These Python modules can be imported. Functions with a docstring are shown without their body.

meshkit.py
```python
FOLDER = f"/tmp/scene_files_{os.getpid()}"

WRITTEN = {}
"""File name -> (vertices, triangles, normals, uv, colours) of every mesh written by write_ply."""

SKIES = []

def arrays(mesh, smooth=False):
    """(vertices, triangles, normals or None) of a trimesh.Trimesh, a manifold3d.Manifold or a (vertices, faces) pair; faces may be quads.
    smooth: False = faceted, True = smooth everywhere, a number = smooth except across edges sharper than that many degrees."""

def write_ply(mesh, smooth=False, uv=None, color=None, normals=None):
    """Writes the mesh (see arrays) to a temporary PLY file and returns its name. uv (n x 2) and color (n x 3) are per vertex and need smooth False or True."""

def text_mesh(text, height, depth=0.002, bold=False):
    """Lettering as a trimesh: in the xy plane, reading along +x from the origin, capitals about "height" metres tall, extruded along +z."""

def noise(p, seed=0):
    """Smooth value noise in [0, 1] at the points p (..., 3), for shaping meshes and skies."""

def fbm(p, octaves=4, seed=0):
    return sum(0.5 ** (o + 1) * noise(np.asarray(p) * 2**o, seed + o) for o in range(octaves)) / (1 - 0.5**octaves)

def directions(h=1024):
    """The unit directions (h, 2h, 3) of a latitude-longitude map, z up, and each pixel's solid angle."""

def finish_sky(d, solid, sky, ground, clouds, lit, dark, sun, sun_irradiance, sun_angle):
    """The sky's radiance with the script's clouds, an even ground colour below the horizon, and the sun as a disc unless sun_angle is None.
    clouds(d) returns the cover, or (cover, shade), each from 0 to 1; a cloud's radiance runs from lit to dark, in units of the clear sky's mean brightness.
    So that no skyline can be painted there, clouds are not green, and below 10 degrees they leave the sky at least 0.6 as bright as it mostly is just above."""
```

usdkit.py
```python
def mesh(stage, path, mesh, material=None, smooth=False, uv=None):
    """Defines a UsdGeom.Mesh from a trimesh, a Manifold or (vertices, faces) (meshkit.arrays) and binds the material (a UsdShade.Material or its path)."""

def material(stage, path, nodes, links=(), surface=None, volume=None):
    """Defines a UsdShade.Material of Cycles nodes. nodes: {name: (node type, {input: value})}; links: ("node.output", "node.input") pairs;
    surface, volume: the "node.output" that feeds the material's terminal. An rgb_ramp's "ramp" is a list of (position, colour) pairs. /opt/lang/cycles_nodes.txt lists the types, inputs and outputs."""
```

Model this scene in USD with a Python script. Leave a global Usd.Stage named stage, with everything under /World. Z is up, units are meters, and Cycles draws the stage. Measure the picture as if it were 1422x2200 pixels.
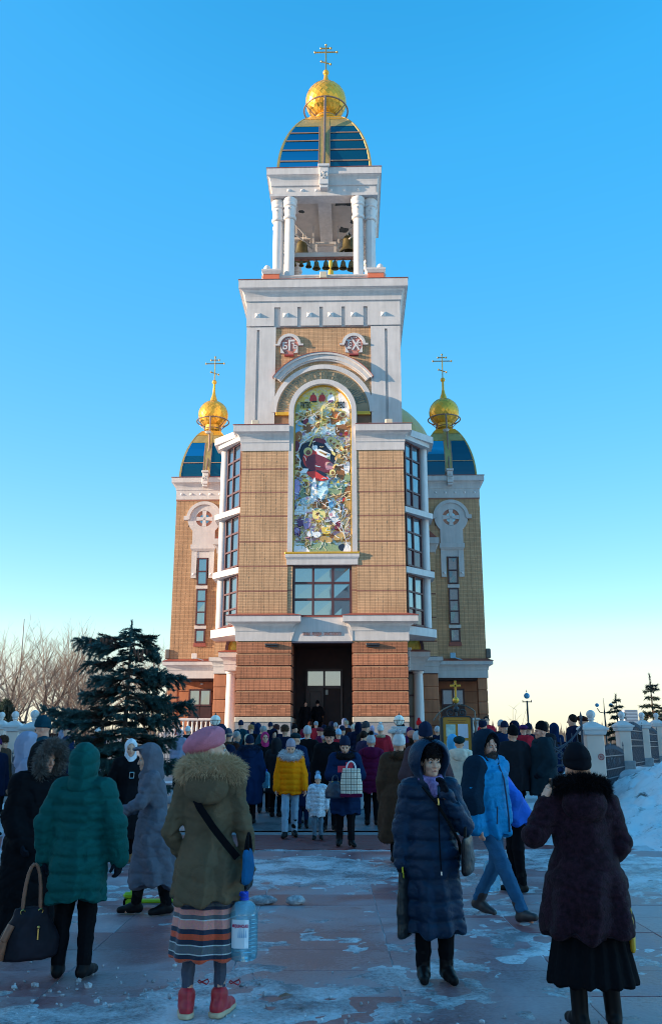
import math, random
import numpy as np, trimesh, usdkit, meshkit
import shapely.geometry as sg
from shapely import affinity
from shapely.ops import unary_union
from scipy.spatial import Voronoi
from pxr import Usd, UsdGeom, UsdLux, Gf, Sdf, UsdShade, Vt

stage = Usd.Stage.CreateInMemory()
UsdGeom.SetStageUpAxis(stage, UsdGeom.Tokens.z)
UsdGeom.SetStageMetersPerUnit(stage, 1.0)
World = UsdGeom.Xform.Define(stage, '/World').GetPrim()
stage.SetDefaultPrim(World)
UsdGeom.Scope.Define(stage, '/World/Looks')
rnd = random.Random(7)
R = np.random.default_rng(7)

# ---------------------------------------------------------------- camera
PITCH, EYE = 14.86, 1.62
cam = UsdGeom.Camera.Define(stage, '/World/camera')
cam.AddTranslateOp().Set(Gf.Vec3d(0, 0, EYE))
cam.AddRotateXOp().Set(90 + PITCH)
cam.CreateHorizontalApertureAttr(24.0)
cam.CreateVerticalApertureAttr(24.0 * 1024 / 661)
cam.CreateFocalLengthAttr(24.0 * 1884 / 1422)
cam.CreateClippingRangeAttr(Gf.Vec2f(0.1, 5000))
cam.CreateExposureAttr(1.8)

# ---------------------------------------------------------------- sky and sun
SUN_AZ, SUN_EL = math.radians(80), math.radians(13)     # azimuth from -y towards -x
to_sun = np.array([-math.cos(SUN_EL) * math.sin(SUN_AZ), -math.cos(SUN_EL) * math.cos(SUN_AZ), math.sin(SUN_EL)])
sky_mat = usdkit.material(stage, '/World/Looks/sky_look', {
    'sky': ('sky_texture', {'sky_type': 'single_scattering', 'sun_disc': False, 'sun_elevation': SUN_EL,
                            'sun_rotation': math.atan2(to_sun[0], to_sun[1]), 'altitude': 100.0, 'air_density': 1.0, 'aerosol_density': 0.6, 'ozone_density': 1.0}),
    'sep': ('separate_color', {}), 'sb': ('math', {'math_type': 'subtract'}), 'dv': ('math', {'math_type': 'divide'}),
    'mr': ('map_range', {'from_min': -0.05, 'from_max': 0.32, 'to_min': 0.0, 'to_max': 1.0, 'clamp': True}),
    'sat': ('hsv', {'hue': 0.492, 'saturation': 1.55, 'value': 0.97}),          # clear frosty air: the blue of the sky is deep, its pale rim is not
    'pale': ('hsv', {'hue': 0.5, 'saturation': 0.60, 'value': 0.86, 'fac': 1.0}),
    'mx': ('mix_color', {'use_clamp': False}),
    # the bright rim of the low sky is held back, evenly all round
    'm1': ('math', {'math_type': 'maximum'}), 'm2': ('math', {'math_type': 'maximum'}), 'm3': ('math', {'math_type': 'maximum', 'value2': 1.9}), 'm4': ('math', {'math_type': 'divide', 'value2': 1.9}), 'm5': ('math', {'math_type': 'power', 'value2': -0.74}),
    'dim': ('hsv', {'hue': 0.5, 'saturation': 1.0, 'fac': 1.0}),
    'bg': ('background_shader', {'strength': 0.15})},
    [('sky.color', 'sep.color'), ('sep.b', 'sb.value1'), ('sep.r', 'sb.value2'), ('sb.value', 'dv.value1'), ('sep.b', 'dv.value2'), ('dv.value', 'mr.value'), ('sky.color', 'sat.color'), ('sky.color', 'pale.color'),
     ('mr.result', 'mx.fac'), ('pale.color', 'mx.a'), ('sat.color', 'mx.b'), ('sep.r', 'm1.value1'), ('sep.g', 'm1.value2'), ('m1.value', 'm2.value1'), ('sep.b', 'm2.value2'), ('m2.value', 'm3.value1'), ('m3.value', 'm4.value1'), ('m4.value', 'm5.value1'), ('m5.value', 'dim.value'), ('mx.result', 'dim.color'), ('dim.color', 'bg.color')], surface='bg.background')
dome = UsdLux.DomeLight.Define(stage, '/World/sky')
UsdShade.MaterialBindingAPI.Apply(dome.GetPrim()).Bind(sky_mat)
dome.GetPrim().SetCustomDataByKey('kind', 'structure')
sun = UsdLux.DistantLight.Define(stage, '/World/sun')
sun.CreateNormalizeAttr(True)
sun.CreateIntensityAttr(0.75)
sun.CreateAngleAttr(0.5)
sun.CreateColorAttr(Gf.Vec3f(1.0, 0.80, 0.58))
zax = Gf.Vec3d(*map(float, to_sun))
sun.AddTransformOp().Set(Gf.Matrix4d(Gf.Rotation(Gf.Vec3d(0, 0, 1), zax), Gf.Vec3d(0, 0, 0)))

# ---------------------------------------------------------------- helpers
used = {}
def path_for(name, parent='/World'):
    key = (parent, name)
    n = used.get(key, 0)
    used[key] = n + 1
    return f'{parent}/{name}' if n == 0 else f'{parent}/{name}_{n:03d}'

def tag(prim, label=None, cat=None, group=None, kind=None):
    for k, v in (('label', label), ('category', cat), ('group', group), ('kind', kind)):
        if v:
            prim.SetCustomDataByKey(k, v)
    return prim

def thing(name, label, cat, loc=(0, 0, 0), rz=0.0, group=None, s=None):
    p = path_for(name)
    x = UsdGeom.Xform.Define(stage, p)
    x.AddTranslateOp().Set(Gf.Vec3d(*map(float, loc)))
    x.AddRotateZOp().Set(float(rz))
    if s:
        x.AddScaleOp().Set(Gf.Vec3f(s, s, s))
    tag(x.GetPrim(), label, cat, group)
    return p

def copy_of(src, name, label, cat, loc, rz=0.0, group=None, s=None):
    p = thing(name, label, cat, loc, rz, group, s)
    pr = stage.GetPrimAtPath(p)
    pr.GetReferences().AddInternalReference(Sdf.Path(src))
    pr.SetInstanceable(True)
    return p

def proto(name):
    p = f'/World/{name}'
    stage.CreateClassPrim(p)
    return p

looks = {}
def M(name, col, rough=0.6, metal=0.0, var=0.12, scale=6.0, bump=0.0, bscale=40.0, spec=0.5, island=0.0, sheen=0.0, coat=0.0, trans=0.0, ior=1.5, detail=4.0, hue2=None, streak=0.0):
    """a procedural surface: base colour broken up by noise, optional random tone per island or object, optional bump"""
    if name in looks:
        return looks[name]
    c = np.array(col, float)
    c2 = np.clip(c * (1 + var), 0, 1) if hue2 is None else np.array(hue2, float)
    nodes = {'g': ('geometry', {}), 'n': ('noise_texture', {'scale': scale, 'detail': detail, 'roughness': 0.6}),
             'r': ('rgb_ramp', {'ramp': [(0.3, tuple(c * (1 - var) if hue2 is None else c)), (0.7, tuple(c2))]}),
             'p': ('principled_bsdf', {'roughness': rough, 'metallic': metal, 'specular_ior_level': spec, 'ior': ior,
                                       'sheen_weight': sheen, 'coat_weight': coat, 'transmission_weight': trans})}
    links = [('g.position', 'n.vector'), ('n.fac', 'r.fac')]
    out = 'r.color'
    if streak:                                                    # rain streaks and grime: noise drawn out downwards
        nodes['sv'] = ('vector_math', {'math_type': 'multiply', 'vector2': (5.0, 5.0, 0.45)})
        nodes['sn'] = ('noise_texture', {'scale': 1.0, 'detail': 6.0, 'roughness': 0.65})
        nodes['sr'] = ('map_range', {'from_min': 0.35, 'from_max': 0.65, 'to_min': 1 - streak, 'to_max': 1.0, 'clamp': True})
        nodes['sc'] = ('hsv', {'hue': 0.5, 'saturation': 1.0, 'fac': 1.0})
        links += [('g.position', 'sv.vector1'), ('sv.vector', 'sn.vector'), ('sn.fac', 'sr.value'), ('sr.result', 'sc.value'), (out, 'sc.color')]
        out = 'sc.color'
    if island:
        nodes['o'] = ('object_info', {})
        nodes['a'] = ('math', {'math_type': 'add'})
        nodes['fr'] = ('math', {'math_type': 'fraction'})
        nodes['mr'] = ('map_range', {'from_min': 0.0, 'from_max': 1.0, 'to_min': 1 - island, 'to_max': 1 + island})
        nodes['h'] = ('hsv', {'hue': 0.5, 'saturation': 1.0, 'fac': 1.0})
        links += [('g.random_per_island', 'a.value1'), ('o.random', 'a.value2'), ('a.value', 'fr.value1'), ('fr.value', 'mr.value'), ('mr.result', 'h.value'), (out, 'h.color')]
        out = 'h.color'
    links.append((out, 'p.base_color'))
    if bump:
        nodes['bn'] = ('noise_texture', {'scale': bscale, 'detail': 5.0, 'roughness': 0.65})
        nodes['b'] = ('bump', {'strength': min(1.0, bump), 'distance': 0.02})
        links += [('g.position', 'bn.vector'), ('bn.fac', 'b.height'), ('b.normal', 'p.normal')]
    looks[name] = usdkit.material(stage, '/World/Looks/' + name, nodes, links, surface='p.BSDF')
    return looks[name]

class B:
    """collects simple solids into one mesh"""
    def __init__(s, T=None):
        s.v, s.f, s.n, s.T = [], [], 0, T
    def add(s, v, f):
        v = np.asarray(v, float).reshape(-1, 3)
        f = np.asarray(f, int)
        if f.shape[1] == 4:
            f = np.vstack([f[:, [0, 1, 2]], f[:, [0, 2, 3]]])
        if s.T is not None:
            v = v @ s.T[:3, :3].T + s.T[:3, 3]
        s.v.append(v); s.f.append(f + s.n); s.n += len(v)
        return s
    def tm(s, m):
        return s.add(m.vertices, m.faces)
    def box(s, x0, x1, y0, y1, z0, z1):
        v = [(x, y, z) for z in (z0, z1) for y in (y0, y1) for x in (x0, x1)]
        return s.add(v, [(0, 2, 3, 1), (4, 5, 7, 6), (0, 1, 5, 4), (2, 6, 7, 3), (0, 4, 6, 2), (1, 3, 7, 5)])
    def bev(s, x0, x1, y0, y1, z0, z1, b=0.01):
        v = []
        for sx, sy, sz in np.ndindex(2, 2, 2):
            x, y, z = (x0, x1)[sx], (y0, y1)[sy], (z0, z1)[sz]
            dx, dy, dz = b * (1 - 2 * sx), b * (1 - 2 * sy), b * (1 - 2 * sz)
            v += [(x + dx, y + dy, z), (x + dx, y, z + dz), (x, y + dy, z + dz)]
        return s.tm(trimesh.convex.convex_hull(np.array(v)))
    def cyl(s, p0, p1, r0, r1=None, n=10, cap=True):
        p0, p1 = np.array(p0, float), np.array(p1, float)
        r1 = r0 if r1 is None else r1
        d = p1 - p0; d /= max(np.linalg.norm(d), 1e-9)
        a = np.cross(d, (0, 0, 1.0) if abs(d[2]) < 0.9 else (1.0, 0, 0)); a /= np.linalg.norm(a)
        b = np.cross(d, a)
        t = np.arange(n) / n * 2 * np.pi
        ring = np.cos(t)[:, None] * a + np.sin(t)[:, None] * b
        v = np.vstack([p0 + ring * r0, p1 + ring * r1])
        i = np.arange(n); j = (i + 1) % n
        f = [np.stack([i, i + n, j + n], 1), np.stack([i, j + n, j], 1)]
        if cap:
            v = np.vstack([v, p0, p1])
            f += [np.stack([i, j, np.full(n, 2 * n)], 1), np.stack([j + n, i + n, np.full(n, 2 * n + 1)], 1)]
        return s.add(v, np.vstack(f))
    def tube(s, pts, r, n=6):
        r = np.broadcast_to(r, len(pts))
        for k in range(len(pts) - 1):
            s.cyl(pts[k], pts[k + 1], r[k], r[k + 1], n)
        return s
    def rev(s, prof, c=(0, 0), n=20, a0=0.0, a1=2 * np.pi):
        prof = np.array(prof, float)
        m = len(prof); full = abs(a1 - a0 - 2 * np.pi) < 1e-6
        t = np.linspace(a0, a1, n + 1)
        v = np.array([(c[0] + r * np.cos(q), c[1] + r * np.sin(q), z) for q in t for r, z in prof])
        f = []
        for i in range(n):
            for k in range(m - 1):
                a, b = i * m + k, (i + 1) * m + k
                f.append((a, b, b + 1, a + 1))
        return s.add(v, f)
    def sph(s, c, r, sub=2, sc=(1, 1, 1)):
        m = trimesh.creation.icosphere(sub, 1.0)
        return s.add(m.vertices * np.array(sc) * r + np.array(c), m.faces)
    def ext(s, poly, y0, y1):
        """polygon in (x, z), solid between y0 (front) and y1"""
        for g in getattr(poly, 'geoms', [poly]):
            if g.geom_type != 'Polygon' or g.area < 1e-7:
                continue
            m = trimesh.creation.extrude_polygon(g, 1.0, engine='earcut')
            v = m.vertices
            s.add(np.stack([v[:, 0], y1 + (y0 - y1) * v[:, 2], v[:, 1]], 1), m.faces)
        return s
    def prism(s, poly, z0, z1):
        m = trimesh.creation.extrude_polygon(sg.Polygon(poly) if not hasattr(poly, 'area') else poly, z1 - z0, engine='earcut')
        return s.add(m.vertices + [0, 0, z0], m.faces)
    def sweep(s, pts, prof):
        """moulding: closed profile (outwards, z) along a plan path whose outside lies to its right, mitred"""
        pts = np.array(pts, float); n = len(pts)
        d = np.diff(pts, axis=0); d /= np.linalg.norm(d, axis=1, keepdims=True)
        nr = np.stack([d[:, 1], -d[:, 0]], 1)
        m = np.zeros((n, 2)); m[0], m[-1] = nr[0], nr[-1]
        for k in range(1, n - 1):
            b = nr[k - 1] + nr[k]; m[k] = b / (b @ nr[k])
        P = np.array(prof, float); q = len(P)
        v = np.array([(*(pts[k] + m[k] * o), z) for k in range(n) for o, z in P])
        f = []
        for k in range(n - 1):
            for i in range(q):
                j = (i + 1) % q
                f.append((k * q + i, k * q + j, (k + 1) * q + j, (k + 1) * q + i))
        s.add(v, f)
        pv, pf = trimesh.creation.triangulate_polygon(sg.Polygon(P), engine='earcut')
        for k in (0, n - 1):
            s.add([(*(pts[k] + m[k] * o), z) for o, z in pv], pf)
        return s
    def arr(s):
        return np.vstack(s.v), np.vstack(s.f)

def part(name, b, mat, parent='/World', smooth=False, label=None, kind=None, cat=None, group=None):
    p = path_for(name, parent)
    v, f = b.arr() if isinstance(b, B) else b
    m = usdkit.mesh(stage, p, (v, f), mat, smooth=smooth)
    m.CreateDoubleSidedAttr(True)
    tag(m.GetPrim(), label, cat, group, kind)
    return p

def at(px, py, Y):
    """the point at distance Y along the ground that the photograph shows at pixel (px, py)"""
    c, s_ = math.cos(math.radians(PITCH)), math.sin(math.radians(PITCH))
    u, v = (px - 711) / 1884, (1100 - py) / 1884
    t = Y / (c - v * s_)
    return np.array([u * t, Y, EYE + t * (s_ + v * c)])

def sstep(x, a, b):
    t = np.clip((x - a) / (b - a), 0, 1)
    return t * t * (3 - 2 * t)

def ground_z(x, y):
    """height of the ground: level square, a gentle rise to the church, a snowy lawn rising on the right"""
    x, y = np.asarray(x, float), np.asarray(y, float)
    z = 0.055 * np.clip(y - 17.2, 0, 17)
    k = np.clip((y - 14.5) / 6.5, 0, 1)
    return np.maximum(z, k * (0.42 * sstep(x, 2.4, 4.2) + 0.58 * sstep(x, 5.4, 7.4)))

def circle(x, z, r, n=32):
    return sg.Point(x, z).buffer(r, quad_segs=n // 4)

def rect(x0, x1, z0, z1):
    return sg.box(min(x0, x1), min(z0, z1), max(x0, x1), max(z0, z1))

def sector(cx, cz, r0, r1, a0, a1, n=40):
    t = np.radians(np.linspace(a0, a1, n))
    o = [(cx + r1 * math.sin(q), cz + r1 * math.cos(q)) for q in t]
    i = [(cx + r0 * math.sin(q), cz + r0 * math.cos(q)) for q in t[::-1]]
    return sg.Polygon(o + i)

# ---------------------------------------------------------------- materials
WHITE = M('white_render', (0.60, 0.555, 0.535), 0.8, var=0.08, scale=1.1, bump=0.15, bscale=25, streak=0.14)
WHITE2 = M('white_paint', (0.62, 0.58, 0.565), 0.6, var=0.06, scale=2, streak=0.10)
YBRICK = M('yellow_brick', (0.64, 0.375, 0.205), 0.85, var=0.13, scale=0.8, island=0.22, streak=0.2)
RBRICK = M('red_brick', (0.47, 0.185, 0.095), 0.85, var=0.14, scale=1.1, island=0.2, streak=0.2)
BANDB = M('band_brick', (0.30, 0.13, 0.085), 0.8, var=0.1, scale=9, island=0.12)
MORTAR = M('dark_mortar', (0.20, 0.115, 0.07), 0.9, var=0.1)
RMORTAR = M('red_mortar', (0.24, 0.095, 0.06), 0.9, var=0.1)
FLASH = M('red_metal_roofing', (0.30, 0.075, 0.05), 0.45, var=0.12, scale=3)
ORANGE = M('orange_plaster', (0.62, 0.16, 0.08), 0.7, var=0.06)
FRAME = M('maroon_frame', (0.085, 0.028, 0.03), 0.4, var=0.1)
GOLD = M('gold_leaf', (0.82, 0.42, 0.045), 0.26, metal=0.5, var=0.10, scale=2.5, bump=0.06, bscale=9, island=0.05)
GOLDB = M('gold_band', (0.74, 0.38, 0.045), 0.34, metal=0.5, var=0.08, scale=4)
BRASSRIB = M('brass_rib', (0.46, 0.32, 0.11), 0.4, metal=0.4, var=0.15, scale=3)
PIPE = M('bronze_pipe', (0.23, 0.15, 0.115), 0.4, metal=0.5, var=0.1)
CROSSM = M('cross_metal', (0.42, 0.30, 0.13), 0.35, metal=0.9, var=0.15)
BRONZE = M('bell_bronze', (0.15, 0.12, 0.055), 0.45, metal=0.7, var=0.25, scale=5)
DARKM = M('dark_iron', (0.035, 0.040, 0.048), 0.5, metal=0.3, var=0.15)
BELFI = M('belfry_plaster', (0.52, 0.46, 0.42), 0.8, var=0.12, scale=1.5)
PEEL = M('dark_peeling', (0.05, 0.06, 0.065), 0.9, var=0.3)
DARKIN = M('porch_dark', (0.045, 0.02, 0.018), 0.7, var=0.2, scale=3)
DOORW = M('door_wood', (0.06, 0.02, 0.018), 0.4, var=0.2, scale=3)
STONE = M('pale_stone', (0.50, 0.42, 0.33), 0.8, var=0.1, scale=4, bump=0.1)
GRANITE = M('grey_granite', (0.24, 0.245, 0.26), 0.7, var=0.15, scale=12)
CREAM = M('cream_pillar', (0.72, 0.53, 0.44), 0.75, var=0.08, scale=2, bump=0.1)
SNOW = M('snow', (0.72, 0.76, 0.80), 0.75, var=0.10, scale=3, bump=0.5, bscale=7)
GLOBE = M('milk_glass', (0.80, 0.77, 0.68), 0.3, var=0.03)

def glass(name, tint, refl, f0=0.45, rough=0.02):
    """window pane: a mirror-like coating over a dark room"""
    looks[name] = usdkit.material(stage, '/World/Looks/' + name, {
        'g': ('geometry', {}), 'n': ('noise_texture', {'scale': 0.8, 'detail': 2.0}),
        'b': ('bump', {'strength': 0.05, 'distance': 0.05}),
        'd': ('principled_bsdf', {'base_color': tint, 'roughness': 0.15}),
        's': ('glossy_bsdf', {'color': refl, 'roughness': rough}),
        'fr': ('layer_weight', {'blend': f0}), 'mx': ('mix_closure', {})},
        [('g.position', 'n.vector'), ('n.fac', 'b.height'), ('b.normal', 's.normal'), ('fr.fresnel', 'mx.fac'), ('d.BSDF', 'mx.closure1'), ('s.BSDF', 'mx.closure2')], surface='mx.closure')
    return looks[name]
GLASS = glass('window_pane', (0.02, 0.03, 0.04), (0.85, 0.9, 0.95), 0.75)
BLUEGL = glass('blue_dome_glass', (0.002, 0.045, 0.085), (0.10, 0.36, 0.48), 0.42)
# ================================================================ THE CHURCH
CX, CY, CROT = -0.43, 42.0, -1.5
church = thing('church', 'tall yellow and red brick church with white trim, gilded domes and a tall mosaic niche', 'church', (CX, CY, 0), CROT)

def columns(w, seed):
    """widths of the brick columns across a wall (continuous upright joints)"""
    r = random.Random(seed); out = []; s = 0.0
    while s < w - 0.06:
        c = r.choice([0.25, 0.25, 0.25, 0.125])
        if w - s - c < 0.1:
            c = w - s
        out.append((s, min(s + c, w))); s += c
    return out

def brick_list(o, d, w, z0, z1, seed=0, holes=(), bands=(), course=0.0765, joint=0.011, deep=0.016):
    """bricks of a wall from point o along direction d, outside to the right: (8 corners) and whether in a red band"""
    d = np.array(d, float); d /= np.linalg.norm(d); nrm = np.array([d[1], -d[0]])
    r = random.Random(seed); res = []; n = int(round((z1 - z0) / course)); c = (z1 - z0) / n
    cols = columns(w, seed)
    for i in range(n):
        a, b = z0 + i * c + joint / 2, z0 + (i + 1) * c - joint / 2
        red = any(a <= t < a + c for t in bands)
        for s0, s1 in cols:
            s0, s1 = s0 + joint / 2, s1 - joint / 2
            if holes and any(h.contains(sg.Point((s0 + s1) / 2, (a + b) / 2)) for h in holes):
                continue
            e = deep + r.uniform(-0.004, 0.004) + (0.004 if red else 0)
            p = []
            for t in (0.0, e):
                for s, z in ((s0, a), (s1, a), (s1, b), (s0, b)):
                    q = np.array(o) + d * s + nrm * t
                    p.append((q[0], q[1], z))
            res.append((p, red))
    return res
BF = np.array([(4, 5, 6, 7), (0, 1, 5, 4), (1, 2, 6, 5), (2, 3, 7, 6), (3, 0, 4, 7)])

def brick_wall(parent, o, d, w, z0, z1, mat, seed=0, holes=(), bands=(), name='brick_courses', single=0):
    L = brick_list(o, d, w, z0, z1, seed, holes, bands)
    a, b = B(), B()
    for k, (p, red) in enumerate(L):
        if k < single and not red:
            part('brick', B().add(p, BF), mat, parent)
        else:
            (b if red else a).add(p, BF)
    if a.n: part(name, a, mat, parent, kind='stuff')
    if b.n: part('red_band_course', b, BANDB, parent, kind='stuff')

# profile of the white cornices: cove under a fascia; (out, z) from z0, total height h, projection p
def cornice_prof(z0, h, p, frieze=0.0):
    q = [(0.0, z0), (0.04, z0), (0.04, z0 + frieze)] if frieze else [(0.0, z0), (0.04, z0)]
    zz, hc = z0 + frieze, (h - frieze) * 0.55
    q.append((0.07, zz + 0.02)); q.append((0.07, zz + 0.08))
    for t in np.linspace(0, 1, 6):
        q.append((0.07 + (p - 0.15) * (1 - math.cos(t * math.pi / 2)), zz + 0.08 + (hc - 0.08) * math.sin(t * math.pi / 2)))
    q += [(p - 0.04, zz + hc + 0.03), (p, zz + hc + 0.03), (p, z0 + h), (0.0, z0 + h)]
    return q
def flash_prof(z, p, rise=0.14):
    return [(0.0, z + 0.002), (p + 0.03, z + 0.002), (p + 0.03, z + 0.03), (0.0, z + rise)]

# ---- podium, steps (the church stands 1.9 m above the square)
b = B()
b.box(-10.2, 10.2, -1.0, 40, 0, 1.9)
for k in range(10):
    b.box(-5.4, 5.4, -1.0 - 0.36 * (10 - k), -1.0 - 0.36 * (9 - k), 0.0, 0.55 + 0.135 * k)
part('podium_with_steps', b, GRANITE, church)

# ---- red brick base piers with grooves
for sgn in (-1, 1):
    x0, x1 = (-4.07, -1.45) if sgn < 0 else (1.45, 4.07)
    core = B().box(x0 + 0.07, x1 - 0.07, 0.07, 3.4, 1.9, 6.38)
    pier = part('base_pier', core, RMORTAR, church)
    part('plinth_course', B().bev(x0 - 0.02, x1 + 0.02, -0.03, 3.4, 2.62, 2.86, 0.02), STONE, pier)
    part('plinth_skirt', B().box(x0 + 0.01, x1 - 0.01, 0.015, 3.4, 1.9, 2.62), GRANITE, pier)
    h = (6.38 - 2.86) / 6
    for k in range(6):
        z = 2.86 + k * h
        slab = B().box(x0, x1, 0.02, 3.4, z + 0.05, z + h - 0.03)
        slab.ext(sg.Polygon([(x0, z + h - 0.03), (x1, z + h - 0.03), (x1 - 0.06, z + h + 0.025), (x0 + 0.06, z + h + 0.025)]), 0.06, 3.4)
        cb = part('pier_block', slab, RMORTAR, pier)
        brick_wall(pier, (x0, 0.02), (1, 0), x1 - x0, z + 0.05, z + h - 0.03, RBRICK, 5 + k * 2 + sgn, single=150 if k == 0 else 0)
        # return faces towards the porch and the outside
        if sgn < 0:
            brick_wall(pier, (x1, 0.02), (0, 1), 1.2, z + 0.05, z + h - 0.03, RBRICK, 40 + k)
            brick_wall(pier, (x0, 3.4), (0, -1), 3.38, z + 0.05, z + h - 0.03, RBRICK, 60 + k)
        else:
            brick_wall(pier, (x0, 1.22), (0, -1), 1.2, z + 0.05, z + h - 0.03, RBRICK, 40 + k)
            brick_wall(pier, (x1, 0.02), (0, 1), 3.38, z + 0.05, z + h - 0.03, RBRICK, 60 + k)
        part('ledge_course', B().box(x0 + 0.03, x1 - 0.03, 0.0, 0.1, z + h - 0.028, z + h - 0.002), YBRICK, pier)
    part('wall_light', B().bev((x0 + x1) / 2 - 0.32 - 0.35 * sgn, (x0 + x1) / 2 + 0.32 - 0.35 * sgn, -0.16, 0.0, 6.17, 6.27, 0.015).box((x0 + x1) / 2 - 0.3 - 0.35 * sgn, (x0 + x1) / 2 + 0.3 - 0.35 * sgn, -0.1, 0, 6.10, 6.15), DARKM, church)

# ---- porch: deep, dark, with the entrance door
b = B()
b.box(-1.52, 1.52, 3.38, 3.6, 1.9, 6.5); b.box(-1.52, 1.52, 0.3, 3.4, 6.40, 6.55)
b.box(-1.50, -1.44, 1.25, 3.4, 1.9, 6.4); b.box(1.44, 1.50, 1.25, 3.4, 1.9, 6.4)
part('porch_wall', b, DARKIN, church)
d = B()
for x0, x1 in ((-0.93, -0.83), (0.83, 0.93), (-0.05, 0.05)):
    d.box(x0, x1, 3.22, 3.40, 1.9 if abs(x0) > .5 else 4.4, 5.25)
d.box(-0.93, 0.93, 3.22, 3.40, 5.22, 5.34); d.box(-0.828, -0.052, 3.225, 3.395, 4.36, 4.5); d.box(0.052, 0.828, 3.225, 3.395, 4.36, 4.5)
door = part('entrance_door', d, DOORW, church)
part('transom_pane', B().box(-0.83, -0.05, 3.28, 3.30, 4.5, 5.22), GLASS, door)
part('transom_pane', B().box(0.05, 0.83, 3.28, 3.30, 4.5, 5.22), GLASS, door)
lf = B().box(-0.82, -0.03, 3.26, 3.33, 1.9, 4.36)
for z0, z1 in ((2.1, 2.9), (3.05, 4.2)):
    lf.bev(-0.72, -0.13, 3.235, 3.27, z0, z1, 0.02)
part('door_leaf', lf, DOORW, door)
part('door_leaf', B().box(0.02, 0.82, 3.34, 3.38, 1.9, 4.36), DARKIN, door)
part('door_handle', B().cyl((-0.08, 3.2, 2.7), (-0.08, 3.2, 3.4), 0.016).cyl((-0.08, 3.2, 2.75), (-0.08, 3.27, 2.75), 0.012).cyl((-0.08, 3.2, 3.35), (-0.08, 3.27, 3.35), 0.012), CROSSM, door)
part('door_notice', B().box(0.06, 0.19, 3.315, 3.32, 4.05, 4.3), M('pale_card', (0.6, 0.58, 0.5), 0.7), door)

# ---- lintel with lettering and the two white cornices over the piers
b = B().box(-1.47, 1.47, 0.0, 0.6, 6.38, 7.54)
b.ext(sg.Polygon([(-1.47, 6.38), (-1.47, 7.54), (-1.16, 7.54), (-1.22, 7.1)]), -0.06, 0.0)
b.ext(sg.Polygon([(1.47, 6.38), (1.47, 7.54), (1.16, 7.54), (1.22, 7.1)]), -0.06, 0.0)
lintel = part('lintel', b, WHITE, church)
tm_ = meshkit.text_mesh('ХРАМ   РІЗДВА   ХРИСТОВОГО', 0.155, 0.03)
w = tm_.bounds[1][0] - tm_.bounds[0][0]
v = np.array(tm_.vertices); v = np.stack([(v[:, 0] - w / 2) * (1.84 / w), -v[:, 2] - 0.001, v[:, 1] + 6.66], 1)
part('inscription_letters', (v, np.array(tm_.faces)), M('pink_letter', (0.36, 0.16, 0.12), 0.6), lintel)
part('iron_lintel', B().box(-1.44, 1.44, -0.02, 0.35, 6.30, 6.378), M('dark_blue_steel', (0.05, 0.05, 0.08), 0.5), lintel)
for sgn in (-1, 1):
    pts = [(-4.11, 3.0), (-4.11, 0.0), (-1.46, 0.0), (-1.46, 0.35)] if sgn < 0 else [(1.46, 0.35), (1.46, 0.0), (4.11, 0.0), (4.11, 3.0)]
    c = part('pier_cornice', B().sweep(pts, cornice_prof(6.40, 1.16, 0.46, 0.46)).box(min(pts[0][0], pts[-1][0]), max(pts[0][0], pts[-1][0]), 0.0, 3, 6.40, 7.55), WHITE, church)
    part('cornice_flashing', B().sweep(pts, flash_prof(7.56, 0.46, 0.17)), FLASH, c)

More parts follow.
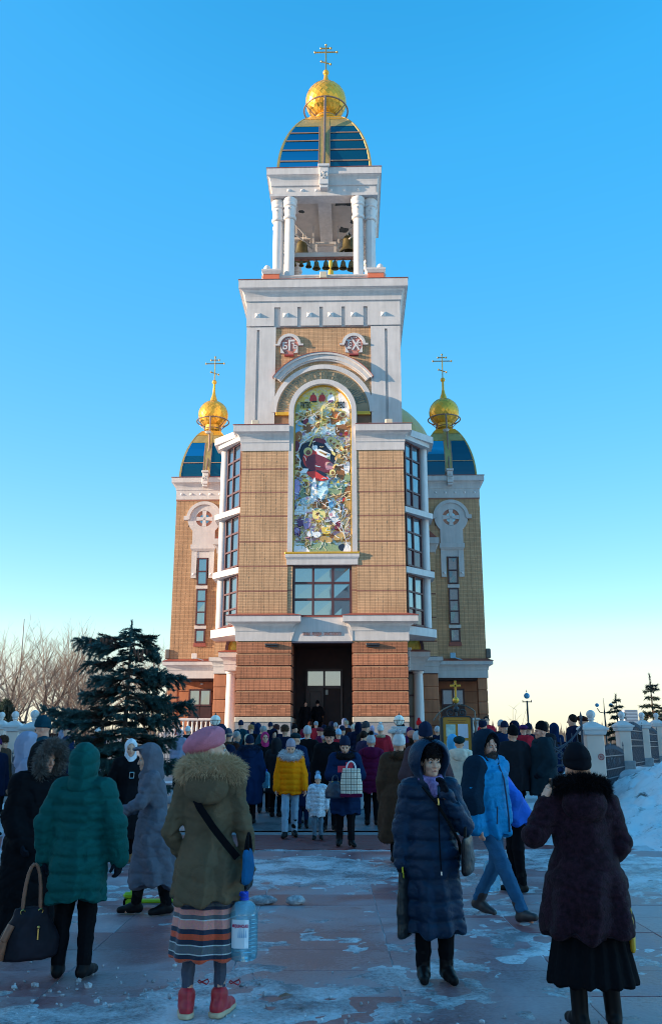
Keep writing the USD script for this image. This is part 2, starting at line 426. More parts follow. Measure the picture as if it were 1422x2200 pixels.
# ---- yellow brick piers, window, mosaic niche
bands = [8.85, 10.05, 11.3, 12.55, 13.8, 15.0]
for sgn in (-1, 1):
    x0, x1 = (-4.07, -1.68) if sgn < 0 else (1.68, 4.07)
    pier = part('yellow_pier', B().box(x0, x1, 0.02, 3.0, 7.6, 16.4), MORTAR, church)
    brick_wall(pier, (x0, 0.02), (1, 0), x1 - x0, 7.7, 15.98, YBRICK, 11 + sgn, bands=bands)
    if sgn < 0:
        brick_wall(pier, (x0, 1.6), (0, -1), 1.58, 7.7, 15.98, YBRICK, 15, bands=bands)
    else:
        brick_wall(pier, (x1, 0.02), (0, 1), 1.58, 7.7, 15.98, YBRICK, 16, bands=bands)
    xi0, xi1 = (-1.68, -1.44) if sgn < 0 else (1.44, 1.68)
    jamb = part('window_jamb', B().box(xi0, xi1, 0.06, 0.6, 7.55, 10.1), MORTAR, church)
    brick_wall(jamb, (xi0, 0.06), (1, 0), 0.24, 7.6, 10.1, YBRICK, 18, bands=bands)
    pts = [(x0 - 0.02, 3.0), (x0 - 0.02, 0.0), (x1 + 0.01, 0.0)] if sgn < 0 else [(x0 - 0.01, 0.0), (x1 + 0.02, 0.0), (x1 + 0.02, 3.0)]
    c = part('upper_cornice', B().sweep(pts, cornice_prof(15.98, 1.27, 0.40, 0.42)).box(x0, x1, 0.0, 1.2, 16.4, 17.25), WHITE, church)
    part('cornice_flashing', B().sweep(pts, flash_prof(17.252, 0.40, 0.07)), FLASH, c)

def window(parent, o, d, w, z0, z1, vert, horiz, fw=0.075, mat=FRAME, gl=GLASS, dark=(), name='window', depth=0.07):
    """framed window in the vertical plane through o along d; vert / horiz: fractions of the bars"""
    d = np.array(d, float); d /= np.linalg.norm(d); nr = np.array([d[1], -d[0]])
    T = np.eye(4); T[:3, 0] = (d[0], d[1], 0); T[:3, 1] = (-nr[0], -nr[1], 0); T[:3, 3] = (o[0], o[1], 0)
    f = B(T)
    xs = [fw / 2] + [w * t for t in vert] + [w - fw / 2]
    zs = [z0 + fw / 2] + [z0 + (z1 - z0) * t for t in horiz] + [z1 - fw / 2]
    for x in xs: f.box(x - fw / 2, x + fw / 2, -depth, 0.05, z0, z1)
    for z in zs:
        for a, c in zip(xs[:-1], xs[1:]):
            f.box(a + fw / 2 - .001, c - fw / 2 + .001, -depth + 0.008, 0.042, z - fw / 2, z + fw / 2)
    p = part(name, f, mat, parent)
    for i, (a, c) in enumerate(zip(xs[:-1], xs[1:])):
        for j, (e, g) in enumerate(zip(zs[:-1], zs[1:])):
            t = rnd.uniform(-0.006, 0.006), rnd.uniform(-0.006, 0.006)
            x_, X_, z_, Z_ = a + fw / 2, c - fw / 2, e + fw / 2, g - fw / 2
            gb = B(T).add([(x_, t[0], z_), (X_, -t[0], z_), (X_, t[1], Z_), (x_, -t[1], Z_), (x_, .02, z_), (X_, .02, z_), (X_, .02, Z_), (x_, .02, Z_)],
                          [(0, 1, 2, 3), (4, 7, 6, 5), (0, 4, 5, 1), (2, 6, 7, 3)])
            part('pane', gb, (gl if (i, j) not in dark else DARKGL), p)
    return p
DARKGL = glass('maroon_spandrel_pane', (0.06, 0.02, 0.025), (0.7, 0.6, 0.6), 0.5)
window(church, (-1.44, 0.25), (1, 0), 2.88, 7.56, 10.08, (0.345, 0.68), (0.345, 0.665), 0.11)
part('window_sill', B().box(-1.16, 1.16, -0.03, 0.3, 7.542, 7.60), FLASH, church)
niche = part('niche_backing', B().box(-1.75, 1.75, 0.35, 1.1, 10.1, 18.2), WHITE, church)
part('sill_block', B().sweep([(-1.72, 0.4), (-1.72, -0.02), (1.72, -0.02), (1.72, 0.4)], [(0, 10.1), (0.02, 10.1), (0.02, 10.36), (0.09, 10.48), (0.09, 10.62), (0, 10.62)]).box(-1.72, 1.72, -0.02, 0.4, 10.1, 10.62), WHITE, niche)
part('gilded_ledge', B().bev(-1.83, 1.83, -0.13, 0.36, 10.625, 10.73, 0.02), GOLDB, niche)
outer = rect(-1.72, 1.72, 10.73, 18.15).union(circle(0, 18.15, 1.72, 64))
inner = rect(-1.47, 1.47, 10.0, 18.15).union(circle(0, 18.15, 1.47, 64))
part('niche_surround', B().ext(outer.difference(inner), -0.02, 0.75), WHITE, niche)
gi = rect(-1.41, 1.41, 10.0, 18.15).union(circle(0, 18.15, 1.41, 64))
part('gilded_frame', B().ext(inner.buffer(0.002).intersection(rect(-3, 3, 10.73, 25)).difference(gi), 0.18, 0.3), GOLDB, niche)

# ---- the upper shaft: white corner pilasters, brick field, hood arch, roundels
SY = 0.6
shaft = part('tower_shaft', B().box(-4.0, 4.0, SY + 0.12, 7.9, 16.5, 23.2), WHITE, church)
for x0, x1 in ((-4.08, -2.52), (2.52, 4.08)):
    g = (x0 + x1) / 2 - (0.16 if x0 < 0 else -0.03)
    b = B().box(x0, g - 0.07, SY, SY + 1.6, 17.0, 23.16).box(g + 0.07, x1, SY, SY + 1.6, 17.0, 23.16).box(g - 0.07, g + 0.07, SY, SY + 0.3, 23.0, 23.16).box(g - 0.07, g + 0.07, SY + 0.11, SY + 0.2, 17, 23.0)
    part('corner_pilaster', b, WHITE, shaft)
    part('rear_pilaster', B().box(x0, x1, 6.4, 8.0, 17.0, 23.16), WHITE, shaft)
arch_o = sector(0, 18.3, 2.42, 2.66, -90, 90, 60).union(rect(-2.56, -2.42, 18.3, 18.9)).union(rect(2.42, 2.56, 18.3, 18.9))
hole = circle(0, 18.3, 2.5, 48).union(rect(-1.7, 1.7, 17, 18.5))
field = part('brick_field', B().box(-2.52, 2.52, SY + 0.08, SY + 0.2, 17.0, 23.16), MORTAR, shaft)
brick_wall(field, (-2.52, SY + 0.08), (1, 0), 5.04, 17.2, 23.1, YBRICK, 31, holes=[affinity.translate(hole, 2.52, 0)])
part('field_border', B().box(-2.52, 2.52, SY + 0.05, SY + 0.1, 23.1, 23.16), BANDB, shaft)
part('arch_band', B().ext(arch_o, SY - 0.02, SY + 0.2), WHITE, shaft)
ring = sector(0, 18.3, 1.70, 2.425, -90, 90, 60)
insc = part('inscription_band', B().ext(ring, SY + 0.06, SY + 0.2), M('ochre_band', (0.36, 0.25, 0.15), 0.7, var=0.1, scale=3), shaft)
for side in (-1, 1):
    gb = B().bev(side * 2.06 - 0.40, side * 2.06 + 0.40, SY - 0.06, SY + 0.2, 18.12, 18.20, .01).bev(side * 2.06 - 0.37, side * 2.06 + 0.37, SY - 0.03, SY + 0.2, 18.20, 18.31, .01)
    part('gilded_ledge', gb, GOLDB, shaft)
# letter-like relief strokes of the church inscription that runs round the arch
words = 'НАРОДЖЕННЯ ТВОЄ ХРИСТЕ БОЖЕ НАШ ОСВІТИЛО СВІТ'
lt = B()
ang = -84.0
for ch in words:
    if ch == ' ':
        ang += 2.4; continue
    m = meshkit.text_mesh(ch, 0.50, 0.02)
    vv = np.array(m.vertices); ww = vv[:, 0].max() - vv[:, 0].min()
    vv[:, 0] = (vv[:, 0] - vv[:, 0].min() - ww / 2) * (0.145 / max(ww, .15)); q = math.radians(ang)
    X, Z = vv[:, 0], 1.82 + vv[:, 1]
    lt.add(np.stack([X * math.cos(q) + Z * math.sin(q), SY + 0.059 - vv[:, 2], 18.3 - X * math.sin(q) + Z * math.cos(q)], 1), m.faces)
    ang += 168.0 / 44
part('inscription_letters', lt, M('grey_green_letter', (0.13, 0.15, 0.12), 0.6), insc)
hood = part('hood_arch', B().ext(sector(0, 18.45, 2.72, 2.80, -55, 55), SY - 0.04, SY + 0.2).ext(sector(0, 18.45, 2.80, 3.03, -55, 55), SY - 0.12, SY + 0.2).ext(sector(0, 18.45, 3.03, 3.14, -56, 56), SY - 0.2, SY + 0.2), WHITE, shaft)
part('hood_flashing', B().ext(sector(0, 18.45, 3.14, 3.165, -56.5, 56.5), SY - 0.23, SY + 0.2), FLASH, hood)
PINKR = M('roundel_red', (0.50, 0.19, 0.155), 0.7)
def roundel(cx, cz, glyphs):
    disc = part('roundel', B().ext(circle(cx, cz, 0.46, 40).union(sg.Polygon([(cx - 0.2, cz - 0.44), (cx - 0.24, cz - 0.58), (cx + 0.24, cz - 0.58), (cx + 0.2, cz - 0.44)])), SY + 0.02, SY + 0.15), PINKR, shaft)
    b = B().ext(sector(cx, cz, 0.46, 0.62, -88, 88), SY - 0.06, SY + 0.15)
    for s_ in (-1, 1):
        b.box(cx + s_ * 0.62 - 0.13, cx + s_ * 0.62 + 0.13, SY - 0.065, SY + 0.15, cz - 0.06, cz + 0.03)
        b.ext(sg.Polygon([(cx + s_ * 0.46, cz - 0.06), (cx + s_ * 0.46, cz - 0.48), (cx + s_ * 0.24, cz - 0.5), (cx + s_ * 0.42, cz - 0.2)]), SY - 0.03, SY + 0.15)
    part('roundel_hood', b, WHITE, disc)
    part('roundel_sill', B().box(cx - 0.25, cx + 0.25, SY - 0.09, SY + 0.15, cz - 0.655, cz - 0.585), M('roundel_sill_red', (0.33, 0.05, 0.05), 0.6), disc)
    lb = B()
    for ch, x, z, h in glyphs:
        if ch == '.':
            lb.ext(circle(cx + x, cz + z, h, 12), SY - 0.015, SY + 0.03); continue
        m = meshkit.text_mesh(ch, h, 0.035, bold=True); vv = np.array(m.vertices)
        lb.add(np.stack([vv[:, 0] * 0.85 + cx + x, SY + 0.019 - vv[:, 2], vv[:, 1] + cz + z], 1), m.faces)
    part('roundel_letters', lb, WHITE2, disc)
roundel(-1.80, 22.12, [('Б', -0.38, -0.26, 0.40), ('Г', -0.10, -0.33, 0.60), ('Ъ', 0.12, -0.22, 0.32), ('.', -0.16, 0.31, 0.035), ('.', -0.05, 0.35, 0.035), ('.', 0.06, 0.38, 0.035)])
roundel(1.62, 22.12, [('І', -0.40, -0.26, 0.50), ('С', -0.30, -0.12, 0.22), ('Х', -0.13, -0.32, 0.56), ('С', 0.20, -0.12, 0.22), ('.', -0.1, 0.34, 0.045), ('.', 0.02, 0.38, 0.035), ('.', 0.13, 0.38, 0.035)])

# frieze with diamonds and slots, great cornice
fr = B()
edges = [-4.10, -2.62, -2.30, -1.38, -1.19, -0.2, -0.02, 0.98, 1.16, 2.14, 2.36, 4.10]
for k in range(0, 12, 2):
    fr.box(edges[k], edges[k + 1], SY - 0.05, SY + 0.4, 23.2, 24.3)
fr.box(-4.10, 4.10, SY - 0.05, SY + 0.4, 24.3, 24.62); fr.box(-4.08, 4.08, SY + 0.06, 8.0, 23.16, 24.62)
fz = part('frieze', fr, WHITE, church)
def stud(parent, x, y, z, s=0.13, h=0.12, mat=WHITE2):
    b = B().add([(x - s, y, z - s), (x + s, y, z - s), (x + s, y, z + s), (x - s, y, z + s), (x, y - h, z)], [(0, 1, 4), (1, 2, 4), (2, 3, 4), (3, 0, 4)])
    part('diamond_stud', b, mat, parent)
for x in (-3.5, -2.0, -0.75, 0.4, 1.6, 3.2):
    stud(fz, x, SY - 0.052, 23.82, 0.14, 0.13)
loop = [(-4.1, 8.0), (-4.1, SY - 0.05), (4.1, SY - 0.05), (4.1, 8.0)]
gc = part('great_cornice', B().sweep(loop, cornice_prof(24.62, 1.10, 0.42)).box(-4.1, 4.1, SY - 0.05, 8, 24.62, 25.71), WHITE, church)
part('cornice_flashing', B().sweep(loop, flash_prof(25.722, 0.42, 0.06)), FLASH, gc)
for x in (-3.45, 3.38):
    fl = part('floodlight', B().bev(x - 0.19, x + 0.19, 0.0, 0.24, 17.36, 17.66, 0.03).box(x - 0.14, x + 0.14, 0.1, 0.4, 17.27, 17.38), M('cream_lamp', (0.55, 0.48, 0.36), 0.4), church)

# ---- belfry
BY, BH, BC = 1.35, 2.95, 4.35
bf = part('belfry_base', B().sweep([(-3.3, 7.6), (-3.3, 1.0), (3.3, 1.0), (3.3, 7.6)], [(0, 25.7), (0.1, 25.7), (0.1, 26.0), (0.04, 26.05), (0.04, 26.3), (0.1, 26.34), (0.1, 26.42), (0, 26.42)]).box(-3.3, 3.3, 1.0, 7.6, 25.7, 26.38), WHITE, church)
for k in range(13):
    if k not in (0, 1, 6, 11, 12):
        part('dentil', B().box(-2.9 + k * 0.483 - 0.07, -2.9 + k * 0.483 + 0.07, 0.86, 0.9, 26.06, 26.2), M('brown_dentil', (0.40, 0.28, 0.24), 0.8), bf)
part('floodlight', B().bev(-0.2, 0.2, 0.55, 0.9, 26.05, 26.42, .03), M('cream_lamp', (0.55, 0.48, 0.36), 0.4), bf)
for sx in (-1, 1):
    for yy in (1.25, 7.4):
        c = sx * 2.85
        pd = part('corner_pedestal', B().box(c - 0.43, c + 0.43, yy - 0.42, yy + 0.4, 25.72, 26.45), ORANGE, bf)
        part('pedestal_cap', B().sweep([(c - .43, yy + .4), (c - .43, yy - .42), (c + .43, yy - .42), (c + .43, yy + .4), (c - .42, yy + .4)], [(0, 26.45), (0.03, 26.45), (0.1, 26.62), (0.1, 26.72), (0, 26.72)]).box(c - .43, c + .43, yy - .42, yy + .4, 26.45, 26.7), WHITE, pd)
        part('pedestal_egg', B().sph((c + sx * 0.25, yy - 0.2, 26.86), 0.19, 2, (1, 1, 1.3)), WHITE2, pd, smooth=True)
def column(x, y, r=0.285):
    pr = [(r * 1.25, 26.38), (r * 1.25, 26.5), (r * 1.08, 26.56), (r, 26.66), (r * 0.98, 28.5), (r * 0.94, 30.15)]
    cap = [(r, 30.15), (r * 1.22, 30.2), (r * 1.28, 30.28), (r * 1.22, 30.36), (r * 1.0, 30.4), (r * 1.15, 30.6), (r * 1.2, 30.82), (r * 1.08, 30.95), (r * 1.3, 31.0), (r * 1.34, 31.1), (r * 1.22, 31.16), (r * 1.4, 31.3), (r * 1.42, 31.42), (r * 1.25, 31.5), (0, 31.5)]
    p = part('column', B().rev(pr, (x, y), 24), WHITE2, church, smooth=40)
    part('capital', B().rev(cap, (x, y), 24), WHITE2, p, smooth=35)
    part('capital_rosette', B().tube([(x + 0.08 * math.cos(t), y - r * 1.22, 30.73 + 0.08 * math.sin(t)) for t in np.linspace(0, 5.2, 9)], 0.018, 5), WHITE2, p)
for sx in (-1, 1):
    for cx, cy in ((2.60, BY + 0.35), (1.92, BY + 0.12), (2.62, BY + 1.1), (2.60, 7.0), (1.92, 7.2), (2.62, 6.3)):
        column(sx * cx, cy)
    for y0, y1 in ((BY - 0.25, BY + 1.5), (5.9, 7.6)):
        part('abacus', B().box(sx * 2.28 - 0.74, sx * 2.28 + 0.74, y0, y1, 31.5, 31.66), WHITE, church)
        part('belfry_pier', B().box(sx * 2.75 - 0.12, sx * 2.75 + 0.12, (y0 + y1) / 2 - 0.3, (y0 + y1) / 2 + 0.3, 26.38, 31.5), BELFI, church)
eb = B().box(-2.95, 2.95, BY, BY + 0.75, 31.66, 32.4).box(-2.95, 2.95, 6.6, 7.35, 31.66, 32.4).box(-2.95, -2.2, BY + 0.75, 6.6, 31.66, 32.4).box(2.2, 2.95, BY + .75, 6.6, 31.66, 32.4)
ent = part('belfry_entablature', eb, WHITE, church)
part('belfry_ceiling', B().box(-2.2, 2.2, BY + .75, 6.6, 32.1, 32.4), BELFI, ent)
part('ceiling_beam', B().box(-0.38, 0.38, BY + .75, 6.6, 31.75, 32.1), WHITE, ent)
for x, y, s in ((0.9, 2.6, .5), (1.5, 2.7, .35), (1.0, 5.5, .4), (-1.4, 3.5, .2), (1.7, 4.6, .3)):
    n = 14; an = np.linspace(0, 2 * np.pi, n, endpoint=False)
    rr = s * (0.6 + 0.5 * R.random(n))
    part('peeling_patch', B().prism(np.stack([x + rr * np.cos(an), y + rr * np.sin(an)], 1), 32.094, 32.098), PEEL, ent)
for x in (-2.0, -1.25, -0.42, 0.38, 1.16, 1.95):
    stud(ent, x, BY - 0.002, 32.02, 0.09, 0.09)
bl = [(-2.95, 7.35), (-2.95, BY), (2.95, BY), (2.95, 7.35), (-2.94, 7.35)]
bc = part('belfry_cornice', B().sweep(bl, cornice_prof(32.28, 1.02, 0.30)).box(-2.95, 2.95, BY, 7.35, 32.3, 33.28), WHITE, church)
part('cornice_flashing', B().sweep(bl, flash_prof(33.302, 0.30, 0.08)), FLASH, bc)

def console(x, y, z, s, name='console_bracket'):
    b = B().bev(x - 0.30 * s, x + 0.30 * s, y - 0.12, y + 0.5, z, z + 1.30 * s, 0.02)
    b.bev(x - 0.38 * s, x + 0.38 * s, y - 0.2, y + 0.5, z + 1.30 * s, z + 1.50 * s, 0.02).bev(x - 0.27 * s, x + 0.27 * s, y - 0.05, y + 0.4, z - 0.22 * s, z, 0.02)
    p = part(name, b, WHITE2, church)
    c = B(); zc = z + 0.68 * s
    for a in range(4):
        q = a * math.pi / 2; ux, uz = math.cos(q), math.sin(q)
        c.cyl((x, y - 0.14, zc), (x + ux * 0.24 * s, y - 0.14, zc + uz * 0.24 * s), 0.035 * s, 0.05 * s, 6)
        for t in (-0.5, 0.5):
            c.sph((x + 0.24 * s * math.cos(q + t * .6), y - 0.14, zc + 0.24 * s * math.sin(q + t * .6)), 0.06 * s, 1)
    part('cross_relief', c, M('weathered_relief', (0.50, 0.47, 0.45), 0.8), p, smooth=True)

def vault(cx, cy, z0, a, top, h, ribs, rows):
    """square domed roof with four curved sides: brass ribs and blue panes"""
    def prof(t):   # half width at height fraction t
        return a * (1 - t ** 2.15) ** 0.78 * (1 - t) ** 0.02 + top * t ** 3
    N = 18
    ts = np.linspace(0, 0.94, N)
    p = part('glazed_dome', B().box(cx - a + .25, cx + a - .25, cy - a + .25, cy + a - .25, z0, z0 + 0.2), DARKIN, church)
    def surf(side, u, t, out=0.0):
        w_ = prof(t) + out
        x, y = u * w_, -w_
        for _ in range(side):
            x, y = -y, x
        return (cx + x, cy + y, z0 + t * h)
    def strip(bd, side, u0, u1, t0, t1, out, th=0.05, n=8, fixw=None):
        g = []
        for t in np.linspace(t0, t1, n):
            w_ = prof(t)
            a0, a1 = (u0, u1) if fixw is None else (u0 * 1.0, u1 * 1.0)
            if fixw:
                a0, a1 = fixw[0] / max(w_, .05), fixw[1] / max(w_, .05)
                a0, a1 = np.clip([a0, a1], -1, 1)
            g.append([surf(side, a0, t, out), surf(side, a1, t, out), surf(side, a1, t, out - th), surf(side, a0, t, out - th)])
        g = np.array(g).reshape(-1, 3); f = []
        for k in range(n - 1):
            for i in range(4):
                j = (i + 1) % 4
                f.append((k * 4 + i, k * 4 + j, k * 4 + 4 + j, k * 4 + 4 + i))
        f += [(0, 1, 2, 3), (4 * n - 1, 4 * n - 2, 4 * n - 3, 4 * n - 4)]
        bd.add(g, f)
    tg = 0.70                                                     # glazing ends here, gilded cap above
    for side in range(4):
        rb, gcap, mull = B(), B(), B()
        strip(rb, side, 0, 0, 0, 0.93, 0.03, 0.10, 16, fixw=(-0.27 * ribs, 0.27 * ribs))
        strip(rb, side, -1.0, -0.955, 0, 0.93, 0.03, 0.1, 16); strip(rb, side, 0.955, 1.0, 0, 0.93, 0.03, 0.1, 16)
        strip(rb, side, -0.93, 0.93, tg, 0.93, 0.012, 0.06, 10)
        part('brass_rib', rb, BRASSRIB, p)
        for sgn in (-1, 1):
            strip(mull, side, 0, 0, 0, tg, 0.045, 0.05, 10, fixw=(sgn * 0.31 * ribs - 0.03, sgn * 0.31 * ribs + 0.03))
        for t in rows:
            for sgn in (-1, 1):
                strip(mull, side, sgn * 0.11, sgn * 0.95, t - 0.008, t + 0.008, 0.03, 0.05, 3)
        part('glazing_bar', mull, M('copper_bar', (0.42, 0.22, 0.13), 0.4, metal=0.4), p)
        rr = [0] + list(rows) + [tg]
        for sgn in (-1, 1):
            for t0, t1 in zip(rr[:-1], rr[1:]):
                gl = B(); strip(gl, side, sgn * 0.08, sgn * 0.96, t0, t1, -0.005, 0.02, 4)
                part('pane', gl, BLUEGL, p)
    part('gilded_cap', B().add([surf(s_, u, t, 0.03) for s_ in range(4) for u in (-1, 1) for t in (0.86, 0.97)] , [(s_ * 4 + 0, s_ * 4 + 2, s_ * 4 + 3, s_ * 4 + 1) for s_ in range(4)]), GOLDB, p)
    return p

def gold_ball(cx, cy, cz, r, s, ring_r, ring_z, neck_z, cross_h, bar):
    """gilded ball of diamond tiles with spike, knob, eight-pointed cross, and bronze ring below"""
    n = 22; m = 20; b = B()
    rows = [math.pi * (0.02 + 0.96 * i / m) for i in range(m + 1)]
    P = lambda i, j: (cx + r * math.sin(rows[i]) * math.cos(2 * math.pi * j / n), cy + r * math.sin(rows[i]) * math.sin(2 * math.pi * j / n), cz + r * math.cos(rows[i]))
    for i in range(m - 1):
        for j in range(n):
            o = 0.5 * (i % 2)
            q = np.array([P(i, j + o), P(i + 1, j + o - 0.5), P(i + 2, j + o), P(i + 1, j + o + 0.5)])
            cen = q.mean(0); nn = cen - (cx, cy, cz); nn /= np.linalg.norm(nn)
            q = q + nn * R.normal(0, 0.006, 4)[:, None] * r
            b.add(q, [(0, 1, 2, 3)])
    p = part('gilded_ball', B().sph((cx, cy, cz), r * 0.985, 3), GOLD, church, smooth=True)
    part('gold_tiles', b, GOLD, p, kind='stuff')
    sp = [(0.30 * s, cz + r * 0.97), (0.26 * s, cz + r + 0.16 * s), (0.16 * s, cz + r + 0.45 * s), (0.095 * s, cz + r + 0.8 * s), (0.085 * s, neck_z - 0.2 * s), (0.1 * s, neck_z - 0.12 * s)]
    kn = [(0.1 * s + 0.0, neck_z - 0.12 * s)] + [(max(0.02, 0.19 * s * math.sin(q)), neck_z - 0.19 * s * math.cos(q)) for q in np.linspace(0.55, 3.0, 9)]
    part('gilded_spike', B().rev(sp + kn, (cx, cy), 18), GOLDB, p, smooth=40)
    c = B(); z0, z1 = neck_z + 0.15 * s, neck_z + 0.15 * s + cross_h
    th = 0.045 * s
    c.cyl((cx, cy, z0), (cx, cy, z1), th, th, 8)
    def arm(x0, z0_, x1, z1_, e=True):
        c.cyl((cx + x0, cy, z0_), (cx + x1, cy, z1_), th, th, 8)
        for x, z in ((x0, z0_), (x1, z1_)):
            c.sph((cx + x, cy, z), th * 1.7, 1); c.cyl((cx + x, cy, z - 0.09 * s), (cx + x, cy, z + 0.09 * s), th * .6, th * .6, 6)
    zb = z0 + cross_h * 0.72
    arm(-bar, zb, bar, zb); arm(-bar * .45, z0 + cross_h * .87, bar * .45, z0 + cross_h * .87); arm(-bar * .42, z0 + cross_h * .36, bar * .42, z0 + cross_h * .25)
    c.sph((cx, cy, z1), th * 1.8, 1)
    part('gilded_cross', c, CROSSM, p)
    rg = B()
    q = np.linspace(0, 2 * np.pi, 41)
    rg.tube([(cx + ring_r * math.cos(t), cy + ring_r * math.sin(t), ring_z) for t in q], 0.05 * s, 6)
    rg.tube([(cx + ring_r * .52 * math.cos(t), cy + ring_r * .52 * math.sin(t), cz - r * 1.06) for t in q], 0.04 * s, 6)
    for t in (0.4, 1.2, 2.0, 2.8, 3.6, 5.8):
        rg.cyl((cx + ring_r * .52 * math.cos(t), cy + ring_r * .52 * math.sin(t), cz - r * 1.35), (cx + ring_r * .52 * math.cos(t), cy + ring_r * .52 * math.sin(t), cz - r * .85), 0.035 * s)
        rg.cyl((cx + ring_r * .52 * math.cos(t), cy + ring_r * .52 * math.sin(t), cz - r * 1.0), (cx + ring_r * math.cos(t), cy + ring_r * math.sin(t), ring_z), 0.03 * s)
    part('bronze_ring', rg, PIPE, p)
    return p
vault(0, BC, 33.30, 2.72, 0.6, 5.55, 1.0, (0.16, 0.31, 0.45, 0.58))
part('dome_collar', B().rev([(0.55, 38.3), (0.8, 38.45), (0.72, 38.7), (0.85, 38.85), (0.6, 39.3)], (0, BC), 20), GOLDB, church, smooth=40)
gold_ball(0, BC, 40.42, 1.27, 1.0, 1.36, 39.72, 42.62, 1.95, 0.70)
console(0, BY - 0.3, 32.15, 0.85)
part('lightning_conductor_pipe', B().tube([(0, BC - 1.36, 39.72), (0, BC - 1.75, 38.6), (0.0, BC - 2.15, 36.9), (0, BC - 2.6, 35.2), (0, BY - 0.1, 33.6)], 0.075, 8), PIPE, church, smooth=True)

# ---- side towers
def side_tower(sx):
    cx, hw, fy = sx * 7.25, 1.70, 8.0
    cyy = fy + hw
    tw = part('side_tower', B().box(cx - hw, cx + hw, fy + 0.02, fy + 2 * hw, 6.2, 16.9), MORTAR, church)
    wx = cx
    hole = rect(wx - 0.30 - (cx - hw), wx + 0.30 - (cx - hw), 7.05, 12.3).union(circle(hw, 14.5, 0.95))
    bz = [7.2 + 1.3 * k for k in range(7)]
    brick_wall(tw, (cx - hw, fy + 0.02), (1, 0), 2 * hw, 6.2, 15.62, YBRICK, 70 + sx, holes=[hole])
    if sx < 0: brick_wall(tw, (cx - hw, fy + 2 * hw), (0, -1), 2 * hw - .02, 6.2, 15.62, YBRICK, 73)
    else: brick_wall(tw, (cx + hw, fy + .02), (0, 1), 2 * hw - .02, 6.2, 15.62, YBRICK, 74)
    loop = [(cx - hw, fy + 2 * hw), (cx - hw, fy), (cx + hw, fy), (cx + hw, fy + 2 * hw), (cx - hw + .01, fy + 2 * hw)]
    part('brick_band', B().sweep(loop, [(0, 15.62), (0.03, 15.62), (0.03, 15.7), (0, 15.7)]), BANDB, tw)
    cor = part('tower_cornice', B().sweep(loop, cornice_prof(15.70, 1.30, 0.30, 0.55)).box(cx - hw, cx + hw, fy, fy + 2 * hw, 15.7, 16.98), WHITE, church)
    part('cornice_flashing', B().sweep(loop, flash_prof(17.002, 0.30, 0.07)), FLASH, cor)
    for k in range(6):
        stud(cor, cx - 1.42 + 0.568 * k, fy - 0.042, 16.02, 0.075, 0.07)
    # round white surround with cross window
    ro = circle(wx, 14.5, 0.98, 48).union(rect(wx - 0.66, wx + 0.66, 12.8, 14.1))
    rs = part('roundel_surround', B().ext(ro.difference(circle(wx, 14.5, 0.50, 40)), fy - 0.10, fy + 0.1).ext(sector(wx, 14.5, 0.86, 1.05, -92, 92), fy - 0.17, fy + 0.05)
              .box(wx - 1.2, wx - 0.9, fy - 0.165, fy + .05, 14.42, 14.66).box(wx + 0.9, wx + 1.2, fy - 0.165, fy + .05, 14.42, 14.66), WHITE, church)
    part('roundel_reveal', B().ext(circle(wx, 14.5, 0.51).difference(circle(wx, 14.5, 0.30)), fy - 0.03, fy + 0.1), M('salmon_reveal', (0.48, 0.2, 0.13), 0.7), rs)
    part('pane', B().ext(circle(wx, 14.5, 0.33), fy - 0.01, fy + 0.018), GLASS, rs)
    cr = B()
    for q in range(4):
        T = affinity.rotate(sg.Polygon([(wx - 0.07, 14.5), (wx - 0.13, 14.98), (wx + 0.13, 14.98), (wx + 0.07, 14.5)]), 90 * q, origin=(wx, 14.5))
        cr.ext(T, fy - 0.09, fy + 0.02)
    part('stone_cross', cr, WHITE2, rs)
    fsr = part('window_surround', B().box(wx - 0.66, wx - 0.36, fy - 0.09, fy + .05, 10.95, 12.8).box(wx + 0.36, wx + 0.66, fy - 0.09, fy + .05, 10.95, 12.8).box(wx - 0.36, wx + 0.36, fy - 0.06, fy + .05, 12.15, 12.8), WHITE, church)
    part('surround_ledge', B().sweep([(wx - 0.6, fy), (wx - .6, fy - .09), (wx + .6, fy - .09), (wx + .6, fy)], [(0, 12.55), (0.03, 12.55), (0.12, 12.68), (0.12, 12.92), (0, 12.94)]).box(wx - .6, wx + .6, fy - .09, fy, 12.56, 12.9), WHITE, fsr)
    for s_ in (-1, 1): stud(fsr, wx + s_ * 0.51, fy - 0.092, 11.18, 0.08, 0.07)
    window(church, (wx - 0.29, fy - 0.035), (1, 0), 0.58, 10.55, 12.14, (), (0.5,), 0.07)
    window(church, (wx - 0.29, fy - 0.035), (1, 0), 0.58, 8.22, 10.3, (), (0.36, 0.66), 0.07)
    window(church, (wx - 0.29, fy - 0.035), (1, 0), 0.58, 7.22, 7.98, (), (), 0.08)
    part('window_spandrel', B().bev(wx - 0.34, wx + 0.34, fy - 0.06, fy + .1, 10.32, 10.53, .01), WHITE, church)
    part('window_spandrel', B().bev(wx - 0.34, wx + 0.34, fy - 0.06, fy + .1, 8.0, 8.2, .01), WHITE, church)
    part('window_sill', B().ext(sg.Polygon([(wx - .33, 7.22), (wx + .33, 7.22), (wx + .37, 7.0), (wx - .37, 7.0)]), fy - 0.07, fy + .06), FLASH, church)
    console(cx, fy - 0.3, 16.55, 0.55)
    vault(cx, cyy, 17.0, 1.62, 0.4, 3.55, 0.62, (0.3,))
    part('dome_collar', B().rev([(0.32, 20.3), (0.45, 20.4), (0.4, 20.55), (0.52, 20.65), (0.5, 20.95)], (cx, cyy), 18), GOLDB, church, smooth=40)
    gold_ball(cx, cyy, 21.72, 0.93, 0.8, 1.0, 21.25, 23.95, 1.62, 0.58)
